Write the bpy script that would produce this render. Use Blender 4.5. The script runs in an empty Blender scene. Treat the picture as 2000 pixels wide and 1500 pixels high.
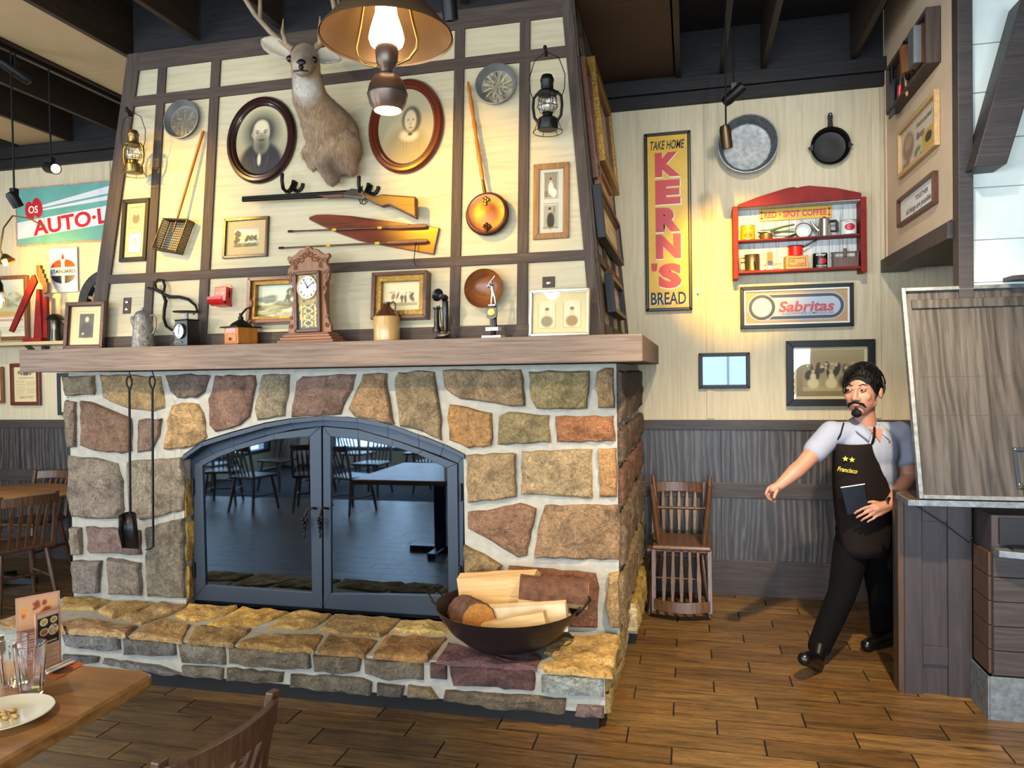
import bpy, bmesh, math, random
import numpy as np
from mathutils import Vector, Matrix, noise
random.seed(7)
sc = bpy.context.scene; COL = sc.collection
V = Vector
# ---------------------------------------------------------------- camera
FPX = 1450.0; CAM = V((0, 0, 1.70))
def _rot(yaw, pitch, roll):
    cy, sy = math.cos(yaw), math.sin(yaw); cp, sp = math.cos(pitch), math.sin(pitch); cr, sr = math.cos(roll), math.sin(roll)
    return Matrix(((cr, -sr, 0), (sr, cr, 0), (0, 0, 1))) @ Matrix(((1, 0, 0), (0, cp, sp), (0, -sp, cp))) @ Matrix(((cy, sy, 0), (0, 0, -1), (-sy, cy, 0)))
RC = _rot(math.radians(13.48), math.radians(-.89), math.radians(-.86)); RT = RC.transposed()
cd = bpy.data.cameras.new('camera'); cam = bpy.data.objects.new('camera', cd); COL.objects.link(cam)
cd.sensor_width = 36; cd.sensor_fit = 'HORIZONTAL'; cd.lens = 36 * FPX / 2000; cd.clip_start = .05
_m = Matrix((RC[0], -RC[1], -RC[2])).transposed().to_4x4(); _m.translation = CAM; cam.matrix_world = _m
sc.camera = cam
# ---------------------------------------------------------------- exposure, world, lights
sc.view_settings.view_transform = 'Standard'; sc.view_settings.look = 'None'; sc.view_settings.gamma = 1
sc.view_settings.use_curve_mapping = False; sc.view_settings.exposure = 0.72
w = bpy.data.worlds.new('world'); sc.world = w; w.use_nodes = True
bg = w.node_tree.nodes['Background']; bg.inputs[0].default_value = (.62, .78, 1, 1); bg.inputs[1].default_value = 1.6
def light(name, kind, loc, target, energy, color, size=.1, size_y=None, spot=60, blend=.5):
    l = bpy.data.lights.new(name, kind); l.energy = energy; l.color = color
    if kind == 'AREA':
        l.size = size
        if size_y: l.shape = 'RECTANGLE'; l.size_y = size_y
    else: l.shadow_soft_size = size
    if kind == 'SPOT': l.spot_size = math.radians(spot); l.spot_blend = blend
    o = bpy.data.objects.new(name, l); COL.objects.link(o); o.location = loc
    d = V(target) - V(loc); o.rotation_euler = d.to_track_quat('-Z', 'Y').to_euler(); return o
DAY = (.70, .86, 1.0); WARM = (1.0, .79, .50); WARM2 = (1.0, .56, .02)
# daylight entering the dining-room windows behind the photographer
for i, x in enumerate((-5.4, -2.6, .2, 3.0)):
    light('window_light', 'AREA', (x, -4.75, 1.65), (x, 4, 1.45), 175, DAY, 2.3, 2.6)
for y in (-2.7, 1.0): light('window_light', 'AREA', (-7.85, y, 1.65), (0, y, 1.6), 120, DAY, 3.0, 2.6)
# track heads over the dining room (ceiling height, out of the frame), with an added wall fill
for X, Y, tx, e in ((-4.9, .3, -3.4, 330), (-3.9, .1, -2.2, 330), (-2.6, .1, -.85, 330)): light('track_spot', 'SPOT', (X, Y, 3.75), (tx, 4.0, .95), e, WARM, .03, spot=29, blend=.5)
light('track_spot', 'SPOT', (-5.2, .4, 3.75), (-2.2, 4.1, 2.35), 150, WARM, .03, spot=44, blend=.6)
light('track_spot', 'SPOT', (.5, 2.6, 3.8), (.5, 5.8, 2.0), 150, (1, .9, .74), .06, spot=74, blend=1)  # added wide fill to brighten the back wall, no known fixture
light('track_spot', 'SPOT', (-5.6, 2.6, 3.8), (-5.8, 5.8, 2.2), 110, (1, .88, .7), .06, spot=70, blend=1)
light('track_spot', 'SPOT', (-4.3, 1.9, 3.75), (-3.22, 4.15, 2.8), 380, WARM2, .02, spot=26, blend=1)
light('track_spot', 'SPOT', (-2.4, 1.9, 3.75), (-1.25, 4.15, 2.75), 340, WARM2, .02, spot=26, blend=1)
light('track_spot', 'SPOT', (.1, 2.6, 3.75), (.33, 5.8, 2.45), 1000, WARM2, .02, spot=20, blend=1)
light('track_spot', 'SPOT', (.9, 2.0, 3.75), (.6, 4.6, 0), 620, WARM, .05, spot=62, blend=.8)
# ---------------------------------------------------------------- pixel -> ray, planes
def ray(x, y): return RT @ V(((x - 1000) / FPX, (y - 750) / FPX, 1))
def onX(x, y, X): d = ray(x, y); return CAM + d * ((X - CAM.x) / d.x)
def onY(x, y, Y): d = ray(x, y); return CAM + d * ((Y - CAM.y) / d.y)
def onZ(x, y, Z): d = ray(x, y); return CAM + d * ((Z - CAM.z) / d.z)
def proj(p): c = RC @ (V(p) - CAM); return (FPX * c.x / c.z + 1000, FPX * c.y / c.z + 750, c.z)
class Fr:                                   # a wall plane: local x right, y into the wall, z up
    def __init__(s, o, ax=(1, 0, 0), ay=(0, 1, 0), az=(0, 0, 1)):
        s.M = Matrix((V(ax).normalized(), V(ay).normalized(), V(az).normalized())).transposed().to_4x4(); s.M.translation = V(o)
        s.I = s.M.inverted(); s.I3 = s.I.to_3x3()
    def at(s, x, y, off=0.0):
        o = s.I @ CAM; d = s.I3 @ ray(x, y); t = (-off - o.y) / d.y; return o + d * t
    def rect(s, q, off=0.0):                # four corner pixels -> centre u, w and size
        P = [s.at(*p, off) for p in q]
        u0 = (P[0].x + P[3].x) / 2; u1 = (P[1].x + P[2].x) / 2; w1 = (P[0].z + P[1].z) / 2; w0 = (P[2].z + P[3].z) / 2
        return (u0 + u1) / 2, (w0 + w1) / 2, abs(u1 - u0), abs(w1 - w0)
YB = 5.80; YS = 4.02; ZM = 1.885; SL = .115
FCH = Fr((0, 4.05, ZM), (1, 0, 0), (0, 1, -SL), (0, SL, 1))
FCS = Fr((-.465, 4.05, ZM), (0, 1, 0), (-1, 0, -.09), (-.09, 0, 1))
FBK = Fr((0, YB, 0)); FST = Fr((0, YS, 0))
FRT = Fr((1.37, 0, 0), (0, -1, 0), (1, 0, 0), (0, 0, 1))
# ---------------------------------------------------------------- colours and materials
def lin(h):
    if not isinstance(h, str): return tuple(h)
    h = h.lstrip('#'); r = [int(h[i:i + 2], 16) / 255 for i in (0, 2, 4)]
    return tuple(c / 12.92 if c <= .04045 else ((c + .055) / 1.055) ** 2.4 for c in r)
def _new(name):
    m = bpy.data.materials.new(name); m.use_nodes = True; nt = m.node_tree; return m, nt, nt.nodes['Principled BSDF']
def _mapped(nt, scale, coord='Object', rnd=True):
    tc = nt.nodes.new('ShaderNodeTexCoord'); mp = nt.nodes.new('ShaderNodeMapping'); mp.inputs['Scale'].default_value = scale
    nt.links.new(tc.outputs[coord], mp.inputs['Vector'])
    if rnd:
        oi = nt.nodes.new('ShaderNodeObjectInfo'); mu = nt.nodes.new('ShaderNodeMath'); mu.operation = 'MULTIPLY'; mu.inputs[1].default_value = 37.0
        nt.links.new(oi.outputs['Random'], mu.inputs[0]); nt.links.new(mu.outputs[0], mp.inputs['Location'])
    return mp.outputs['Vector']
def _ramp(nt, fac, stops):
    r = nt.nodes.new('ShaderNodeValToRGB'); e = r.color_ramp.elements
    while len(e) < len(stops): e.new(.5)
    for k, (p, c) in zip(e, stops): k.position = p; k.color = (*lin(c), 1)
    nt.links.new(fac, r.inputs[0]); return r.outputs[0]
def _bump(nt, b, h, strength, dist=.01):
    n = nt.nodes.new('ShaderNodeBump'); n.inputs['Strength'].default_value = strength; n.inputs['Distance'].default_value = dist
    nt.links.new(h, n.inputs['Height']); nt.links.new(n.outputs[0], b.inputs['Normal'])
def _noise(nt, vec, scale, detail=5, rough=.6, dist=0):
    n = nt.nodes.new('ShaderNodeTexNoise'); n.inputs['Scale'].default_value = scale; n.inputs['Detail'].default_value = detail
    n.inputs['Roughness'].default_value = rough; n.inputs['Distortion'].default_value = dist
    nt.links.new(vec, n.inputs['Vector']); return n.outputs['Fac']
def mat(name, col, rough=.5, metal=0.0, var=0.0, vs=8, bump=0.0, bs=60, spec=.5, emit=None, es=1.0, coat=0, sheen=0):
    m, nt, b = _new(name); c = lin(col); b.inputs['Base Color'].default_value = (*c, 1); b.inputs['Roughness'].default_value = rough
    b.inputs['Metallic'].default_value = metal; b.inputs['Specular IOR Level'].default_value = spec; b.inputs['Coat Weight'].default_value = coat
    if sheen: b.inputs['Sheen Weight'].default_value = sheen
    if emit: b.inputs['Emission Color'].default_value = (*lin(emit), 1); b.inputs['Emission Strength'].default_value = es
    if var or bump:
        vec = _mapped(nt, (1, 1, 1))
        if var:
            lo = tuple(x * (1 - var) for x in c); hi = tuple(min(1, x * (1 + var)) for x in c)
            nt.links.new(_ramp(nt, _noise(nt, vec, vs), [(.3, lo), (.7, hi)]), b.inputs['Base Color'])
        if bump: _bump(nt, b, _noise(nt, vec, bs, 4), bump, .01)
    return m
def wood(name, cols, axis='x', scale=3.0, stretch=14.0, rough=.5, bump=.15, spec=.4, wave=0.0, coat=0, dist=.8):
    m, nt, b = _new(name); s = [stretch] * 3; s['xyz'.index(axis)] = 1.0
    vec = _mapped(nt, s); f = _noise(nt, vec, scale, 7, .62, dist)
    if wave:
        sv = [1.0] * 3; sv['xyz'.index(axis)] = .16
        vw = _mapped(nt, sv); wv = nt.nodes.new('ShaderNodeTexWave'); wv.wave_type = 'BANDS'; wv.bands_direction = 'X' if axis == 'z' else 'Z'
        wv.inputs['Scale'].default_value = 7.0; wv.inputs['Distortion'].default_value = 14.0; wv.inputs['Detail'].default_value = 3; wv.inputs['Detail Scale'].default_value = .9
        nt.links.new(vw, wv.inputs['Vector']); mx = nt.nodes.new('ShaderNodeMix'); mx.inputs[0].default_value = wave
        nt.links.new(f, mx.inputs[2]); nt.links.new(wv.outputs['Fac'], mx.inputs[3]); f = mx.outputs[0]
    n = len(cols); nt.links.new(_ramp(nt, f, [(.25 + .5 * i / (n - 1), c) for i, c in enumerate(cols)]), b.inputs['Base Color'])
    b.inputs['Roughness'].default_value = rough; b.inputs['Specular IOR Level'].default_value = spec; b.inputs['Coat Weight'].default_value = coat
    if bump: _bump(nt, b, f, bump, .006)
    return m
def tinted(name, rough=.85, amount=.35, scale=9, bump=.6, bs=22, axis=None, spec=.35, pits=True, fine=1.0):
    """colour comes from the object's own colour (one per stone / plank), broken up by noise"""
    m, nt, b = _new(name); oi = nt.nodes.new('ShaderNodeObjectInfo')
    sc_ = [1, 1, 1]
    if axis: sc_ = [10, 10, 10]; sc_['xyz'.index(axis)] = 1
    vec = _mapped(nt, sc_); f = _noise(nt, vec, scale, 8, .65, .6)
    r = _ramp(nt, f, [(.22, (1 - amount * 1.5,) * 3), (.5, (1, 1, 1)), (.8, (1 + amount,) * 3)])
    mx = nt.nodes.new('ShaderNodeMix'); mx.data_type = 'RGBA'; mx.blend_type = 'MULTIPLY'; mx.inputs[0].default_value = 1
    nt.links.new(oi.outputs['Color'], mx.inputs[6]); nt.links.new(r, mx.inputs[7])
    f2 = _noise(nt, vec, scale * 7, 5, .7, .8); r2 = _ramp(nt, f2, [(.3, (.5, .48, .46)), (.5, (1, 1, 1)), (.72, (1.45, 1.42, 1.36))]); m2 = nt.nodes.new('ShaderNodeMix'); m2.data_type = 'RGBA'; m2.blend_type = 'MULTIPLY'; m2.inputs[0].default_value = fine
    nt.links.new(mx.outputs[2], m2.inputs[6]); nt.links.new(r2, m2.inputs[7]); last = m2.outputs[2]
    if pits:
        f3 = _noise(nt, vec, 5, 4, .6, 2.2); r3 = _ramp(nt, f3, [(.455, (1, 1, 1)), (.48, (1.5, 1.48, 1.42)), (.5, (.62, .6, .57)), (.54, (1, 1, 1))]); m3 = nt.nodes.new('ShaderNodeMix'); m3.data_type = 'RGBA'; m3.blend_type = 'MULTIPLY'; m3.inputs[0].default_value = .75
        nt.links.new(last, m3.inputs[6]); nt.links.new(r3, m3.inputs[7]); last = m3.outputs[2]
    nt.links.new(last, b.inputs['Base Color'])
    b.inputs['Roughness'].default_value = rough; b.inputs['Specular IOR Level'].default_value = spec
    if bump: _bump(nt, b, _noise(nt, vec, bs, 8, .7, .4) if pits else f, bump, .02)
    return m
def glass(name, tint=(1, 1, 1), refl=.08, rough=.02, gl=(1, 1, 1)):
    m = bpy.data.materials.new(name); m.use_nodes = True; nt = m.node_tree; nt.nodes.clear()
    out = nt.nodes.new('ShaderNodeOutputMaterial'); t = nt.nodes.new('ShaderNodeBsdfTransparent'); t.inputs[0].default_value = (*tint, 1)
    g = nt.nodes.new('ShaderNodeBsdfGlossy'); g.inputs['Roughness'].default_value = rough; g.inputs[0].default_value = (*gl, 1)
    lw = nt.nodes.new('ShaderNodeLayerWeight'); lw.inputs[0].default_value = .25
    mr = nt.nodes.new('ShaderNodeMapRange'); mr.inputs[3].default_value = refl; mr.inputs[4].default_value = min(1, refl + .6); nt.links.new(lw.outputs['Fresnel'], mr.inputs[0])
    mx = nt.nodes.new('ShaderNodeMixShader'); nt.links.new(mr.outputs[0], mx.inputs[0]); nt.links.new(t.outputs[0], mx.inputs[1]); nt.links.new(g.outputs[0], mx.inputs[2])
    nt.links.new(mx.outputs[0], out.inputs[0]); return m
def vcol(name, rough=.45):
    m, nt, b = _new(name); a = nt.nodes.new('ShaderNodeVertexColor'); a.layer_name = 'Col'; nt.links.new(a.outputs[0], b.inputs['Base Color'])
    b.inputs['Roughness'].default_value = rough; return m
M = dict(
 cream=wood('cream_plywood', ['#ad9f82', '#bbad8e', '#c3b597'], 'x', 2.6, 9, .75, .4, .2, wave=.12),
 creamv=wood('cream_plywood_upright', ['#b8aa8d', '#c6b89b', '#cec1a5'], 'z', 2.6, 9, .75, .4, .2, wave=.12),
 tan=mat('tan_wallboard', '#cbb293', .8, var=.08, vs=3), white=mat('white_board', '#d6dbd2', .6, var=.05, vs=4, bump=.1, bs=20),
 trim=wood('brown_stained_trim', ['#3a2f28', '#4a3d35', '#5a4b41'], 'z', 3, 14, .7, .35, .3),
 trimh=wood('brown_stained_trim_level', ['#3a2f28', '#4a3d35', '#5a4b41'], 'x', 3, 14, .7, .35, .3),
 dark=wood('dark_stained_trim', ['#141212', '#1e1b1b', '#272323'], 'x', 3, 14, .6, .3, .3),
 wains=wood('wainscot_plywood', ['#1f1b1a', '#332e2d', '#565051'], 'z', 2.5, 9, .42, .25, .5, wave=.3),
 wainst=wood('wainscot_trim', ['#2b2523', '#3b3330', '#4a403c'], 'x', 3, 14, .5, .3, .4),
 mantel=wood('weathered_mantel_timber', ['#5a4b40', '#76655a', '#88766a'], 'x', 2.6, 22, .75, .6, .2),
 deck=mat('ceiling_deck_paint', '#090706', .8), joist=wood('stained_joist', ['#22180f', '#2f2216', '#3c2c1d'], 'y', 3, 12, .6, .2),
 mortar=mat('pale_mortar', '#9a968b', .95, var=.12, vs=20, bump=.5, bs=50), stone=tinted('rough_sandstone', .85, .5, 9, 1.0, 20),
 plank=tinted('wood_look_floor_tile', .36, .75, 3.0, .2, 10, 'x', .5, False), grout=mat('dark_grout', '#0f0b09', .9),
 black=mat('black_iron', '#0c0c0d', .45, .3, spec=.5), blackp=mat('black_paint', '#0b0b0c', .35), fire=mat('powder_coated_steel', '#333b46', .45, .55),
 iron=mat('dark_forged_iron', '#1b1918', .5, .7), steel=mat('galvanised_steel', '#7c8082', .5, .7, var=.35, vs=30), tin=mat('dull_tin', '#7f8080', .55, .7, var=.15, vs=10),
 alu=mat('polished_aluminium', '#c8cac8', .22, .95), silver=mat('silver_plate', '#b9b6ad', .25, .95), brass=mat('aged_brass', '#9a7a44', .33, .9, var=.2, vs=20),
 copper=mat('worn_copper', '#8a5a40', .42, .85, var=.25, vs=12), copperd=mat('dark_copper', '#4a2a1c', .35, .9), gold=mat('gilt', '#94702e', .4, .6, var=.25, vs=40, bump=.4, bs=60),
 oak=wood('golden_oak', ['#5c371f', '#784a2b', '#8d5c38'], 'z', 4, 14, .42, .2, .5), oakh=wood('golden_oak_level', ['#5c371f', '#784a2b', '#8d5c38'], 'x', 4, 14, .42, .2, .5),
 maple=wood('honey_varnish', ['#8a5220', '#a76628', '#b97630'], 'z', 4, 14, .3, .05, .5), walnut=wood('walnut', ['#3a1f14', '#54301f', '#6b4029'], 'x', 4, 14, .35, .15, .5),
 mahog=mat('dark_mahogany', '#2a1512', .25, coat=.3), mahogr=mat('red_mahogany', '#5a2414', .28, coat=.3),
 chair=wood('chair_walnut', ['#3a2618', '#553825', '#6e4b33'], 'z', 5, 12, .36, .1, .5), table=wood('table_oak', ['#7a5227', '#966735', '#ac7b45'], 'x', 2.4, 12, .36, .08, .5, wave=.25),
 board=wood('barn_board', ['#171514', '#302b28', '#494340', '#544d48'], 'z', 1.8, 16, .5, .5, .4, wave=.15), cab=wood('cabinet_stain', ['#2b2324', '#352c2d', '#403636'], 'z', 3, 10, .5, .1, .4),
 cabw=wood('cabinet_stain_warm', ['#3a281c', '#463122', '#52392a'], 'z', 3, 10, .5, .1, .4),
 red=mat('worn_red_paint', '#7a1714', .6, var=.3, vs=9, bump=.2, bs=30, spec=.25), redm=mat('red_enamel', '#b81a1a', .25), whitee=mat('white_enamel', '#d5dcd6', .25),
 white_paint=wood('flaking_white_boards', ['#8e8a80', '#c2c6c4', '#cfd4d3'], 'z', 3, 16, .7, .4, .2), cream_s=mat('cream_stoneware', '#b08a52', .3, coat=.3, var=.1), brown_s=mat('brown_stoneware', '#4a2c16', .25, coat=.4),
 bowlw=wood('turned_wood', ['#5c3214', '#7a451d', '#905627'], 'x', 3, 6, .35, .05, .5), speck=mat('speckled_enamel', '#77726a', .3, var=.7, vs=60), skin=mat('skin', '#a67560', .5, var=.06, vs=6), lips=mat('lips', '#99564c', .5),
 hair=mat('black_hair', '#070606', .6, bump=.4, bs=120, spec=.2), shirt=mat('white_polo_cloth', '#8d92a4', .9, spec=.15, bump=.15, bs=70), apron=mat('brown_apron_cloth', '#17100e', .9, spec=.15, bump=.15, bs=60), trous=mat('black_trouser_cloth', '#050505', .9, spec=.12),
 shoe=mat('black_leather', '#0a0a0b', .28), navy=mat('navy_cover', '#050913', .5, spec=.25), fur=mat('tan_hide', '#a5835e', .9, var=.25, vs=14, bump=.7, bs=90), furd=mat('brown_hide', '#5b4330', .9, var=.25, vs=14, bump=.7, bs=90), furw=mat('white_hide', '#a89c8a', .9, var=.1, vs=14, bump=.6, bs=90),
 antler=mat('antler', '#7f6b53', .55, var=.3, vs=10, bump=.3, bs=30), ink=mat('black_ink', '#14161a', .6), inkr=mat('red_ink', '#b3162a', .45), yel=mat('yellow_enamel', '#c99c12', .4, var=.12, vs=7), inkw=mat('white_ink', '#e2ded2', .5),
 paper=mat('aged_paper', '#d3bf95', .7), whitep=mat('white_paper', '#dcd8cf', .7), clear=glass('clear_glass', (.97, .98, .98), .07), pane=glass('picture_glass', (.96, .97, .97), .035), smoke=glass('smoked_door_glass', (.22, .31, .42), .17, .02, (.62, .82, 1.0)),
 log=wood('split_log_wood', ['#a9875a', '#bf9c6c', '#ccac7e'], 'x', 3, 10, .8, .3, .2), bark=mat('log_bark', '#5a3a28', .95, var=.45, vs=25, bump=1, bs=45), endg=mat('log_end_grain', '#a9702f', .9, var=.3, vs=60),
 art=vcol('printed_picture'), artm=vcol('printed_tin', .35), ceilp=mat('cream_ceiling_board', '#b59a72', .7, var=.06, vs=3), ceilb=mat('brown_ceiling_board', '#3a2410', .7, var=.1, vs=3), rubber=mat('old_rubber', '#2b2d2e', .8, var=.3, vs=16),
 orange=mat('orange_paper', '#c8601c', .6), wireb=mat('bare_wire', '#54442c', .4, .8), green=mat('green_paint', '#2f4a34', .4), glow=mat('lit_frosted_bulb', '#fff4dc', .4, emit='#ffe6b0', es=9), glow2=mat('lit_bulb', '#fff4dc', .4, emit='#ffd88a', es=6),
 shade=mat('bronze_lamp_shade', '#7a5c40', .38, .55), fontm=mat('bronze_lamp_font', '#5b4a40', .35, .7), pink=mat('pale_rose_paint', '#d8b3a2', .6))
# ---------------------------------------------------------------- mesh builder
class B:
    def __init__(s): s.v = []; s.f = []
    def add(s, vs, fs):
        n = len(s.v); s.v += [tuple(p) for p in vs]; s.f += [tuple(i + n for i in f) for f in fs]; return s
    def box(s, x0, x1, y0, y1, z0, z1, m=None):
        p = [V((x, y, z)) for z in (z0, z1) for y in (y0, y1) for x in (x0, x1)]
        if m is not None: p = [m @ q for q in p]
        return s.add(p, [(0, 2, 3, 1), (4, 5, 7, 6), (0, 1, 5, 4), (2, 6, 7, 3), (0, 4, 6, 2), (1, 3, 7, 5)])
    def cb(s, c, d, m=None):
        c = V(c); T = Matrix.Translation(c) @ (m.to_4x4() if m is not None else Matrix.Identity(4))
        return s.box(-d[0] / 2, d[0] / 2, -d[1] / 2, d[1] / 2, -d[2] / 2, d[2] / 2, T)
    def prism(s, poly, y0, y1):             # outline in x,z; extruded along y
        n = len(poly); a = sum(poly[i][0] * poly[(i + 1) % n][1] - poly[(i + 1) % n][0] * poly[i][1] for i in range(n))
        if a < 0: poly = poly[::-1]
        if y0 > y1: y0, y1 = y1, y0
        return s.add([(p[0], y0, p[1]) for p in poly] + [(p[0], y1, p[1]) for p in poly],
            [tuple(range(n)), tuple(range(2 * n - 1, n - 1, -1))] + [(i, i + n, (i + 1) % n + n, (i + 1) % n) for i in range(n)])
    def loft(s, rings, closed=True, caps=True):
        k = len(rings[0]); vs = [p for r in rings for p in r]; fs = []
        for i in range(len(rings) - 1):
            for j in range(k if closed else k - 1):
                a = i * k + j; b = i * k + (j + 1) % k; fs.append((a, b, b + k, a + k))
        if caps: fs += [tuple(range(k - 1, -1, -1)), tuple(range((len(rings) - 1) * k, len(rings) * k))]
        return s.add(vs, fs)
    def tube(s, pts, r, n=8, caps=True, flat=1.0):
        pts = [V(p) for p in pts]; rs = r if isinstance(r, (list, tuple)) else [r] * len(pts); rings = []; up = None
        for i, p in enumerate(pts):
            d = (pts[min(i + 1, len(pts) - 1)] - pts[max(i - 1, 0)]).normalized()
            if up is None: up = V((0, 0, 1)) if abs(d.z) < .9 else V((0, 1, 0))
            x = d.cross(up).normalized(); y = x.cross(d).normalized(); up = y
            rings.append([p + (x * math.cos(2 * math.pi * k / n) + y * flat * math.sin(2 * math.pi * k / n)) * rs[i] for k in range(n)])
        return s.loft(rings, True, caps)
    def cyl(s, p0, p1, r0, r1=None, n=14): return s.tube([p0, p1], [r0, r0 if r1 is None else r1], n)
    def lathe(s, prof, n=24, T=None, caps=True):
        T = T or Matrix.Identity(4)
        return s.loft([[T @ V((r * math.cos(2 * math.pi * k / n), r * math.sin(2 * math.pi * k / n), z)) for k in range(n)] for r, z in prof], True, caps)
    def ell(s, c, r, n=14, m=8, R=None):
        c = V(c); r = r if isinstance(r, (tuple, list)) else (r, r, r); rings = []
        for i in range(m + 1):
            a = -math.pi / 2 + math.pi * i / m; a = max(-1.52, min(1.52, a)); ring = []
            for k in range(n):
                t = 2 * math.pi * k / n; q = V((r[0] * math.cos(a) * math.cos(t), r[1] * math.cos(a) * math.sin(t), r[2] * math.sin(a)))
                ring.append(c + (R @ q if R else q))
            rings.append(ring)
        return s.loft(rings)
    def cap(s, p0, r0, p1, r1, n=16):       # tapered capsule
        s.tube([p0, p1], [r0, r1], n); s.ell(p0, r0, n, 8); s.ell(p1, r1, n, 8); return s
    def frame(s, w, h, b, y0, y1, bh=None): # rectangular picture frame, outer w x h, centred
        bh = b if bh is None else bh; W, H = w / 2, h / 2
        o = [(-W, -H), (W, -H), (W, H), (-W, H)]; i = [(-W + b, -H + bh), (W - b, -H + bh), (W - b, H - bh), (-W + b, H - bh)]
        for k in range(4):
            a, c, e, g = o[k], o[(k + 1) % 4], i[(k + 1) % 4], i[k]; s.prism([a, c, e, g], y0, y1)
        return s
    def build(s, name, m, parent=None, smooth=None, bevel=0, seg=2, remesh=0, smoothit=0, sub=0, color=None):
        me = bpy.data.meshes.new(name); me.from_pydata(s.v, [], s.f); me.validate()
        if m is not None: me.materials.append(m)
        o = bpy.data.objects.new(name, me); COL.objects.link(o)
        if parent is not None: o.parent = parent
        if smooth is not None:
            me.polygons.foreach_set('use_smooth', [True] * len(me.polygons)); me.set_sharp_from_angle(angle=math.radians(smooth))
        if bevel: d = o.modifiers.new('bevel', 'BEVEL'); d.width = bevel; d.segments = seg; d.limit_method = 'ANGLE'; d.angle_limit = math.radians(40)
        if remesh: d = o.modifiers.new('remesh', 'REMESH'); d.mode = 'VOXEL'; d.voxel_size = remesh; d.use_smooth_shade = True
        if smoothit: d = o.modifiers.new('smooth', 'SMOOTH'); d.iterations = smoothit; d.factor = .5
        if sub: d = o.modifiers.new('sub', 'SUBSURF'); d.levels = sub; d.render_levels = sub
        if color is not None: o.color = (*lin(color), 1)
        return o
def tag(o, label=None, cat=None, group=None, kind=None):
    for k, x in (('label', label), ('category', cat), ('group', group), ('kind', kind)):
        if x: o[k] = x
    return o
def thing(name, label, cat, M4=None, group=None):
    o = bpy.data.objects.new(name, None); o.empty_display_size = .05; COL.objects.link(o)
    if M4 is not None: o.matrix_world = M4
    return tag(o, label, cat, group)
T = Matrix.Translation
def onfr(fr, u, w, off=0): return fr.M @ T(V((u, -off, w)))
def Rx(d): return Matrix.Rotation(math.radians(d), 4, 'X')
def Ry(d): return Matrix.Rotation(math.radians(d), 4, 'Y')
def Rz(d): return Matrix.Rotation(math.radians(d), 4, 'Z')
def copy_tree(o, M4=None, parent=None):
    c = o.copy(); COL.objects.link(c); c.parent = parent
    if M4 is not None: c.matrix_world = M4
    for ch in list(o.children): copy_tree(ch, None, c)
    return c
# ---------------------------------------------------------------- lettering and prints
def text(s, m, parent, x, y, z, wd, h, ex=.002, bold=0.0, shear=0.0, R=None, name='lettering'):
    cu = bpy.data.curves.new(name, 'FONT'); cu.body = s; cu.size = 1; cu.offset = bold; cu.shear = shear; cu.resolution_u = 3
    t = bpy.data.objects.new(name, cu); COL.objects.link(t); bpy.context.view_layer.update()
    me = bpy.data.meshes.new_from_object(t.evaluated_get(bpy.context.evaluated_depsgraph_get())); bpy.data.objects.remove(t); bpy.data.curves.remove(cu)
    n = len(me.vertices); a = np.empty(n * 3); me.vertices.foreach_get('co', a); a = a.reshape(-1, 3)
    lo, hi = a.min(0), a.max(0); sx = wd / max(hi[0] - lo[0], 1e-6); sy = h / max(hi[1] - lo[1], 1e-6); c = (lo + hi) / 2
    vs = [V(((q[0] - c[0]) * sx, -ex, (q[1] - c[1]) * sy)) for q in a]; fs = [tuple(p.vertices) for p in me.polygons]
    bpy.data.meshes.remove(me)
    b = B(); Tm = T(V((x, y, z))) @ (R or Matrix.Identity(4))
    b.add([Tm @ q for q in vs], fs)
    return b.build(name, m, parent)
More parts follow.
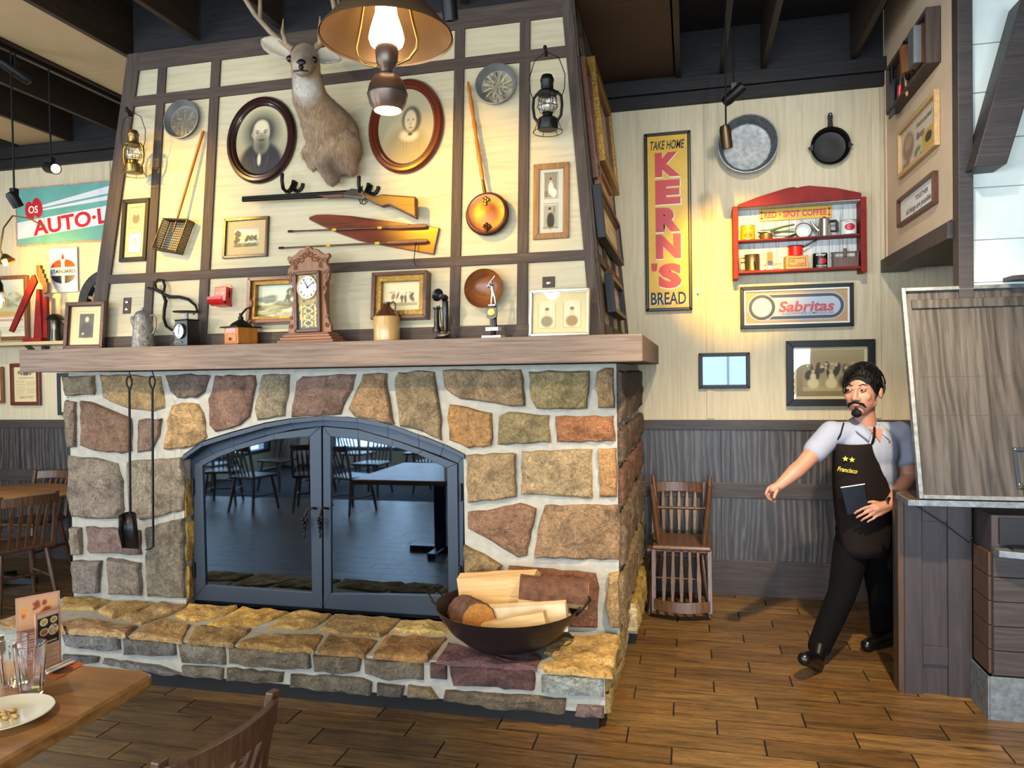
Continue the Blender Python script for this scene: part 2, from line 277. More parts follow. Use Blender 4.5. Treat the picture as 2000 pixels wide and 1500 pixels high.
class Art:
    """a small printed picture painted on a grid of coloured points"""
    def __init__(s, nx, ny, base, noise_amt=.0, seed=1):
        s.nx, s.ny = nx, ny; s.u, s.v = np.meshgrid(np.linspace(0, 1, nx), np.linspace(0, 1, ny)); s.rg = np.random.RandomState(seed)
        s.c = np.ones((ny, nx, 3)) * np.array(lin(base))
        if noise_amt: s.c *= 1 + noise_amt * (s.rg.rand(ny, nx, 1) - .5)
    def mix(s, k, col): k = np.clip(k, 0, 1)[..., None]; s.c = s.c * (1 - k) + np.array(lin(col)) * k; return s
    def ell(s, cx, cy, rx, ry, col, soft=.25, a=1.0, rot=0):
        dx, dy = s.u - cx, s.v - cy; c_, s_ = math.cos(rot), math.sin(rot)
        d = np.sqrt(((dx * c_ + dy * s_) / rx) ** 2 + ((-dx * s_ + dy * c_) / ry) ** 2); return s.mix(a * (1 - d) / soft, col)
    def rect(s, x0, x1, y0, y1, col, a=1.0): return s.mix(a * ((s.u >= x0) & (s.u <= x1) & (s.v >= y0) & (s.v <= y1)).astype(float), col)
    def box(s, x0, x1, y0, y1, col, t=.02):
        return s.rect(x0, x1, y0, y0 + t, col).rect(x0, x1, y1 - t, y1, col).rect(x0, x0 + t, y0, y1, col).rect(x1 - t, x1, y0, y1, col)
    def grad(s, c0, c1, y0=0, y1=1): k = np.clip((s.v - y0) / (y1 - y0), 0, 1)[..., None]; s.c = np.array(lin(c0)) * (1 - k) + np.array(lin(c1)) * k; return s
    def blobs(s, n, x0, x1, y0, y1, rx, ry, cols, soft=.5, a=.8):
        for i in range(n):
            s.ell(s.rg.uniform(x0, x1), s.rg.uniform(y0, y1), rx * s.rg.uniform(.5, 1.4), ry * s.rg.uniform(.5, 1.4), cols[s.rg.randint(len(cols))], soft, a, s.rg.uniform(-.4, .4))
        return s
    def lines(s, x0, x1, y0, y1, n, col, fill=.45, a=.7):
        for i in range(n):
            yy = y0 + (y1 - y0) * (i + .5) / n; hh = (y1 - y0) / n * fill / 2
            s.rect(x0, x1 - (x1 - x0) * .3 * s.rg.rand() * (s.rg.rand() > .6), yy - hh, yy + hh, col, a)
        return s
    def build(s, w, h, parent, y=0.0, name='print', m=None, cx=0, cz=0, mask=None):
        me = bpy.data.meshes.new(name); nx, ny = s.nx, s.ny
        vs = np.stack([cx + (s.u - .5) * w, np.full_like(s.u, y), cz + (s.v - .5) * h], -1).reshape(-1, 3)
        fs = [(j * nx + i, j * nx + i + 1, (j + 1) * nx + i + 1, (j + 1) * nx + i) for j in range(ny - 1) for i in range(nx - 1) if mask is None or mask((i + .5) / (nx - 1), (j + .5) / (ny - 1))]
        me.from_pydata(vs.tolist(), [], fs); ca = me.color_attributes.new('Col', 'FLOAT_COLOR', 'POINT')
        ca.data.foreach_set('color', np.concatenate([np.clip(s.c, 0, 1), np.ones((ny, nx, 1))], -1).reshape(-1).astype(np.float32))
        me.materials.append(m or M['art']); o = bpy.data.objects.new(name, me); COL.objects.link(o); o.parent = parent; return o
def framed(name, label, fr, q, fw, depth, fm, art, cat='picture', off=.004, mat_w=0, matcol=None, glassm=None, inner=None, group=None, rect=None, bevel=.003, tilt=0):
    u, w_, W, H = rect or fr.rect(q, off + depth)
    t = thing(name, label, cat, onfr(fr, u, w_, off) @ Ry(tilt), group)
    B().frame(W, H, fw, -depth, 0).build('frame', fm, t, bevel=bevel)
    B().box(-W / 2 + fw * .5, W / 2 - fw * .5, -depth * .3, -depth * .1, -H / 2 + fw * .5, H / 2 - fw * .5).build('backing', matcol or M['paper'], t)
    iw, ih = W - 2 * fw, H - 2 * fw
    if inner: B().frame(iw + .002, ih + .002, inner[0], -depth * .75, -depth * .3).build('slip', inner[1], t); iw -= 2 * inner[0]; ih -= 2 * inner[0]
    if art: art.build(iw - 2 * mat_w, ih - 2 * mat_w, t, -depth * .32, 'print')
    if glassm: B().box(-iw / 2, iw / 2, -depth * .55, -depth * .5, -ih / 2, ih / 2).build('glass', glassm, t)
    return t, W, H
# ================================================================ STRUCTURE
def S(name, b, m, parent=None, **k):
    o = b.build(name, m, parent, **k)
    if parent is None: o['kind'] = 'structure'
    return o
# floor: dark grout bed, every visible plank tile its own piece
flo = S('floor', B().box(-7.6, 4.6, -4.6, 7.2, -.12, -.004), M['grout'])
def plank_mesh(L):
    b = B(); g = .0042; b.box(g, L - g, g, .155 - g, -.004, .003); return b
pm = None; rest = B(); npl = 0
PC = ['#664a28', '#6d502b', '#614525', '#715530', '#644826', '#5b4122', '#694d29']
for r in range(-30, 24):
    y0 = 3.547 + .155 * (r - 0); x0 = .107 - .2043 * r
    if y0 > 5.79 or y0 < -4.5: continue
    k0 = math.floor((-7.5 - x0) / .6125)
    for k in range(k0, k0 + 21):
        xa = x0 + k * .6125; xb = xa + .6125
        if xa > 4.4: continue
        vis = False
        for cx in (xa, xb, (xa + xb) / 2):
            for cy in (y0, y0 + .155):
                q = proj((cx, cy, 0)); vis |= q[2] > .1 and -5 < q[0] < 2005 and q[1] < 1520
        if -4 < (xa + xb) / 2 < -.42 and y0 > 3.52: vis = False
        if (xa + xb) / 2 > 1.75 and y0 > 4.0 or (xb < -3.9): vis = False
        if vis:
            if pm is None: pm = plank_mesh(.6125).build('plank', M['plank'], flo).data; o = bpy.data.objects['plank']
            else: o = bpy.data.objects.new('plank', pm); COL.objects.link(o); o.parent = flo
            o.location = (xa, y0, 0); c = lin(random.choice(PC)); f = random.uniform(.85, 1.12); o.color = (c[0] * f, c[1] * f, c[2] * f, 1); npl += 1
        else: rest.box(xa + .002, xb - .002, y0 + .002, y0 + .153, -.004, .003)
ro = rest.build('plank_rest', M['plank'], flo, color='#6b4c26'); ro['kind'] = 'stuff'; ro.name = 'plank_field'
# back wall: plywood above, dark wainscot below
wb = S('wall_back', B().box(-7.6, 3.2, YB, YB + .12, 0, 4.3), M['creamv'])
b = B(); b.box(-7.5, 2.2, YB - .012, YB - .0005, .2, 1.25); S('wainscot_panel', b, M['wains'], wb)
for z0, z1, y in ((1.245, 1.32, .03), (.735, .85, .024), (0, .27, .024)):
    b = B().box(-7.5, 2.2, YB - y, YB - .0005, z0, z1); S('wainscot_rail', b, M['wainst'], wb, bevel=.004)
for x in (-.35, .22, 1.30, 1.85, -5.12, -6.3):
    S('wainscot_stile', B().box(x, x + .07, YB - .02, YB - .0006, .26, 1.26), M['wains'], wb, bevel=.003)
for x in (.123, 1.28, 1.75, -5.20, -6.6):
    S('batten', B().box(x, x + .055, YB - .012, YB - .0005, 1.33, 3.69), M['creamv'], wb, bevel=.002)
S('trim_8', B().box(-7.5, 1.36, YB - .02, YB - .0005, 3.887, 4.238), M['dark'])
for z0, z1, y in ((3.695, 3.785, .05), (3.787, 3.885, .075)):
    S('trim_1', B().box(-7.5, 1.37, YB - y, YB - .0005, z0, z1), M['dark'], None, bevel=.004).name = 'trim_1' if z0 < 3.7 else 'trim_2'
# side and rear walls (rear wall has the windows that light the room)
lwb = B()
for y0, y1, z0, z1 in ((-4.6, 7.2, 0, .3), (-4.6, 7.2, 3.0, 4.3), (-4.6, -4.2, .3, 3.0), (-1.2, -.5, .3, 3.0), (2.5, 7.2, .3, 3.0)): lwb.box(-7.72, -7.6, y0, y1, z0, z1)
S('wall_left', lwb, M['creamv'])
for i, y in enumerate((-2.7, 1.0)):
    b = B().frame(3.0, 2.7, .06, -.05, .05)
    for k in (1, 2, 3, 4): b.box(-1.5 + .6 * k - .015, -1.5 + .6 * k + .015, -.02, .02, -1.35, 1.35)
    for k in (1, 2): b.box(-1.5, 1.5, -.02, .02, -1.35 + .9 * k - .015, -1.35 + .9 * k + .015)
    o = S('window_%d' % (i + 5), b, M['dark']); o.location = (-7.66, y, 1.65); o.rotation_euler = (0, 0, math.pi / 2)
rb = B(); rb.box(-7.6, 4.6, -4.6, -4.5, 0, .3).box(-7.6, 4.6, -4.6, -4.5, 3.0, 4.3)
xs = [-7.6, -6.55, -4.25, -3.75, -1.45, -.95, 1.35, 1.85, 4.15, 4.6]
for i in range(0, 10, 2): rb.box(xs[i], xs[i + 1], -4.6, -4.5, .3, 3.0)
wr = S('wall_rear', rb, M['tan'])
for i in range(4):
    x0 = xs[1 + 2 * i]; x1 = xs[2 + 2 * i]; b = B().frame(x1 - x0, 2.7, .06, -.05, .05)
    for k in (1, 2, 3): b.box(-(x1 - x0) / 2 + (x1 - x0) * k / 4 - .015, -(x1 - x0) / 2 + (x1 - x0) * k / 4 + .015, -.02, .02, -1.35, 1.35)
    for k in (1, 2): b.box(-(x1 - x0) / 2, (x1 - x0) / 2, -.02, .02, -1.35 + .9 * k - .015, -1.35 + .9 * k + .015)
    o = S('window_%d' % (i + 1), b, M['dark']); o.location = ((x0 + x1) / 2, -4.55, 1.65)
S('wall_right', B().box(4.6, 4.7, -4.6, 7.2, 0, 4.3), M['tan'])
# ceiling deck, joists, dropped boards
ce = S('ceiling', B().box(-7.6, 4.6, -4.6, 7.2, 4.24, 4.34), M['deck'])
for k in range(-12, 8):
    x = -.06 + .61 * k
    y1 = 4.30 if -3.64 < x < -.6 else YB
    jo = S('joist', B().box(x - .02, x + .02, -4.5, y1 - .022, 3.9, 4.24), M['joist'], ce, bevel=.003)
for x0, x1, m, n in ((-4.31, -3.74, 'ceilp', 4), (-6.14, -5.57, 'ceilp', 3), (-.65, -.08, 'ceilb', 4)):
    L = 5.78 if x0 > -1 else 5.78
    for i in range(n):
        ya = L - 1.22 * (i + 1) + .004; yb = L - 1.22 * i - .004
        S('ceiling_board', B().box(x0 + .012, x1 - .012, ya, yb, 3.915, 3.93), M[m], ce)
# chimney hood: framed plywood panels on a sloping front and sides
def uL(w): return -3.79 + .085 * w
def uR(w): return -.465 - .09 * w
WT = 1.985
hood = thing('chimney_hood', 'tall tapered cream plywood chimney hood with dark brown boards above the mantel', 'chimney', onfr(FCH, 0, 0))
hb = B(); n0 = .18; Z1 = 2.36
pts = [(uL(0), 0), (uR(0), 0), (uR(WT), WT), (uL(WT), WT)]
hb.prism(pts, .0, .03); hb.build('panel_backing', M['cream'], hood)
xv = {}
def ucol(a, y): return FCH.at(a, y, .018).x
VB = [(289.5, 305.5, 450), (403, 421, 300), (883.5, 903, 300), (1012.5, 1033, 300)]
vb = [(ucol(a, y), ucol(c, y)) for a, c, y in VB]
def wrow(px, y): return FCH.at(px, y, .018).z
H = [(wrow(330, 200), wrow(330, 181)), (wrow(1135, 508), wrow(1135, 488)), (-.0, wrow(1000, 634)), (wrow(1100, 31), WT)]
H = [(wrow(600, 158), wrow(600, 134)) if 0 else H[0], H[1], H[2], H[3]]
# separate plywood panels between the boards
cols = [(-9, vb[0][0])] + [(vb[i][1], vb[i + 1][0]) for i in range(3)] + [(vb[3][1], 9)]
rows = [(H[2][1], H[1][0]), (H[1][1], H[0][0]), (H[0][1], H[3][0])]
for ca, cb in cols:
    for ra, rb_ in rows:
        q = [(max(ca, uL(z) + .05) if e == 0 else min(cb, uR(z) - .05), z) for e, z in ((0, ra - .01), (1, ra - .01), (1, rb_ + .01), (0, rb_ + .01))]
        B().prism(q, -.006, -.0002).build('panel', M['cream'], hood)
for a, c in vb: B().box(a, c, -.02, -.0065, .0, WT).build('board', M['trim'], hood, bevel=.003)
for z0, z1 in H: B().prism([(uL(z0), z0), (uR(z0), z0), (uR(z1), z1), (uL(z1), z1)], -.0225, -.0062).build('board', M['trimh'], hood, bevel=.003)
lw_ = ucol(266, 175) - uL(wrow(266, 175)); rw_ = uR(wrow(1106, 111)) - ucol(1106, 111)
B().prism([(uL(0), 0), (uL(0) + lw_, 0), (uL(WT) + lw_, WT), (uL(WT), WT)], -.024, -.0061).build('board', M['trim'], hood, bevel=.003)
B().prism([(uR(0) - rw_, 0), (uR(0), 0), (uR(WT), WT), (uR(WT) - rw_, WT)], -.024, -.0061).build('board', M['trim'], hood, bevel=.003)
# hood sides
for sgn, fr in ((1, FCS), (-1, None)):
    fr = fr or Fr((-3.79, 4.05, ZM), (0, -1, 0), (1, 0, -.09), (.09, 0, 1))
    sd = B().prism([(0, 0), (1.74 * sgn, 0), (1.74 * sgn, WT), (SL * WT * sgn * .98, WT)], 0, .03).build('side_panel', M['cream'], hood); sd.matrix_basis = FCH.M.inverted() @ fr.M
    def sb(q):
        o = B().prism([(a * sgn, z) for a, z in q], -.018, -.0005).build('side_board', M['trim'], hood, bevel=.003); o.matrix_basis = FCH.M.inverted() @ fr.M
    for z0, z1 in ((H[2][0], H[2][1]), (H[1][0], H[1][1]), (H[0][0], H[0][1]), (H[3][0], WT)): sb([(SL * z0, z0), (1.735, z0), (1.735, z1), (SL * z1, z1)])
    for a in (.0, .5, 1.05, 1.62): sb([(a + .01, 0), (a + .11, 0), (a + .11 + (SL * WT if a == 0 else 0), WT), (a + .01 + (SL * WT if a == 0 else 0), WT)])
B().box(-3.62, -.64, .262, .3, 0, .45).build('cap_board', M['dark'], hood).matrix_basis = FCH.M.inverted() @ T(V((0, 4.05, 3.86)))
# right-hand recess: tan wall, doorway head, corner post, white board wall, brace
S('wall_recess', B().box(1.37, 1.45, 4.36, YB - .001, 2.46, 4.24), M['tan'])
S('trim_3', B().box(1.33, 1.50, 4.36, YB - .03, 2.37, 2.46).box(1.352, 1.44, 4.36, YB - .03, 2.46, 2.475), M['wainst'], None, bevel=.004)
S('trim_4', B().box(1.36, 1.375, 5.74, 5.782, 2.46, 3.88), M['tan'], None, bevel=.002)
S('ceiling_recess', B().box(1.45, 3.2, 4.4, 5.78, 2.40, 2.46), M['wainst'])
S('wall_corridor', B().box(3.2, 3.3, 4.3, 5.8, 0, 4.2), M['tan'])
po = S('trim_5', B().box(1.355, 1.425, 4.27, 4.36, .95, 4.24), M['wainst'], None, bevel=.004)
ww = S('wall_white', B().box(1.425, 4.6, 4.34, 4.40, 0, 4.24), M['white'])
zz = .9
for i, hgt in enumerate((.24, .2, .26, .27, .26, .22, .27, .25, .24, .25, .25, .25, .25)):
    if zz + hgt > 4.22: break
    B().box(1.43, 3.6, 4.322, 4.3395, zz + .002, zz + hgt - .002).build('shiplap_board', M['white'], ww, bevel=.003); zz += hgt
br = B(); a = onY(2010, 60, 4.15); c = onY(1938, 318, 4.15); d = onY(1905, 326, 4.15)
br.prism([(onY(1902, 326, 4.15).x, onY(1902, 326, 4.15).z), (onY(1967, 320, 4.15).x, onY(1967, 320, 4.15).z), (onY(2060, 20, 4.15).x, onY(2060, 20, 4.15).z), (onY(1998, -10, 4.15).x, onY(1998, -10, 4.15).z), ], 4.15, 4.32)
brace = S('trim_6', br, M['wainst'], None, bevel=.005)
# ================================================================ FIREPLACE
fp = thing('stone_fireplace', 'wide tan stone fireplace with pale mortar, arched opening and raised hearth', 'fireplace', T(V((0, 0, 0))))
cz = [(-3.93, .2), (-.385, .2), (-.385, 1.75), (-3.93, 1.75)]
arch = [(360, 888), (395, 861), (449, 844), (518, 825), (566, 817), (620, 813), (683, 814), (740, 825), (779, 837), (830, 852), (875, 870), (908, 885)]
A = [FST.at(*p) for p in arch]; xl = FST.at(360, 1000).x; xr = FST.at(907, 1000).x
core = B(); core.box(-3.925, xl, YS, YB - .05, .05, 1.74).box(xr, -.385, YS, YB - .05, .05, 1.74)
AP = [(xl, A[0].z)] + [(p.x, p.z) for p in A[1:-1]] + [(xr, A[-1].z)]
for i in range(len(AP) - 1):
    core.prism([AP[i], AP[i + 1], (AP[i + 1][0], 1.74), (AP[i][0], 1.74)], YS, YS + .5)
core.box(xl, xr, YS + .5, YB - .05, 1.45, 1.74).build('mortar_core', M['mortar'], fp)
# firebox
fb = B(); fb.box(xl, xr, 4.85, 4.9, .27, 1.46).box(xl, xl + .02, 4.2, 4.86, .27, 1.46).box(xr - .02, xr, 4.2, 4.86, .27, 1.46).box(xl, xr, 4.1, 4.86, .262, .29).box(xl, xr, 4.2, 4.86, 1.44, 1.46)
fb.build('firebox', M['blackp'], fp)
def stone(poly, fr, pr, col, parent, jag=.006, name='stone', depth=.012, bulge=.012):
    """one rough stone: outline in local x,z of the frame, standing pr proud of the mortar"""
    P = []
    n = len(poly)
    for i in range(n):
        a, c = V(poly[i]).to_2d(), V(poly[(i + 1) % n]).to_2d(); L = (c - a).length; k = max(1, min(7, int(L / .045)))
        for j in range(k):
            q = a.lerp(c, j / k)
            if j: q += V((random.uniform(-jag, jag), random.uniform(-jag, jag)))
            P.append(q)
    ctr = sum(P, V((0, 0))) / len(P); b = B(); rings = []; sd = random.uniform(0, 99)
    for s_, y in ((1.0, .01), (1.0, -pr * .35), (.965, -pr * .85), (.9, -pr - bulge * .3), (.75, -pr - bulge * .5), (.55, -pr - bulge * .7), (.33, -pr - bulge), (.12, -pr - bulge)):
        ring = []
        for q in P:
            z = ctr.lerp(q, s_); nz = noise.noise(V((z.x * 9 + sd, z.y * 9, sd))) * .017 + noise.noise(V((z.x * 26, z.y * 26 + sd, sd))) * .012
            ring.append((z.x, y + (nz if s_ < .99 else nz * .3), z.y))
        rings.append(ring)
    b.loft(rings); o = b.build(name, M['stone'], parent, smooth=24, color=col); o.matrix_world = fr.M if parent is None or parent.parent is None else fr.M
    return o
def pxs(k, ox, oy, *pts): return [(ox + x / k, oy + y / k) for x, y in pts]
L3 = lambda *p: pxs(3.75, 0, 700, *p); L2 = lambda *p: pxs(3.3333, 100, 700, *p); R3 = lambda *p: pxs(3.75, 850, 700, *p); M6 = lambda *p: pxs(6.6667, 640, 700, *p)
ST = [
 (L3((455,130),(680,125),(690,235),(680,268),(478,275),(460,235)), '#796952'), (L3((715,120),(1165,130),(1190,270),(1195,365),(1110,390),(940,372),(860,340),(740,285)), '#8c7450'),
 (L3((1205,125),(1330,115),(1530,125),(1490,250),(1430,290),(1290,290),(1235,240)), '#605146'), (L3((1570,125),(1860,125),(1870,190),(1820,430),(1750,490),(1570,540),(1525,490),(1520,300)), '#6d5346'),
 (L3((470,308),(545,320),(545,650),(492,655),(478,520)), '#756557'), (L3((580,310),(660,320),(830,390),(950,440),(955,680),(880,700),(650,665),(590,640)), '#755a47'),
 (L3((1010,450),(1175,440),(1160,560),(1100,680),(1000,692)), '#6d594b'), (L3((1250,345),(1330,325),(1440,335),(1480,400),(1505,580),(1420,640),(1330,665),(1190,668),(1200,560)), '#9a7d56'),
 (L3((490,712),(700,730),(850,772),(890,900),(898,1110),(870,1178),(680,1178),(510,1163),(497,950)), '#7b6d5f'), (L3((912,760),(1000,745),(1150,735),(1330,722),(1340,900),(1335,1115),(1020,1188),(932,1120)), '#817563'),
 (L3((518,1237),(585,1242),(590,1440),(527,1445)), '#7c6e60'), (L3((628,1232),(900,1250),(1015,1262),(1028,1440),(900,1430),(660,1430),(633,1400)), '#745f56'),
 (L3((1065,1240),(1200,1205),(1338,1170),(1345,1500),(1350,1760),(1075,1750),(1060,1500)), '#706657'), (pxs(3.3333,0,1050,(470,152),(655,152),(648,230),(640,362),(477,362)), '#756c64'),
 (pxs(3.3333,0,1050,(697,132),(910,167),(913,380),(702,374)), '#7a6d60'),
 (L2((1370,107),(1545,102),(1540,230),(1520,300),(1512,378),(1400,398),(1335,405),(1325,330),(1345,220)), '#7d715a'), (L2((1590,150),(1630,117),(1760,112),(1978,102),(1958,200),(1920,260),(1880,365),(1720,378),(1555,385),(1567,310)), '#705749'),
 (M6((465,205),(640,188),(765,195),(770,400),(820,650),(860,860),(760,850),(600,800),(340,760),(260,660),(300,560),(430,300)), '#83674a'), (M6((915,180),(1250,160),(1380,175),(1420,420),(1450,620),(1480,800),(1475,1070),(1330,1010),(1050,905),(940,890),(920,690),(880,430),(870,260)), '#7a684e'),
 (R3((50,88),(300,80),(625,80),(645,150),(655,350),(560,355),(440,330),(250,305),(180,298),(65,215)), '#7d684d'), (R3((682,97),(900,92),(1128,90),(1130,180),(1110,368),(830,376),(740,368),(700,300)), '#7d6d4b'),
 (R3((1185,97),(1240,68),(1305,68),(1312,365),(1192,365),(1175,200)), '#866d4b'), (R3((100,337),(180,347),(410,400),(415,500),(408,640),(240,662),(98,600),(82,440)), '#8f6b42'),
 (R3((465,422),(530,392),(830,417),(845,618),(640,628),(452,633),(457,500)), '#7c6d4c'), (R3((877,427),(1100,424),(1302,422),(1318,560),(1318,608),(1000,618),(887,613)), '#87593a'),
 (R3((224,712),(560,692),(588,702),(593,1018),(470,1038),(234,1058)), '#8c7555'), (R3((632,682),(900,672),(1148,667),(1152,1028),(960,1018),(800,1003),(628,998)), '#927c5b'),
 (R3((1192,662),(1325,657),(1332,800),(1330,1018),(1203,1018)), '#9a744b'), (R3((234,1127),(440,1102),(620,1060),(738,1102),(733,1150),(670,1448),(600,1462),(420,1348),(234,1248)), '#795b45'),
 (R3((802,1077),(1100,1072),(1338,1072),(1350,1200),(1345,1478),(1000,1475),(722,1468),(747,1280)), '#82674c'), ([(906,1064),(945,1083),(980,1105),(972,1120),(907,1118)], '#7c6745'),
 ([(993,1106),(1080,1112),(1163,1121),(1170,1150),(1166,1228),(1080,1226),(985,1215),(985,1140)], '#6d4734'), ([(1189,1120),(1209,1117),(1211,1228),(1193,1228),(1183,1173)], '#9c7f55'), ([(912,1130),(975,1132),(975,1190),(912,1186)], '#796246')]
for q, c in ST: stone([(FST.at(*p, .02).x, FST.at(*p, .02).z) for p in q], FST, random.uniform(.016, .034), c, fp)
# stones of the right-hand return, bands going back to the wall
FSR = Fr((-.385, 0, 0), (0, 1, 0), (-1, 0, 0), (0, 0, 1))
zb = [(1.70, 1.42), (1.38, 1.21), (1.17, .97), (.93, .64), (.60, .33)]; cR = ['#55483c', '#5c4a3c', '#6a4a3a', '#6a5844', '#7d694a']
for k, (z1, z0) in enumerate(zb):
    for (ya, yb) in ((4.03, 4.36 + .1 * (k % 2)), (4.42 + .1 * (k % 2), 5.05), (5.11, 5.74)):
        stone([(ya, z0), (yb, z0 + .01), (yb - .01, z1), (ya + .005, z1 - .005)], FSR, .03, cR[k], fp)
for k, (z1, z0) in enumerate(((1.70, 1.4), (1.36, 1.0), (.95, .6), (.55, .33))):   # left return
    stone([(-5.0, z0), (-4.03, z0), (-4.04, z1), (-5.0, z1)], Fr((-3.925, 0, 0), (0, -1, 0), (1, 0, 0), (0, 0, 1)), .02, '#7d6c5c', fp)
for z0, z1 in ((.29, .52), (.545, .80), (.825, 1.06)): stone([(4.025, z0), (4.095, z0), (4.095, z1), (4.025, z1)], Fr((xl, 0, 0), (0, 1, 0), (-1, 0, 0), (0, 0, 1)), .012, '#a5803f', fp, .004, bulge=.004)
# hearth
he = B().box(-4.0, -.405, 3.475, YS, .085, .272).box(-.40, -.33, 4.58, YB - .04, .085, .272).build('hearth_bed', M['mortar'], fp)
B().box(-3.96, -.437, 3.495, 4.0, .0, .085).box(-.40, -.345, 4.63, YB - .04, 0, .085).build('plinth', M['blackp'], fp)
FHT = Fr((0, 0, .272), (1, 0, 0), (0, 0, -1), (0, 1, 0)); FHF = Fr((0, 3.475, 0))
def topst(px, c):  # top stones coloured brighter tan, warm spotlight glow put into their colour
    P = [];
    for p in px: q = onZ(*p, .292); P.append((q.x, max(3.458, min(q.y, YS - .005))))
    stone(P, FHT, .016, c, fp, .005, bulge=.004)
h1 = lambda *p: pxs(3.5714, 100, 1150, *p); h2 = lambda *p: pxs(4.3478, 540, 1160, *p); h3 = lambda *p: pxs(3.7037, 700, 1180, *p)
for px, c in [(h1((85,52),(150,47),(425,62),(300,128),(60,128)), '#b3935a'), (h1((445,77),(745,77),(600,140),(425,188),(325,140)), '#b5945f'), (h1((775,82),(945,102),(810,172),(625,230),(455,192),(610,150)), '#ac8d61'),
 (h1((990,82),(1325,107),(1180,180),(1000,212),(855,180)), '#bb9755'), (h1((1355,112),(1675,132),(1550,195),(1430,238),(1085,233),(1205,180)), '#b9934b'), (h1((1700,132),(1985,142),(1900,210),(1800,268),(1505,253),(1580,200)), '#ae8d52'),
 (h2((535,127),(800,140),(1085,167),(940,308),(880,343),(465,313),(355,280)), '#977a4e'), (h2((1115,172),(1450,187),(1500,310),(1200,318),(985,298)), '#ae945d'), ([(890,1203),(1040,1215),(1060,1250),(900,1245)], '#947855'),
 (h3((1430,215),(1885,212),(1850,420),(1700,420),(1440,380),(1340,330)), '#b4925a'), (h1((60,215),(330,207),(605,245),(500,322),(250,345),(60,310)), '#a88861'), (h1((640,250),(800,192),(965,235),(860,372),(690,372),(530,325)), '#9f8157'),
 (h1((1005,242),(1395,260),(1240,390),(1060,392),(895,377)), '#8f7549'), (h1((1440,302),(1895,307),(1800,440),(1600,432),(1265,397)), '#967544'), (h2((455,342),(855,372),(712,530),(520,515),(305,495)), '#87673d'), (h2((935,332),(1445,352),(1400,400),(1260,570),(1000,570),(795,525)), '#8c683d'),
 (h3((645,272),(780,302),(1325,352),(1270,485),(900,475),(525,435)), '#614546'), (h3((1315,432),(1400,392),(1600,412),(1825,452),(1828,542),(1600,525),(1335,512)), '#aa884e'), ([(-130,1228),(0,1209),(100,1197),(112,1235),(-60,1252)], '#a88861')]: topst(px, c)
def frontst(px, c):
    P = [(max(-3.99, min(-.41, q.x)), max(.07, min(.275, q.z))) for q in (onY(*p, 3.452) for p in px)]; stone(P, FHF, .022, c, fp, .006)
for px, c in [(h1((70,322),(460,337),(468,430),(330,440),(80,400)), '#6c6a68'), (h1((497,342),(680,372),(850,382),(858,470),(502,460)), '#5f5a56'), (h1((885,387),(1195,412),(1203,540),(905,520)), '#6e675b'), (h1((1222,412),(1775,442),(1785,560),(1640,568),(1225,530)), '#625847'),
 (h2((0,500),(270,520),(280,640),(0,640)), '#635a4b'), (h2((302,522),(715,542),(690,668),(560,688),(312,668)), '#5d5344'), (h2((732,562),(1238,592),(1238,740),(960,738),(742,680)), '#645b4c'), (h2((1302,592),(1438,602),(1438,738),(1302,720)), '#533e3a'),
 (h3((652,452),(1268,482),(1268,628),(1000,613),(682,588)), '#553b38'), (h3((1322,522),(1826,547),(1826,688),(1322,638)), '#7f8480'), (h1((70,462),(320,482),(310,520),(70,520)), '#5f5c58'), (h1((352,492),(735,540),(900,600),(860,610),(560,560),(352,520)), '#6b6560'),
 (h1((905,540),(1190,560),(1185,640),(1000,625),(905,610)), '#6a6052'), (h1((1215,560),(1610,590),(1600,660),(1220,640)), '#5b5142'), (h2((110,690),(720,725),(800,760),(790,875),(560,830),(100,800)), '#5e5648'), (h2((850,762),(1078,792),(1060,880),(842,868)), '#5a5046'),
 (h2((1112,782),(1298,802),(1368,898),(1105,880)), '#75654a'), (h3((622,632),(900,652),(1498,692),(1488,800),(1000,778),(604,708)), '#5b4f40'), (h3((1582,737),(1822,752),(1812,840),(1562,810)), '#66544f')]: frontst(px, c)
FHR = Fr((-.405, 0, 0), (0, 1, 0), (-1, 0, 0), (0, 0, 1))
for (ya, yb, z0, z1) in ((3.48, 3.74, .19, .275), (3.48, 3.64, .085, .175), (3.77, 4.1, .15, .275), (3.67, 4.3, .085, .14), (4.13, 4.54, .15, .275)): stone([(ya, z0), (yb, z0), (yb, z1), (ya, z1)], FHR, .022, '#8b7448', fp)
stone([(-.40, 4.56), (-.325, 4.56), (-.325, 5.1), (-.40, 5.1)], FHT, .018, '#a1853f', fp); stone([(-.40, 5.12), (-.325, 5.12), (-.325, 5.74), (-.40, 5.74)], FHT, .018, '#a1853f', fp)
stone([(-.402, .1), (-.33, .1), (-.325, .28), (-.402, .28)], Fr((0, 4.58, 0)), .02, '#c7b48c', fp)
for ya, yb in ((4.6, 5.1), (5.14, 5.73)): stone([(ya, .1), (yb, .1), (yb, .28), (ya, .28)], Fr((-.335, 0, 0), (0, 1, 0), (-1, 0, 0), (0, 0, 1)), .015, '#a58747', fp)
# mantel shelf
b = B(); b.box(-4.03, -.228, 3.755, 4.6, 1.745, ZM).box(-.62, -.228, 4.6, YB - .08, 1.745, ZM)
ms = tag(b.build('mantel_shelf', M['mantel'], None, bevel=.006), 'long weathered timber mantel shelf wrapping around the stone fireplace', 'shelf')
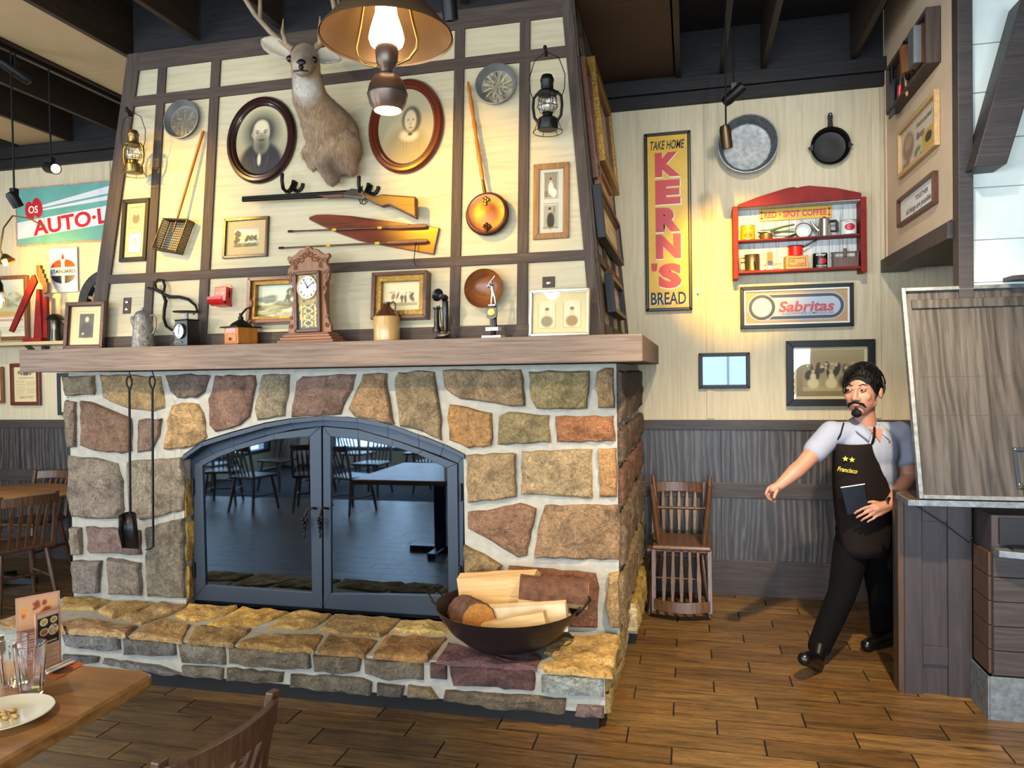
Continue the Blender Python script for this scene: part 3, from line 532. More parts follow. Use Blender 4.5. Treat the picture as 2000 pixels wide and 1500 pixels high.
# ---------------------------------------------------------------- glass fire doors
FD = Fr((0, 4.10, 0)); D0 = thing('fire_screen', 'pair of arched black steel and smoked glass fireplace doors with twig handles', 'fire screen', T(V((0, 0, 0))))
def P2(px, fr=FD): return [(fr.at(*p).x, fr.at(*p).z) for p in px]
def ringb(b, o, i, y0, y1):
    n = len(o)
    for k in range(n): b.prism([o[k], o[(k + 1) % n], i[(k + 1) % n], i[k]], y0, y1)
    return b
so = P2([(376, 1169), (374, 893), (400, 868), (452, 848), (520, 829), (570, 821), (634, 817), (700, 820), (760, 835), (820, 853), (868, 871), (907, 890), (906, 1198)])
si = P2([(384, 1150), (386, 903), (420, 886), (460, 870), (520, 851), (575, 839), (634, 832), (700, 838), (760, 855), (820, 875), (862, 890), (896, 905), (898, 1176)])
ringb(B(), so, si, 4.085, 4.16).build('door_frame', M['fire'], D0, bevel=.003)
lp = [(360, 890), (398, 863), (452, 846), (520, 827), (570, 818), (634, 812), (700, 816), (760, 827), (820, 849), (868, 867), (909, 887)]; lo_ = P2(lp, FST); li = P2([(x, y + 9) for x, y in lp], FST); b = B()
for k in range(len(lp) - 1): b.prism([lo_[k], lo_[k + 1], li[k + 1], li[k]], 4.0, 4.12)
b.build('arch_lintel', M['fire'], D0, bevel=.003)
LO = [(383, 1169), (386, 903), (420, 886), (460, 870), (540, 846), (632, 832), (634, 1186)]; LI = [(407, 1140), (401, 909), (430, 893), (466, 879), (540, 858), (609, 852), (614, 1154)]
RO = [(637, 1186), (635, 832), (704, 839), (770, 858), (830, 879), (896, 905), (900, 1203)]; RI = [(651, 1156), (650, 852), (704, 858), (770, 871), (818, 886), (876, 913), (879, 1160)]
for nm, o_, i_, hx in (('left', LO, LI, 622), ('right', RO, RI, 645)):
    o2, i2 = P2(o_), P2(i_); dr = ringb(B(), o2, i2, 4.07, 4.10).build('door', M['fire'], D0, bevel=.003)
    B().prism(i2, 4.083, 4.087).build('glass', M['smoke'], dr)
    p = FD.at(hx, 992); hp = B(); s_ = -1 if nm == 'left' else -.55
    hp.tube([(p.x, 4.075, p.z), (p.x, 4.03, p.z + .012), (p.x + .03 * s_, 4.02, p.z + .005), (p.x + .05 * s_, 4.02, p.z - .04)], .007)
    for k in range(9):
        a = k * 2.4; hp.ell((p.x + (.052 + .012 * math.cos(a) * (1 - k / 12)) * s_, 4.02 + .012 * math.sin(a) * (1 - k / 12), p.z - .055 - k * .009), .013 - k * .0007, 8, 6)
    hp.ell((p.x + .052 * s_, 4.02, p.z - .15), (.007, .007, .02), 8, 6); hp.build('handle', M['iron'], dr, smooth=60)
for x, y in ((384, 950), (386, 1110), (903, 960), (901, 1120)):
    p = FD.at(x, y); B().box(p.x - .008, p.x + .008, 4.055, 4.085, p.z - .05, p.z + .05).build('hinge', M['black'], D0, bevel=.003)
# grate and logs inside the firebox
gt = thing('fire_grate', 'dark iron grate with curved legs inside the firebox behind the glass', 'grate', T(V((-1.45, 4.5, .29))))
b = B(); b.box(-.42, .42, -.16, -.145, .15, .165).box(-.42, .42, .14, .155, .15, .165)
for i in range(7): x = -.36 + .12 * i; b.tube([(x, -.2, .27), (x, -.15, .165), (x, .14, .16), (x, .18, .27)], .012, 6)
for x in (-.24, .24): b.tube([(x, -.14, .15), (x - .03, -.17, .08), (x - .03, -.16, 0)], .016, 6); b.tube([(x, .14, .15), (x, .15, 0)], .014, 6)
b.build('grate_bars', M['steel'], gt)
def firelog(name, label, p0, p1, r, group):
    b = B(); n = 7; pts = [V(p0).lerp(V(p1), i / (n - 1)) + V((random.uniform(-1, 1), random.uniform(-1, 1), random.uniform(-1, 1))) * r * .16 for i in range(n)]
    b.tube(pts, [r * random.uniform(.8, 1.1) for _ in range(n)], 10); return tag(b.build(name, M['bark'], None, smooth=60), label, 'log', group)
for k, (p0, p1, r, s) in enumerate((((-1.9, 4.42, .52), (-1.1, 4.45, .50), .055, 'front charred log on the grate behind the right glass door'), ((-1.85, 4.56, .50), (-1.05, 4.55, .53), .06, 'rear charred log on the grate behind the right glass door'), ((-1.75, 4.40, .60), (-1.35, 4.60, .66), .05, 'topmost crossed log of the pile on the grate'), ((-1.45, 4.62, .66), (-1.05, 4.42, .60), .05, 'right crossed log leaning on the grate pile'), ((-1.95, 4.25, .33), (-1.25, 4.26, .35), .035, 'pale thin log lying low in front of the grate'))):
    o = firelog('fire_log', s, p0, p1, r, 'logs inside the firebox')
    o.data.materials[0] = mat('ceramic_log', '#9a8f82' if k == 4 else '#6a5d50', .85, var=.35, vs=20)
b = B()
for i in range(160): p = (random.uniform(-2.8, -1.0), random.uniform(4.2, 4.36), .295); b.ell((p[0], p[1], .30), (random.uniform(.012, .03), .018, .014), 6, 4)
tag(b.build('lava_rock', M['bark'], None), 'bed of small dark lava rocks along the firebox floor', 'rocks', None, 'stuff')
# ================================================================ THINGS ON THE HOOD
def ovalring(b, rx, rz, prof, n=48):
    b.loft([[((rx - o) * math.cos(2 * math.pi * k / n), -y, (rz - o) * math.sin(2 * math.pi * k / n)) for k in range(n)] for o, y in prof], True, False); return b
def oval(name, label, cx, cy, xl_, xr_, yt, yb, fm, art):
    c = FCH.at(cx, cy, .02); rx = (FCH.at(xr_, cy, .02).x - FCH.at(xl_, cy, .02).x) / 2; rz = (FCH.at(cx, yt, .02).z - FCH.at(cx, yb, .02).z) / 2
    t = thing(name, label, 'picture', onfr(FCH, c.x, c.z, .006), 'oval portraits beside the mounted deer')
    ovalring(B(), rx, rz, [(0, 0), (0, .018), (.012, .034), (.028, .036), (.036, .026), (.046, .028), (.056, .02), (.062, .012), (.062, 0)]).build('frame', fm, t, smooth=35)
    iw, ih = 2 * (rx - .058), 2 * (rz - .058)
    art.build(iw, ih, t, -.010, 'portrait', mask=lambda u, v: (u - .5) ** 2 + (v - .5) ** 2 < .25)
    return t
a = Art(70, 90, '#a99b78', .06, 3).grad('#8d8266', '#b3a683', .1, .9).ell(.5, .62, .42, .36, '#3a3a36', .5, .95).ell(.5, .05, .6, .28, '#b0a27e', .6, .8)
a.ell(.5, .17, .46, .33, '#24252a', .22).ell(.5, .3, .34, .18, '#202126', .3).ell(.49, .61, .175, .2, '#b3a385', .15).ell(.49, .70, .15, .1, '#cdbd9d', .4).ell(.5, .45, .175, .17, '#857a66', .3).ell(.5, .40, .14, .16, '#4f4a3c', .6, .75).ell(.33, .59, .03, .05, '#9c8d70', .4)
a.ell(.42, .605, .038, .013, '#1d1a17', .5).ell(.57, .605, .038, .013, '#1d1a17', .5).ell(.42, .635, .055, .011, '#3d372b', .6).ell(.57, .635, .055, .011, '#3d372b', .6).ell(.495, .555, .026, .05, '#86775e', .6).ell(.5, .50, .085, .022, '#3d382d', .6).ell(.47, .22, .04, .1, '#c3b695', .3).ell(.38, .2, .02, .14, '#3a3a40', .5, .7, .3).ell(.62, .2, .02, .14, '#3a3a40', .5, .7, -.3)
oval('oval_portrait', 'dark oval frame with portrait of a bearded man left of the deer', 510, 273, 443, 577, 189, 358, M['mahog'], a)
a = Art(70, 90, '#a59472', .06, 4).grad('#9a8965', '#ab9c7a', 0, 1).ell(.52, .2, .46, .33, '#8b7a58', .3, .9).ell(.56, .38, .2, .1, '#c2b08a', .4)
a.ell(.6, .58, .19, .2, '#4b4438', .2, .9).ell(.58, .57, .12, .16, '#bba883', .25).ell(.54, .58, .022, .012, '#3d3527', .5).ell(.63, .58, .022, .012, '#3d3527', .5).ell(.58, .53, .018, .04, '#96845f', .6).ell(.585, .475, .05, .012, '#6b5940', .5)
for k in range(9): a.ell(.3 + .055 * k, .22, .006, .16, '#5e5139', .8, .5)
a.ell(.58, .39, .05, .025, '#3d372b', .4)
oval('oval_portrait', 'red-brown oval frame with portrait of a woman right of the deer', 792, 246, 719, 865, 154, 338, M['mahogr'], a)
# --- mounted deer
dr = thing('deer_head', 'mounted mule deer head and shoulders with branching antlers on the hood', 'trophy', onfr(FCH, *(lambda p: (p.x, p.z))(FCH.at(640, 270, .02)), .02))
_o = FCH.at(640, 270, .02)
def dp(x, y, off): p = FCH.at(x, y, off); return V((p.x - _o.x, p.y + .02, p.z - _o.z))
m_, nt_, b_ = _new('deer_hide'); vec_ = _mapped(nt_, (1, 1, 1), rnd=False); fn = _ramp(nt_, _noise(nt_, vec_, 16, 6), [(.25, '#8a6846'), (.5, '#ac8a62'), (.75, '#bf9f78')])
def patch(prev, p, r, col, soft=.05):
    vm = nt_.nodes.new('ShaderNodeVectorMath'); vm.operation = 'DISTANCE'; vm.inputs[1].default_value = p; nt_.links.new(vec_, vm.inputs[0])
    mr = nt_.nodes.new('ShaderNodeMapRange'); mr.inputs[1].default_value = r + soft; mr.inputs[2].default_value = r - soft; nt_.links.new(vm.outputs['Value'], mr.inputs[0])
    mx = nt_.nodes.new('ShaderNodeMix'); mx.data_type = 'RGBA'; nt_.links.new(mr.outputs[0], mx.inputs[0]); nt_.links.new(prev, mx.inputs[6]); mx.inputs[7].default_value = (*lin(col), 1); return mx.outputs[2]
fn = patch(fn, dp(597, 172, .42), .075, '#d9d2c6', .035); fn = patch(fn, dp(588, 140, .60), .06, '#d6cbb8', .03); fn = patch(fn, dp(598, 96, .42), .05, '#5b4636', .03); fn = patch(fn, dp(650, 330, .14), .08, '#6b5038', .05)
nt_.links.new(fn, b_.inputs['Base Color']); b_.inputs['Roughness'].default_value = .9; b_.inputs['Sheen Weight'].default_value = .3
_bump(nt_, b_, _noise(nt_, _mapped(nt_, (60, 60, 14), rnd=False), 2.2, 6, .7), .9, .02)
b = B()
b.ell(dp(650, 275, .09), (.165, .12, .20), 18, 10); b.cap(dp(640, 250, .14), .15, dp(606, 195, .30), .098); b.cap(dp(606, 195, .30), .098, dp(599, 150, .40), .082); b.cap(dp(599, 150, .4), .082, dp(595, 118, .45), .078)
b.cap(dp(595, 116, .45), .078, dp(590, 128, .56), .056); b.cap(dp(590, 128, .56), .052, dp(588, 131, .63), .038); b.ell(dp(597, 102, .43), (.07, .06, .05))
b.cap(dp(668, 290, .1), .12, dp(672, 315, .1), .08); b.cap(dp(640, 310, .12), .09, dp(648, 346, .1), .05); b.cap(dp(606, 300, .12), .055, dp(612, 322, .09), .035); b.cap(dp(670, 322, .12), .045, dp(686, 330, .1), .04)
b.ell(dp(572, 115, .47), (.028, .03, .025)); b.ell(dp(612, 117, .47), (.028, .03, .025))
hide = b.build('hide', m_, dr, remesh=.012, smoothit=6)
bpy.context.view_layer.update(); ev = hide.evaluated_get(bpy.context.evaluated_depsgraph_get()); em = ev.to_mesh(); b = B(); rgd = random.Random(5); pl = em.polygons; npl = len(pl)
for k in range(9000):
    p_ = pl[rgd.randrange(npl)]; n_ = V(p_.normal); c_ = V(p_.center) + V((rgd.uniform(-.005, .005), rgd.uniform(-.005, .005), rgd.uniform(-.005, .005))); fl_ = V((0, .25, -1)); fl_ = (fl_ - n_ * fl_.dot(n_)).normalized(); sd_ = n_.cross(fl_) * .0022
    L_ = rgd.uniform(.014, .028) * (.5 if c_.y < -.38 else 1); b.add([c_ - sd_, c_ + sd_, c_ + fl_ * L_ + n_ * L_ * rgd.uniform(.18, .4)], [(0, 1, 2)])
ev.to_mesh_clear(); o = b.build('fur', m_, dr); o['kind'] = 'stuff'
B().ell(dp(588, 122, .655), (.026, .014, .018)).ell(dp(588, 131, .655), (.014, .012, .014)).build('nose', M['black'], dr, smooth=60)
B().tube([dp(574, 139, .64), dp(588, 137, .665), dp(602, 139, .64)], .004, 6).build('mouth', M['black'], dr)
for x, y in ((566, 115), (614, 117)): B().ell(dp(x, y, .505), .019, 12, 8).build('eye', M['blackp'], dr, smooth=60)
def ear(p0, p1, wd, name='ear'):
    p0, p1 = V(p0), V(p1); d = p1 - p0; side = V((d.z, 0, -d.x)).normalized(); R_ = []
    for t, k in ((0, .35), (.2, .8), (.45, 1), (.7, .85), (.9, .4), (1, .06)):
        c = p0 + d * t; R_.append([c + side * (wd * k * s) + V((0, .035 * (abs(s) ** 1.6) * -k + .02, 0)) for s in (-1, -.5, 0, .5, 1)])
    b = B(); b.loft(R_, False, False); o = b.build(name, M['furw'], dr, smooth=80); s = o.modifiers.new('thick', 'SOLIDIFY'); s.thickness = .008
ear(dp(566, 108, .43), dp(506, 74, .42), .048); ear(dp(614, 108, .43), dp(662, 112, .42), .045)
for pts in ([(574, 98, .43), (560, 88, .42), (530, 64, .42), (498, 28, .45), (480, 0, .5), (478, -30, .55)], [(612, 98, .43), (625, 85, .42), (640, 60, .42), (655, 25, .45), (650, 0, .5), (640, -30, .52)]):
    b = B(); P_ = [dp(*p) for p in pts]; b.tube(P_, [.02, .018, .016, .015, .014, .011], 10)
    s_ = -1 if pts[0][0] < 590 else 1
    q = dp(pts[1][0], pts[1][1], .43); b.tube([q, q + V((.012 * s_, -.03, .06)), q + V((-.02 * s_ * -1 * .5, -.03, .14))], [.014, .011, .003], 8)
    q = dp(pts[3][0] + 10, pts[3][1] + 8, .45); b.tube([q, q + V((.03 * -s_ * .3, -.02, .09)), q + V((.0, -.02, .2))], [.013, .011, .006], 8)
    b.build('antler', M['antler'], dr, smooth=60)
# --- barn lanterns
def lantern(label, px, py_bot, H, mt_, hookpx, off=.13):
    p = FCH.at(px, py_bot, off); t = thing('barn_lantern', label, 'lantern', FCH.M @ T(p) @ Rx(6.6), 'barn lanterns hanging from hooks'); k = H / .33
    def L(*pr): return [(r * k, z * k) for r, z in pr]
    B().lathe(L((.001, .012), (.056, .014), (.06, .025), (.06, .07), (.05, .08), (.03, .085), (.028, .105), (.034, .11), (.001, .112)), 20).build('fuel_font', mt_, t, smooth=40)
    B().lathe(L((.030, .108), (.040, .125), (.049, .155), (.046, .185), (.034, .212)), 18, caps=False).build('globe', M['clear'], t, smooth=60)
    B().lathe(L((.03, .212), (.058, .213), (.062, .22), (.055, .232), (.036, .24), (.036, .285), (.04, .29), (.04, .3), (.03, .325), (.001, .33)), 20).build('hood', mt_, t, smooth=40)
    b = B()
    for s in (-1, 1): b.tube([(s * .05 * k, 0, .05 * k), (s * .078 * k, 0, .09 * k), (s * .085 * k, 0, .15 * k), (s * .08 * k, 0, .2 * k), (s * .055 * k, 0, .228 * k)], .0085 * k, 8)
    b.build('side_tubes', mt_, t, smooth=60); b = B()
    for z, r in ((.0, .085), (.145, .058), (.19, .055)): b.tube([(r * k * math.cos(a * math.pi / 10), r * k * math.sin(a * math.pi / 10), z * k) for a in range(21)], .0022 * k, 6)
    for a in range(6): c_, s_ = math.cos(a * 1.047), math.sin(a * 1.047); b.tube([(.06 * k * c_, .06 * k * s_, .06 * k), (.085 * k * c_, .085 * k * s_, 0)], .002 * k, 5); b.tube([(.04 * k * c_, .04 * k * s_, .11 * k), (.058 * k * c_, .058 * k * s_, .15 * k), (.042 * k * c_, .042 * k * s_, .212 * k)], .002 * k, 5)
    b.build('wire_guard', mt_, t); b = B()
    b.tube([(-.085 * k, 0, .2 * k), (-.1 * k, 0, .24 * k), (-.105 * k, 0, .32 * k), (-.07 * k, 0, .42 * k), (0, 0, .46 * k), (.07 * k, 0, .42 * k), (.105 * k, 0, .32 * k), (.1 * k, 0, .24 * k), (.085 * k, 0, .2 * k)], .0025, 6); b.build('bail', M['iron'], t)
    b = B(); h0 = FCH.at(*hookpx, .02); q = h0 - p; R_ = Rx(-6.6)
    top = V((0, 0, .455 * k)); hk = [R_ @ V((q.x, p.y * -1 - .02, q.z)), R_ @ V((q.x * .6, -p.y - .07, q.z * .97)), top + V((0, -.03, .03)), top + V((0, -.01, -.03)), top + V((0, .02, -.02)), top + V((0, .03, .02))]
    hk = [V((q.x * .8, .11, top.z + .06)), V((q.x * .5, .06, top.z + .05)), V((q.x * .2, .02, top.z + .02)), V((0, -.005, top.z - .02)), V((0, -.03, top.z - .03)), V((0, -.05, top.z + .01))]
    b.tube(hk, .007, 8).ell(hk[-1], .011, 8, 6).build('hook', M['iron'], t, smooth=60); return t
lantern('tarnished brass barn lantern hanging at the left edge of the hood', 262, 342, .285, mat('tarnished_brass', '#6b5c3c', .36, .85, var=.2, vs=30), (250, 200))
lantern('black barn lantern hanging above the tall wooden double frame', 1070, 258, .315, M['black'], (1066, 100))
# --- tin pans on the hood
def wallpan(name, label, fr, cx, cy, xl_, xr_, depth, m, lip=.006, group=None, cat='pan'):
    c = fr.at(cx, cy, .02); r = (fr.at(xr_, cy, .02) - fr.at(xl_, cy, .02)).length / 2
    t = B().lathe([(.001, 0), (r * .4, 0), (r * .79, 0), (r * .82, .001), (r * .85, .006), (r * .98, depth), (r, depth + .004), (r + lip, depth + .003), (r + lip, depth - .002), (r * .99, depth - .004), (r * .88, .0), (r * .86, -.004), (.001, -.004)], 40, Rx(90)).build(name, m, None, smooth=35)
    t.matrix_world = onfr(fr, c.x, c.z, .006); return tag(t, label, cat, group)
wallpan('pie_tin', 'round dented pie tin hung above the wire basket shovel', FCH, 357.5, 235, 326, 390, .035, M['tin'])
wallpan('cake_tin', 'round grey cake tin hung right of the bed warmer handle', FCH, 970, 167.5, 932, 1008, .04, M['tin'])
# --- wire basket on a long handle
q = FCH.at(336, 460, .02); t = thing('corn_popper', 'brown wire mesh corn popper basket on a long wooden handle', 'popper', onfr(FCH, q.x, q.z, .01))
def rel(fr, q, x, y, off=.02): p = fr.at(x, y, off); return V((p.x - q.x, p.y + .01, p.z - q.z))
h0, h1_ = rel(FCH, q, 397, 256, .03), rel(FCH, q, 347, 424, .06)
B().tube([h0, h0.lerp(h1_, .1), h1_], [.011, .009, .008], 10).build('handle', M['maple'], t, smooth=60); b = B(); b.tube([h1_, h1_ + (h1_ - h0).normalized() * .1], .005, 6)
C4 = [rel(FCH, q, *p, .08) for p in ((319, 427), (366, 429), (343, 492), (297, 484))]; N4 = [c + V((0, .065, 0)) for c in C4]
for i in range(4): b.tube([C4[i], C4[(i + 1) % 4]], .005, 6); b.tube([N4[i], N4[(i + 1) % 4]], .004, 6); b.tube([C4[i], N4[i]], .004, 6)
b.build('basket_frame', M['wireb'], t); b = B(); n = 13
for i in range(1, n):
    f = i / n
    for X0, X1, X2, X3 in ((N4[0], N4[1], N4[2], N4[3]), (C4[0], C4[1], N4[1], N4[0]), (C4[1], C4[2], N4[2], N4[1]), (C4[2], C4[3], N4[3], N4[2]), (C4[3], C4[0], N4[0], N4[3])):
        b.tube([X0.lerp(X1, f), X3.lerp(X2, f)], .0018, 4); b.tube([X0.lerp(X3, f), X1.lerp(X2, f)], .0018, 4)
o = b.build('wire_mesh', M['wireb'], t); o['kind'] = 'stuff'
# --- bed warmer
q = FCH.at(955, 422, .02); t = thing('bed_warmer', 'round copper bed warmer on a long turned wooden handle', 'bed warmer', onfr(FCH, q.x, q.z, .01)); r = (FCH.at(997, 422).x - FCH.at(914, 422).x) / 2
B().lathe([(.001, 0), (r * .8, 0), (r * .95, .02), (r, .05), (r * .97, .056), (r * .9, .058), (.001, .058)], 36, Rx(90)).build('pan', M['copperd'], t, smooth=35)
B().lathe([(r * .97, .056), (r * .93, .066), (r * .86, .07), (r * .8, .066), (r * .4, .074), (.001, .078)], 36, Rx(90)).build('lid', M['copper'], t, smooth=50)
h0, h1_ = rel(FCH, q, 914, 160, .035), rel(FCH, q, 943, 352, .05); h2_ = rel(FCH, q, 948, 383, .06); b = B(); rr = [.006, .012, .009, .013, .012, .009, .014, .011, .009, .013, .012, .014, .010, .013, .009]
b.tube([h0.lerp(h1_, k / 14) for k in range(15)], rr, 10).build('handle', M['maple'], t, smooth=60); B().tube([h1_, h2_], [.009, .011], 10).build('socket', M['brass'], t, smooth=60)
for x, y in ((948, 392), (950, 444)):
    p = rel(FCH, q, x, y, .09); b = B()
    for dx, dz in ((0, 0), (-.014, .008), (.014, .008), (0, -.016), (0, .018)): b.ell((p.x + dx, -.079, p.z + dz), (.009, .004, .011), 8, 6)
    b.build('lid_ornament', M['brass'] if y < 400 else M['copperd'], t, smooth=60)
# --- framed pictures on the hood
def portrait_bits(a, x, y, s, dark='#3a342c', face='#a8977a', dress=None):
    a.ell(x, y - .55 * s, .55 * s, .6 * s, dress or dark, .15).ell(x, y, .22 * s, .3 * s, face, .2).ell(x, y + .16 * s, .24 * s, .2 * s, dark, .3, .9)
    return a.ell(x, y, .18 * s, .22 * s, face, .4)
a = Art(40, 90, '#c7b27c', .05, 5); a.rect(.2, .8, .56, .92, '#b5a57f').ell(.5, .72, .24, .13, '#6f6248', .4).ell(.5, .8, .07, .03, '#c4b48f', .4).rect(.2, .82, .1, .44, '#d9d2c0').ell(.5, .26, .2, .1, '#bfb6a2', .5).ell(.52, .32, .08, .035, '#54493b', .4).ell(.52, .305, .06, .03, '#c9bda4', .3).box(.17, .83, .54, .94, '#8d7a4c').box(.17, .85, .08, .46, '#8d7a4c')
framed('tall_frame', 'tall narrow black frame with two small portraits left of the popper', FCH, [(240, 388), (291, 387), (284, 508), (230, 512)], .028, .022, M['black'], a)
a = Art(46, 100, '#c6c2b4', .08, 6); a.rect(.22, .74, .56, .93, '#8f8678').ell(.48, .7, .13, .12, '#d8d2c6', .3).ell(.47, .82, .06, .035, '#c0b4a2', .3).ell(.47, .85, .05, .03, '#332c26', .4).ell(.6, .63, .14, .08, '#dcd6ca', .3).rect(.22, .34, .56, .66, '#6e6558', .7)
a.rect(.2, .74, .1, .44, '#a59c8b').ell(.48, .2, .18, .15, '#2b2522', .25).ell(.45, .35, .055, .035, '#bfae98', .3).ell(.44, .385, .07, .03, '#2f2823', .3).ell(.62, .36, .03, .08, '#5a5142', .5).box(.18, .78, .54, .95, '#857a64', .012).box(.16, .78, .08, .47, '#857a64', .012)
framed('wood_frame', 'tall light wooden frame with two photographs right of the bed warmer', FCH, [(1041, 320), (1111, 316), (1111, 463), (1041, 468)], .033, .02, wood('pale_frame_wood', ['#6e4a28', '#8a6038', '#9c7045'], 'z', 4, 12, .5, .2), a, glassm=M['pane'])
def scenery(seed, sky0, sky1, nx=80, ny=60):
    a = Art(nx, ny, '#8a8f7a', .05, seed).grad(sky1, sky0, .45, 1); return a
a = scenery(7, '#8fa6ad', '#d9c268').rect(0, 1, 0, .46, '#9a9c86').ell(.6, .3, .5, .12, '#b9b69a', .5); a.blobs(40, 0, 1, .0, .2, .14, .05, ['#4d4c28', '#3b3d22', '#6a6a3a']).blobs(26, .45, 1, .38, .55, .035, .14, ['#1f2a22', '#2a3528'], .4, .95).blobs(16, .05, .22, .2, .9, .09, .12, ['#1c241c', '#26301f'], .4, .9).rect(.11, .14, .1, .95, '#17150f')
framed('landscape_frame', 'small walnut frame with a pine lake print below the shotgun barrel', FCH, [(437, 428), (525, 420), (520, 500), (433, 505)], .018, .022, M['mahog'], a, mat_w=.052, matcol=mat('tan_mount', '#b59a6c', .7))
a = scenery(8, '#b9bfae', '#c9bf93', 70, 60).blobs(40, 0, 1, 0, .45, .16, .07, ['#6f6638', '#8d8450', '#54522e', '#a39a74']).blobs(26, .5, 1, .5, .85, .04, .14, ['#3a4630', '#56603c'], .4).blobs(12, 0, .6, .45, .65, .12, .08, ['#5f6a5c', '#78806a']).ell(.65, .2, .15, .05, '#d8d3bd', .5)
t, _w, _h = framed('shadow_box', 'deep dark red shadow-box frame with a mountain print behind the clock', FCH, [(481, 544), (612, 533), (610, 625), (481, 634)], .024, .085, M['mahogr'], a, inner=(.02, M['gold']))
a = Art(60, 50, '#cdb27c', .08, 9).rect(.05, .95, .05, .95, '#d9c496').blobs(7, .18, .85, .42, .56, .05, .14, ['#7a5a32', '#8f6d40', '#6a4c2a'], .4, .9).blobs(7, .18, .85, .6, .68, .03, .04, ['#a5835a'], .4).rect(.12, .9, .2, .3, '#8d7146', .6)
framed('shadow_box', 'deep walnut shadow-box frame with a faded group photo behind the jug', FCH, [(725, 533), (833, 526), (832, 621), (724, 623)], .022, .08, M['walnut'], a, inner=(.03, M['gold']))
# --- hood odds and ends
q = FCH.at(439, 580, .02); t = thing('match_holder', 'red metal match holder screwed to the hood above the coffee grinder', 'match holder', onfr(FCH, q.x, q.z, .006)); W_ = .05
b = B(); b.box(-.042, .042, -.06, 0, -.045, .055).build('holder_box', M['redm'], t, bevel=.004); B().loft([[(-.05, -.062 - .05 * math.sin(k * .4), -.06 + .03 * (1 - math.cos(k * .5))) for k in range(5)], [(.05, -.062 - .05 * math.sin(k * .4), -.06 + .03 * (1 - math.cos(k * .5))) for k in range(5)]], False, False).build('tray_lip', M['redm'], t).modifiers.new('thick', 'SOLIDIFY').thickness = .006
B().prism([(-.042, .055), (.042, .055), (.03, .075), (0, .085), (-.03, .075)], -.006, 0).box(-.045, .045, -.06, 0, -.062, -.045).build('back_plate', M['redm'], t); text('MATCHES', M['inkw'], t, 0, -.0605, .012, .06, .014)
B().ell((.043, -.03, .01), (.003, .008, .028), 10, 6).build('side_slot', M['black'], t)
for nm, lab, x, y, w_, h_, n in (('outlet_plate', 'brown electrical outlet plate with two sockets on the lower left of the hood', 248, 597, .056, .105, 2), ('light_switch', 'brown switch plate above the silver double portrait frame', 1071.5, 551, .07, .062, 1)):
    q = FCH.at(x, y, .01); t = thing(nm, lab, 'switch plate', onfr(FCH, q.x, q.z, .0065)); B().box(-w_ / 2, w_ / 2, -.007, 0, -h_ / 2, h_ / 2).build('plate', M['trim'], t, bevel=.003)
    for i in range(n): z = (.024 - .048 * i) if n == 2 else -.004; B().ell((0, -.008, z), (.014, .006, .014), 12, 6).ell((0, -.013, z), (.005, .004, .005), 8, 6).build('socket' if n == 2 else 'toggle', M['silver'], t)
q = FCH.at(949, 567, .02); r = (FCH.at(986, 567).x - FCH.at(912, 567).x) / 2
t = tag(B().lathe([(.001, .0), (r * .5, .006), (r * .8, .03), (r * .95, .065), (r * .98, .072), (r, .07), (r * .98, .06), (r * .84, .022), (r * .5, -.004), (.001, -.006)], 40, Rx(90)).build('wooden_bowl', M['bowlw'], None, smooth=40), 'shallow turned wooden bowl hung on the hood behind the baseball trophy', 'bowl'); t.matrix_world = onfr(FCH, q.x, q.z, .007)
# ice tongs
q = FCH.at(325, 600, .02); t = thing('ice_tongs', 'black iron ice tongs hanging open between coffee pot and scale', 'tongs', onfr(FCH, q.x, q.z, .01)); tp = lambda *p: [rel(FCH, q, x, y, .04) for x, y in p]
B().tube(tp((318, 572), (305, 564), (303, 553), (309, 546), (318, 548), (322, 558), (320, 570)), .008, 8).tube(tp((318, 574), (324, 588), (321, 605), (320, 622), (325, 637), (336, 645), (348, 645)), [.009, .011, .010, .009, .009, .007, .003], 8).build('tong_arm', M['iron'], t, smooth=60)
B().tube(tp((318, 574), (302, 566), (288, 562)), .007, 8).tube(tp((318, 574), (331, 580), (350, 580), (368, 585), (382, 597), (385, 606), (377, 615)), [.009, .011, .010, .009, .008, .007, .003], 8).build('tong_arm', M['iron'], t, smooth=60)
# shotgun on horseshoe hooks
q = FCH.at(650, 385, .02); t = thing('shotgun', 'old double-barrelled shotgun with a walnut stock resting on horseshoe hooks', 'gun', onfr(FCH, q.x, q.z, .03)); gp = lambda x, y, off=.1: (lambda p: V((p.x - q.x, p.y + .03, p.z - q.z)))(FCH.at(x, y, off))
for dz in (.0, -.016): B().tube([gp(474, 387) + V((0, dz * 0, dz * .9)), gp(690, 375) + V((0, 0, dz * .8))], [.010, .013], 10).build('barrel', M['iron'], t, smooth=60)
def flatpart(nm, m, px, off, th, bev=.006): return B().prism([(gp(x, y, off).x, gp(x, y, off).z) for x, y in px], gp(600, 380, off).y - th / 2, gp(600, 380, off).y + th / 2).build(nm, m, t, bevel=bev)
flatpart('receiver', mat('case_hardened_steel', '#5a5550', .35, .85), [(672, 378), (690, 370), (712, 374), (717, 385), (712, 392), (698, 388), (672, 386)], .1, .045); flatpart('forearm', M['walnut'], [(620, 383), (672, 379), (672, 386), (640, 387)], .1, .04)
flatpart('stock', wood('stock_walnut', ['#41240f', '#593318', '#6b4022'], 'x', 4, 8, .4, .1), [(712, 377), (735, 385), (750, 381), (815, 386), (816, 429), (762, 402), (748, 405), (733, 399), (714, 388)], .1, .045, .01)
B().tube([gp(702, 389), gp(704, 397), gp(712, 399), gp(718, 393)], .0035, 6).build('trigger_guard', M['iron'], t); B().tube([gp(708, 391), gp(707, 396)], .003, 5).build('trigger', M['iron'], t)
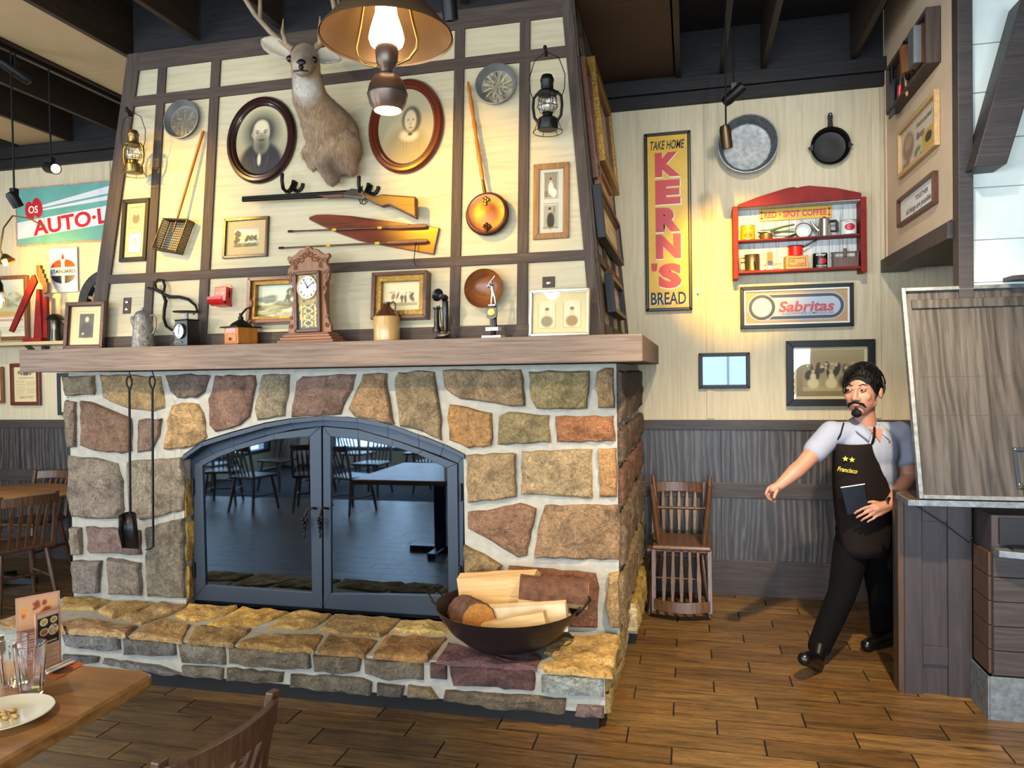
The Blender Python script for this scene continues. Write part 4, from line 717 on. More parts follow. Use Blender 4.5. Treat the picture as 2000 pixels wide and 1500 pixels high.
for x in (702, 708): B().tube([gp(x, 373), gp(x - 2, 366), gp(x + 1, 364)], .005, 6).build('hammer', M['iron'], t)
for lab, x, y in (('left pair of bent horseshoes holding the shotgun barrel', 577, 365), ('right pair of bent horseshoes holding the shotgun near its stock', 724, 371)):
    q2 = FCH.at(x, y, .02); h = thing('horseshoe_hook', lab, 'hook', onfr(FCH, q2.x, q2.z, .006), 'horseshoe hooks under the shotgun')
    U = lambda r, hgt: [(r * math.cos(a), r * math.sin(a)) for a in [math.pi * (k / 10) for k in range(-0, 11)]]
    B().tube([(.012 + .034 * math.cos(a), -.008, .02 - .045 * math.sin(a)) for a in [math.pi * k / 10 - .5 * 0 for k in range(11)]] + [(-.018, -.008, .045)], .012, 8, flat=.8).build('upright_shoe', M['iron'], h, smooth=60)
    B().tube([(-.02, -.005, .03), (-.025, -.03, -.02), (-.026, -.07, -.05), (-.022, -.115, -.045), (-.02, -.135, -.005), (-.02, -.135, .04)], .011, 8, flat=.9).tube([(.0, -.005, .03), (-.005, -.03, -.02), (-.01, -.07, -.053)], .010, 8).build('bent_shoe', M['iron'], h, smooth=60)
# painted board and two rods
q = FCH.at(730, 455, .02); t = tag(B().prism([(FCH.at(400 + x / 4, 330 + y / 4, .02).x - q.x, FCH.at(400 + x / 4, 330 + y / 4, .02).z - q.z) for x, y in ((818, 378), (870, 360), (960, 356), (1150, 369), (1450, 412), (1835, 461), (1790, 670), (1700, 655), (1400, 600), (1200, 560), (1040, 502), (900, 440), (818, 398))], -.022, 0).build('paddle_board', wood('varnished_board', ['#3f170a', '#642610', '#7d3917'], 'x', 3, 7, .3, .05, .5), None, bevel=.004), 'pointed reddish varnished board mounted behind the two fishing rods', 'board'); t.matrix_world = onfr(FCH, q.x, q.z, .006)
for lab, p0, p1 in (('upper old fishing rod crossing the pointed board', (563, 452), (833, 441)), ('lower old fishing rod crossing the pointed board', (545, 484.5), (835, 470))):
    q = FCH.at(*p0, .045); e = FCH.at(*p1, .045) - q; t = thing('fishing_rod', lab, 'fishing rod', onfr(FCH, q.x, q.z, .045), 'fishing rods on the pointed board'); e = V((e.x, 0, e.z))
    B().tube([e * 0, e * .12, e * .6, e * .75], [.006, .005, .006, .007], 8).build('shaft', M['chair'], t, smooth=60); B().tube([e * .74, e * .8, e * .97, e], [.008, .011, .012, .009], 10).build('grip', wood('cork_grip', ['#7a5230', '#926639'], 'x', 6, 6, .7), t, smooth=60)
    B().tube([e * 0, e * .035], .008, 8).build('tip_cap', M['black'], t); B().tube([e * .33, e * .36], .008, 8).tube([e * .66, e * .69], .009, 8).build('winding', M['yel'], t)
    if p0[1] > 470: B().tube([e * .93 + V((0, -.005, 0)), e * .935 + V((-.01, -.01, -.05)), e * .92 + V((0, -.01, -.12)), e * .925 + V((.01, -.01, -.15))], .0025, 5).build('line', M['iron'], t)
# --- pictures on the right flank of the hood
def fl(q, off=.025): return FCS.rect(q, off)
gen = lambda base, s: Art(24, 30, base, .1, s).blobs(14, .1, .9, .1, .9, .18, .12, ['#9a8a60', '#b9a676', '#7d6f4c'], .6, .5)
def side_frame(name, label, y0, y1, z0, z1, fw, dep, fm, art, inner=None, off=.02):
    framed(name, label, FCS, None, fw, dep, fm, art, off=off, inner=inner, rect=((y0 + y1) / 2, (z0 + z1) / 2, y1 - y0, z1 - z0))
side_frame('ornate_frame', 'large ornate gilt frame high on the right flank of the hood', .48, 1.42, 1.09, 1.73, .075, .06, M['gold'], gen('#b5a888', 11), (.012, M['walnut']), .02)
side_frame('narrow_frame', 'upright wooden frame nearest the hood corner on its right flank', .2, .45, .92, 1.62, .03, .03, M['walnut'], gen('#c3b48d', 12))
side_frame('wide_frame', 'plain wooden frame squeezed below the gilt frame on the hood flank', .25, 1.15, .885, 1.06, .03, .03, M['oak'], gen('#c09050', 13))
side_frame('wide_frame', 'wide black-edged document frame midway down the hood flank', .11, 1.3, .56, .86, .03, .05, M['black'], gen('#cdbb86', 14), (.012, M['walnut']))
side_frame('document_frame', 'small black frame lowest on the right flank of the hood', .26, .98, .15, .375, .03, .05, M['black'], gen('#a89f8a', 15))
# ================================================================ THINGS ON THE MANTEL
def mt(px, Y, rz=0, z=ZM):
    p = onY(px, 660, Y); p.z = z; return T(p) @ Rz(rz), proj(p)[2] / FPX
def sq(w, d, z): return [(-w / 2, -d / 2, z), (w / 2, -d / 2, z), (w / 2, d / 2, z), (-w / 2, d / 2, z)]
# leaning photograph, far left
m4, s = mt(168, 3.98, 6); t = thing('leaning_frame', 'brown framed photograph of a seated man leaning at the left end of the mantel', 'picture', m4 @ Rx(-7))
W_, H_ = .272, .305; a = Art(50, 60, '#cdb482', .03, 21).rect(.3, .74, .2, .8, '#4a4438').ell(.52, .38, .24, .22, '#2e2a24', .3).ell(.53, .66, .07, .08, '#b8a888', .3).ell(.42, .3, .05, .04, '#a89878', .4).box(.22, .82, .13, .87, '#b59a64', .008)
B().frame(W_, H_, .024, -.04, -.012).build('frame', M['walnut'], t, bevel=.003).location = (0, 0, H_ / 2); B().box(-W_ / 2 + .01, W_ / 2 - .01, -.016, -.002, .012, H_ - .01).build('backing', M['mahog'], t)
B().frame(W_ - .046, H_ - .046, .006, -.03, -.016).build('slip', M['mahog'], t).location = (0, 0, H_ / 2); a.build(W_ - .05, H_ - .05, t, -.018, 'photograph', cz=H_ / 2)
# coffee pot
m4, s = mt(280, 3.93); t = thing('coffee_pot', 'grey speckled enamel coffee pot with a domed tin lid', 'coffee pot', m4); f = s
B().lathe([(.001, 0), (22 * f, 0), (21.5 * f, 3 * f), (18.5 * f, 35 * f), (15.5 * f, 60 * f), (14 * f, 60 * f), (.001, 58 * f)], 28).build('body', M['speck'], t, smooth=40)
B().lathe([(16.5 * f, 60 * f), (16 * f, 63 * f), (12 * f, 70 * f), (5 * f, 73 * f), (2 * f, 74 * f), (3 * f, 76 * f), (3 * f, 79 * f), (.001, 80 * f)], 24).build('lid', M['tin'], t, smooth=50)
B().tube([(-16 * f, 0, 44 * f), (-22 * f, 0, 52 * f), (-26 * f, 0, 62 * f)], [7 * f, 5 * f, 3 * f], 8).build('spout', M['speck'], t, smooth=60)
B().tube([(14 * f, 0, 60 * f), (22 * f, 0, 64 * f), (29 * f, 0, 58 * f), (29 * f, 0, 42 * f), (24 * f, 0, 30 * f), (18 * f, 0, 26 * f)], 1.8 * f, 8).build('handle', M['tin'], t, smooth=60)
# kitchen scale
m4, s = mt(366, 3.92, -14); t = thing('kitchen_scale', 'black spring kitchen scale with a round dial on the mantel', 'scale', m4); f = s
B().loft([sq(40 * f, 34 * f, 0), sq(38 * f, 32 * f, 3 * f), sq(34 * f, 28 * f, 50 * f), sq(38 * f, 32 * f, 53 * f)]).build('case', M['blackp'], t, bevel=.003)
R_ = T(V((-2 * f, -17.5 * f, 30 * f))) @ Rx(90); B().lathe([(.001, -1 * f), (15 * f, -1 * f), (15 * f, 2 * f), (13.5 * f, 2.4 * f), (13.2 * f, 1 * f), (.001, 1 * f)], 28, R_).build('dial', M['silver'], t, smooth=40)
b = B(); c_ = V((-2 * f, -18.9 * f, 30 * f))
for k in range(24): q = c_ + V((11.5 * f * math.sin(k * math.pi / 12), 0, 11.5 * f * math.cos(k * math.pi / 12))); b.cb(q, (.6 * f, .4 * f, (2.5 if k % 6 else 4) * f), Ry(k * 15))
b.cb(c_ + V((1 * f, -.2 * f, 2 * f)), (1 * f, .4 * f, 20 * f), Ry(12)); b.build('dial_markings', M['ink'], next(c for c in t.children if c.name.startswith('dial')))
B().cyl((0, 0, 52 * f), (0, 0, 66 * f), 3 * f).build('stem', M['tin'], t); B().lathe([(.001, 66 * f), (25 * f, 67 * f), (26 * f, 69 * f), (.001, 69 * f)], 28).build('weighing_plate', M['iron'], t, smooth=40)
b = B()
for k in range(5): b.ell((-14 * f + 4 * f * k, -18.5 * f, (8 + 2 * (k % 2)) * f), (2 * f, .6 * f, 1.3 * f), 8, 5)
b.build('gilt_scroll', M['brass'], t)
# coffee grinder
m4, s = mt(471, 3.92, -22); t = thing('coffee_grinder', 'honey-varnished wooden box coffee grinder with an iron crank', 'coffee grinder', m4); f = s
B().box(-22 * f, 22 * f, -22 * f, 22 * f, 3 * f, 34 * f).build('box', M['maple'], t, bevel=.002); B().box(-25 * f, 25 * f, -25 * f, 25 * f, 0, 3 * f).build('base_board', M['oakh'], t, bevel=.002)
B().box(-17 * f, 17 * f, -23.5 * f, -21 * f, 6 * f, 21 * f).build('drawer', M['maple'], t, bevel=.002); B().ell((0, -25.5 * f, 12 * f), 3 * f, 12, 8).build('knob', M['oak'], t.children[-1] if t.children[-1].name.startswith('drawer') else t, smooth=60); B().box(-15 * f, 15 * f, -22.8 * f, -22 * f, 24 * f, 33 * f).build('label_plate', mat('faded_red_label', '#b9897a', .6, var=.4, vs=80), t)
B().box(-28 * f, 28 * f, -28 * f, 28 * f, 34 * f, 36.5 * f).lathe([(22 * f, 36.5 * f), (17 * f, 43 * f), (8 * f, 48 * f), (5 * f, 50 * f), (5 * f, 56 * f), (.001, 56 * f)], 20).build('hopper', M['iron'], t, smooth=40)
B().tube([(0, 0, 56 * f), (5 * f, 0, 62 * f), (18 * f, 0, 70 * f), (36 * f, 0, 73 * f)], 2 * f, 8).cyl((0, 0, 54 * f), (0, 0, 63 * f), 3 * f).build('crank', M['iron'], t, smooth=60); B().lathe([(.001, 72 * f), (3 * f, 73 * f), (4.4 * f, 79 * f), (3 * f, 86 * f), (.001, 88 * f)], 14, T(V((35 * f, 0, 0)))).build('crank_knob', M['oak'], t, smooth=60)
# gingerbread clock
m4, s = mt(608, 3.88, -8); t = thing('mantel_clock', 'tall carved gingerbread mantel clock with gilt glass door and roman dial', 'clock', m4); f = s
for k, (w_, d_, z0, z1) in enumerate(((130, 44, 0, 6), (120, 40, 6, 12), (108, 36, 12, 17), (100, 33, 17, 20))): B().box(-w_ / 2 * f, w_ / 2 * f, -d_ / 2 * f, d_ / 2 * f, z0 * f, z1 * f).build('base_step', M['oakh'], t, bevel=.004, seg=3)
half = [(50, 20), (50, 33), (46, 40), (42, 52), (40, 70), (36, 92), (40, 98), (42, 106), (38, 112), (40, 116), (46, 120), (49, 132), (48, 146), (42, 152), (44, 160), (50, 166), (47, 172), (38, 170), (30, 174), (22, 180), (16, 183), (12, 181), (6, 186), (0, 190)]
pp = [(x * f, z * f) for x, z in half] + [(-x * f, z * f) for x, z in half[::-1][1:]]; B().prism(pp, -6 * f, 2 * f).build('carved_back', M['oak'], t, bevel=.003)
B().box(-33 * f, 33 * f, -2 * f, 16 * f, 20 * f, 140 * f).build('case', M['oak'], t, bevel=.003)
def scroll(cx, cz, r, turns=1.4, s_=1, a0=0): B().tube([(f * (cx + s_ * r * (1 - k / 26) * math.cos(a0 + k * turns * 6.28 / 22)), -6.8 * f, f * (cz + r * (1 - k / 26) * math.sin(a0 + k * turns * 6.28 / 22))) for k in range(22)], 1.1 * f, 6).build('carved_scroll', M['oakh'], t, smooth=60)
for s_ in (-1, 1):
    for cx, cz, r, a0 in ((38, 158, 6, 0), (28, 160, 7, 2), (16, 163, 8, 1), (7, 172, 7, 2), (42, 136, 6, 3), (43, 124, 5, 0), (36, 104, 4, 1), (43, 34, 5, 2), (42, 50, 4, 0), (30, 148, 5, 1)): scroll(s_ * cx, cz, r, 1.4, s_, a0)
B().ell((0, -6 * f, 179 * f), (3 * f, 2 * f, 6 * f), 8, 6).build('carved_finial', M['oakh'], t, smooth=60)
B().frame(60 * f, 118 * f, 6.5 * f, -14 * f, -6 * f, 6.5 * f).build('door_frame', M['walnut'], t, bevel=.004).location = (0, 0, 80 * f)
a = Art(56, 112, '#3f4448', .2, 22).rect(.0, 1, .45, 1, '#8a7a45').blobs(60, .04, .96, .03, .45, .05, .022, ['#b3923e', '#c9a94f', '#8f7431'], .4).blobs(30, .02, .98, .45, .98, .05, .03, ['#c2a454', '#40382a'], .4)
for k in range(20): z = .05 + .02 * k; a.ell(.5 - .2 * abs(math.sin(k * .55)), z, .05, .02, '#c9a94f', .4).ell(.5 + .2 * abs(math.sin(k * .55)), z, .05, .02, '#c9a94f', .4).ell(.16, z, .05, .015, '#c9a94f', .5).ell(.84, z, .05, .015, '#c9a94f', .5)
a.build(47 * f, 105 * f, t, -8 * f, 'gilt_glass', M['artm'], cz=80 * f)
R_ = T(V((0, -8.2 * f, 108 * f))) @ Rx(90); B().lathe([(23.5 * f, 0), (23.5 * f, 3 * f), (21.5 * f, 3.4 * f), (21.2 * f, .6 * f), (.001, .6 * f)], 36, R_).build('dial', mat('ivory_dial', '#d8d3c6', .4), t, smooth=40)
b = B(); c_ = V((0, -9.1 * f, 108 * f))
for k in range(12):
    q = c_ + V((17 * f * math.sin(k * math.pi / 6), 0, 17 * f * math.cos(k * math.pi / 6)))
    for j in range(1 + (k % 3)): b.cb(q + (Ry(k * 30) @ V(((j - (k % 3) / 2) * 1.5 * f, 0, 0))), (.8 * f, .3 * f, 5 * f), Ry(k * 30))
dl = next(c for c in t.children if c.name.startswith('dial')); b.build('numerals', M['ink'], dl); b = B(); b.cb(c_ + V((-3 * f, -.4 * f, 5.5 * f)), (1.6 * f, .4 * f, 13 * f), Ry(-28)).cb(c_ + V((6 * f, -.4 * f, 4 * f)), (1.2 * f, .4 * f, 18 * f), Ry(58)).ell(c_, 2 * f, 10, 6).build('hands', M['iron'], dl)
b = B(); b.tube([(23 * f * math.cos(a * math.pi / 18), -11.4 * f, 108 * f + 23 * f * math.sin(a * math.pi / 18)) for a in range(37)], 1.0 * f, 6).build('bezel', M['brass'], t, smooth=60)
# stoneware jug
m4, s = mt(756, 3.93); t = thing('stoneware_jug', 'two-tone stoneware jug with brown shoulder and small loop handle', 'jug', m4); f = s
B().lathe([(.001, 0), (25 * f, 0), (25.6 * f, 3 * f), (25.6 * f, 46 * f), (24.5 * f, 49 * f), (.001, 49 * f)], 32).build('body', M['cream_s'], t, smooth=40); B().lathe([(24.5 * f, 48.8 * f), (20 * f, 56 * f), (12 * f, 64 * f), (8 * f, 69 * f), (7 * f, 73 * f), (8.5 * f, 74 * f), (8.5 * f, 77 * f), (5 * f, 77 * f), (.001, 74 * f)], 32).build('shoulder', M['brown_s'], t, smooth=50)
B().tube([(8 * f, 0, 74 * f), (14 * f, 0, 77 * f), (18 * f, 0, 73 * f), (18 * f, 0, 65 * f), (15 * f, 0, 59 * f)], 2.3 * f, 8).build('handle', M['brown_s'], t, smooth=60)
# candlestick telephone
m4, s = mt(871, 3.93, -18); t = thing('candlestick_telephone', 'black antique candlestick telephone with earpiece on its hook', 'telephone', m4); f = s
B().lathe([(.001, 0), (23 * f, 0), (24 * f, 3 * f), (20 * f, 6 * f), (12 * f, 10 * f), (9 * f, 16 * f), (6.5 * f, 20 * f), (6 * f, 74 * f), (7 * f, 76 * f), (.001, 78 * f)], 26).build('stand', M['blackp'], t, smooth=40); B().lathe([(14 * f, 10 * f), (14 * f, 14 * f), (12 * f, 16 * f), (.001, 16 * f)], 22, T(V((0, -6 * f, 0))) @ Rx(14)).build('dial', M['silver'], t, smooth=40); B().lathe([(6 * f, 16 * f), (.001, 17 * f)], 16, T(V((0, -6.5 * f, 0))) @ Rx(14)).build('dial_centre', M['orange'], next(c for c in t.children if c.name.startswith('dial')))
R_ = T(V((0, -7 * f, 83 * f))) @ Rx(80); B().lathe([(.001, -10 * f), (6 * f, -9 * f), (7 * f, -3 * f), (5 * f, 2 * f), (6 * f, 8 * f), (12.5 * f, 17 * f), (12.5 * f, 19 * f), (10 * f, 17 * f), (4 * f, 8 * f), (.001, 7 * f)], 24, R_).build('mouthpiece', M['blackp'], t, smooth=40)
B().tube([(0, 0, 62 * f), (-14 * f, -3 * f, 63 * f), (-22 * f, -4 * f, 64 * f)], 1.3 * f, 6).build('hook', M['silver'], t); B().lathe([(.001, 16 * f), (8 * f, 17 * f), (8.5 * f, 22 * f), (5.5 * f, 28 * f), (4.6 * f, 60 * f), (7 * f, 62 * f), (7 * f, 65 * f), (.001, 66 * f)], 18, T(V((-18 * f, -5 * f, 0)))).build('earpiece', M['blackp'], t, smooth=40)
B().tube([(-18 * f, -5 * f, 66 * f), (-16 * f, 2 * f, 68 * f), (-8 * f, -6 * f, 45 * f), (-3 * f, -9 * f, 26 * f), (4 * f, -4 * f, 12 * f)], 1.0 * f, 6).build('cord', M['ink'], t)
# baseball trophy
m4, s = mt(964, 3.90, -6); t = thing('baseball_trophy', 'silver batter trophy on a black column and white marble blocks', 'trophy', m4); f = s
B().box(-20 * f, 20 * f, -14 * f, 14 * f, 0, 6 * f).build('marble_base', M['whitee'], t, bevel=.002); B().box(-13 * f, 13 * f, -10 * f, 10 * f, 15 * f, 22 * f).build('marble_block', M['whitee'], t, bevel=.002); B().lathe([(8 * f, 6 * f), (6 * f, 8 * f), (4.5 * f, 12 * f), (6 * f, 15 * f), (.001, 15 * f)], 18).build('foot', M['iron'], t, smooth=50)
b = B()
for k in range(12): a_ = k * math.pi / 6; b.cyl((5.5 * f * math.cos(a_), 5.5 * f * math.sin(a_), 22 * f), (5.5 * f * math.cos(a_), 5.5 * f * math.sin(a_), 64 * f), 1.7 * f, n=6)
b.cyl((0, 0, 22 * f), (0, 0, 64 * f), 5.2 * f).build('column', M['blackp'], t); B().prism([(-11 * f, 42 * f), (0, 36 * f), (11 * f, 42 * f), (11 * f, 60 * f), (-11 * f, 60 * f)], -9 * f, -5 * f).build('plaque', mat('pewter', '#4a4742', .4, .8), t, bevel=.002); B().lathe([(8 * f, 0), (8 * f, 2 * f), (6.5 * f, 2.5 * f), (.001, 2 * f)], 20, T(V((0, -9 * f, 51 * f))) @ Rx(90)).build('medallion', M['brass'], t)
B().box(-7 * f, 7 * f, -7 * f, 7 * f, 64 * f, 66 * f).build('cap_plate', M['silver'], t); fg = lambda *p: [V((x * f, y * f, z * f)) for x, y, z in p]
b = B(); b.cap(V((-4 * f, 0, 68 * f)), 1.5 * f, V((-2.5 * f, 0, 80 * f)), 2.2 * f); b.cap(V((-2.5 * f, 0, 80 * f)), 2.2 * f, V((-.5 * f, 0, 90 * f)), 3 * f); b.cap(V((5 * f, 0, 68 * f)), 1.5 * f, V((4 * f, 0, 80 * f)), 2.2 * f); b.cap(V((4 * f, 0, 80 * f)), 2.2 * f, V((1 * f, 0, 90 * f)), 3 * f)
b.cap(V((0, 0, 91 * f)), 3.6 * f, V((-2 * f, 0, 102 * f)), 4.6 * f); b.cap(V((-2 * f, 0, 103 * f)), 2 * f, V((-2.5 * f, 0, 107 * f)), 2 * f); b.ell((-3 * f, 0, 110 * f), 3.3 * f, 12, 8); b.cap(V((-5 * f, 0, 103 * f)), 1.6 * f, V((-10 * f, -3 * f, 100 * f)), 1.4 * f); b.cap(V((-10 * f, -3 * f, 100 * f)), 1.4 * f, V((-8 * f, -4 * f, 106 * f)), 1.3 * f); b.cap(V((1.5 * f, 0, 104 * f)), 1.6 * f, V((-3 * f, -4 * f, 101 * f)), 1.4 * f); b.cap(V((-3 * f, -4 * f, 101 * f)), 1.3 * f, V((-8 * f, -4 * f, 105 * f)), 1.3 * f)
b.build('batter', M['silver'], t, remesh=.9 * f, smoothit=2); B().tube(fg((-9, -4, 103), (-4, -4, 110), (6, -4, 121)), [1 * f, 1.3 * f, 1.9 * f], 8).build('bat', M['silver'], t, smooth=60)
# double portrait, right end
m4, s = mt(1093, 3.88, -3); t = thing('double_portrait', 'pale silver frame with two oval-topped portraits at the right end of the mantel', 'picture', m4 @ Rx(-8)); W_, H_ = .325, .252
a = Art(90, 66, '#d3bd8c', .03, 24)
for x in (.27, .73): a.rect(x - .16, x + .16, .14, .72, '#d9c9a4').ell(x, .7, .165, .1, '#d9c9a4', .05).ell(x, .3, .13, .16, '#8a7a58' if x < .5 else '#9c7440', .3).ell(x, .52, .05, .1, '#cdb892', .25).ell(x, .6, .05, .05, '#6d6048', .4).rect(x - .165, x - .155, .14, .74, '#b5924e').rect(x + .155, x + .165, .14, .74, '#b5924e').rect(x - .165, x + .165, .13, .145, '#b5924e')
B().frame(W_, H_, .016, -.03, -.008).build('frame', M['silver'], t, bevel=.003).location = (0, 0, H_ / 2); B().box(-W_ / 2 + .008, W_ / 2 - .008, -.012, 0, .008, H_ - .008).build('backing', M['paper'], t); a.build(W_ - .03, H_ - .03, t, -.014, 'photographs', cz=H_ / 2); B().box(-W_ / 2 + .014, W_ / 2 - .014, -.022, -.02, .014, H_ - .014).build('glass', M['clear'], t)
# fire tools under the mantel
for nm, lab, x, yb in (('ash_shovel', 'long black iron ash shovel hanging from the mantel left of the poker', 252, 1072), ('fire_poker', 'long black iron poker with hooked tip hanging right of the ash shovel', 297, 1072)):
    p = onY(x, 735, 3.86); p.z = 1.745; t = thing(nm, lab, 'fire tool', T(p)); e = onY(x + 4, yb, 3.88) - p; sc_ = proj(p)[2] / FPX
    b = B(); b.tube([(0, 0, 0), (0, .004, -.012), (.012, -.004, -.024), (.014, 0, -.034), (.004, 0, -.04)], .003, 6).build('hook', M['iron'], t)
    zt = -.032; b = B(); b.tube([(0, 0, zt - .085), (-.018, 0, zt - .05), (-.02, 0, zt - .025), (-.008, 0, zt - .004), (.008, 0, zt - .004), (.02, 0, zt - .025), (.018, 0, zt - .05), (.002, 0, zt - .085)], .0055, 8)
    L_ = e.z + (.22 if nm == 'ash_shovel' else .0); ex_ = e.x
    if nm == 'ash_shovel': b.tube([(0, 0, zt - .08), (ex_ * .7, .01, L_ + .0)], .007, 8)
    else: b.tube([(0, 0, zt - .08), (ex_ * .9, .01, L_ + .04), (ex_ * .9, .01, L_ + .02), (ex_ * .9 - .012, .0, L_ + .006), (ex_ * .9 - .04, -.01, L_ + .0)], [.007, .007, .007, .006, .004], 8)
    b.build('rod', M['iron'], t, smooth=60)
    if nm == 'ash_shovel':
        z1, z0 = L_ + .005, e.z + .005; c0 = ex_ * .75; w0, w1 = .045, .055
        b = B(); b.loft([[(c0 - w0, -.035, z1 - .01), (c0 - w0 * .95, .01, z1), (c0, .018, z1 + .01), (c0 + w0 * .95, .01, z1), (c0 + w0, -.035, z1 - .01)], [(c0 - w1, -.03, (z0 + z1) / 2), (c0 - w1 * .95, .012, (z0 + z1) / 2), (c0, .016, (z0 + z1) / 2), (c0 + w1 * .95, .012, (z0 + z1) / 2), (c0 + w1, -.03, (z0 + z1) / 2)], [(c0 - w1 * 1.02, .0, z0), (c0 - w1, .014, z0), (c0, .014, z0), (c0 + w1, .014, z0), (c0 + w1 * 1.02, 0, z0)]], False, False)
        o = b.build('scoop', M['blackp'], t, smooth=30); o.modifiers.new('thick', 'SOLIDIFY').thickness = .004
# ================================================================ FIREWOOD PAN
q = onZ(992, 1262, .31); ctr = V((-.925, 3.70, .305)); t = thing('firewood_pan', 'wide dark iron pan with wire handles holding split firewood on the hearth', 'pan', T(ctr)); R0 = .37
B().lathe([(.001, 0), (.16, 0), (.22, .02), (.30, .085), (.35, .16), (R0, .205), (R0 + .008, .207), (R0 + .006, .2), (.345, .15), (.29, .082), (.21, .03), (.001, .012)], 40).build('bowl', mat('brown_iron_pan', '#2a1d1e', .38, .4), t, smooth=40)
for s_ in (-1, 1): b = B(); b.tube([(s_ * R0 * .98, -.05, .18), (s_ * (R0 + .02), -.06, .21), (s_ * (R0 + .06), -.03, .255), (s_ * (R0 + .04), .03, .26), (s_ * (R0 + .01), .06, .21), (s_ * R0 * .97, .055, .175)], .006, 8); b.build('handle', M['iron'], t, smooth=60)
def split(name, label, p0, p1, prof, m, roll=0, barkside=None, endm=None):
    """a split log: profile in its cross-section swept from p0 to p1"""
    p0, p1 = V(p0), V(p1); d = (p1 - p0); L = d.length; R_ = d.to_track_quat('X', 'Z').to_matrix().to_4x4(); o4 = T(p0) @ R_ @ Rx(roll)
    n = 6; t = thing(name, label, 'log', o4, 'split logs in the firewood pan'); rg = random.Random(label)
    def ring(i, k0, k1, sc_=1.0): return [V((L * i / n, y * sc_ + .004 * noise.noise(V((i * .7, k * 3.1, rg.random() * .3))), z * sc_ + .004 * noise.noise(V((i * .9, k * 2.3, 5))))) for k, (y, z) in enumerate(prof)]
    b = B(); b.loft([ring(i, 0, 0) for i in range(n + 1)]); b.build('heartwood', m, t)
    if barkside:
        i0, i1 = barkside; seg = [V(prof[k % len(prof)]) for k in range(i0, i1 + 1)]; b = B(); rs = []
        for i in range(n + 1):
            o_ = [(L * (i / n * .99 + .005), p.x * 1.07, p.y * 1.07) for p in seg]; j = [(L * (i / n * .99 + .005), p.x * .95, p.y * .95) for p in seg[::-1]]; rs.append([(x, y + .003 * rg.uniform(-1, 1), z + .003 * rg.uniform(-1, 1)) for x, y, z in o_ + j])
        b.loft(rs).build('bark', M['bark'], t)
    return t
A0 = lambda r, a0, a1, n=6: [(r * math.cos(math.radians(a0 + (a1 - a0) * k / n)), r * math.sin(math.radians(a0 + (a1 - a0) * k / n))) for k in range(n + 1)]
def c2(px, py, Y): return onY(px, py, Y)
split('split_log', 'long pale split log lying across the back top of the pile', c2(902, 1142, 3.86), c2(1052, 1135, 3.84), [(-.06, -.06), (.05, -.065), (.06, .03), (.0, .065), (-.065, .05)], M['log'])
split('split_log', 'bark-covered log resting on the top right of the pile', c2(1014, 1152, 3.72), c2(1148, 1164, 3.78), A0(.075, 20, 200) + [(-.05, -.055), (.045, -.05)], M['log'], 0, (0, 6))
split('split_log', 'large pale split log across the front middle of the pile', c2(958, 1205, 3.64), c2(1108, 1196, 3.67), [(-.06, -.075), (.05, -.08), (.06, .03), (.02, .06), (-.055, .06)], mat('grey_split_face', '#cdb592', .85, var=.2, vs=9, bump=.3, bs=20))
split('split_log', 'short stub log with brown bark end at the left of the pan', c2(905, 1195, 3.74), c2(935, 1212, 3.52), A0(.085, 0, 180) + [(-.06, -.075), (.04, -.08)], M['endg'], 0, (0, 6))
split('split_log', 'thin split log slanting along the front rim of the pan', c2(945, 1230, 3.50), c2(1066, 1206, 3.49), [(-.03, -.03), (.03, -.035), (.035, .03), (-.02, .035)], M['log'], 0, (0, 1))
split('split_log', 'orange-toned log wedged under the top logs', c2(925, 1172, 3.80), c2(1060, 1178, 3.80), [(-.05, -.04), (.05, -.045), (.05, .03), (-.04, .035)], M['log'])
split('split_log', 'half-hidden log low at the right inside the pan', c2(1040, 1215, 3.72), c2(1112, 1188, 3.76), [(-.045, -.045), (.04, -.05), (.045, .04), (-.03, .04)], M['log'], 0, (1, 2))
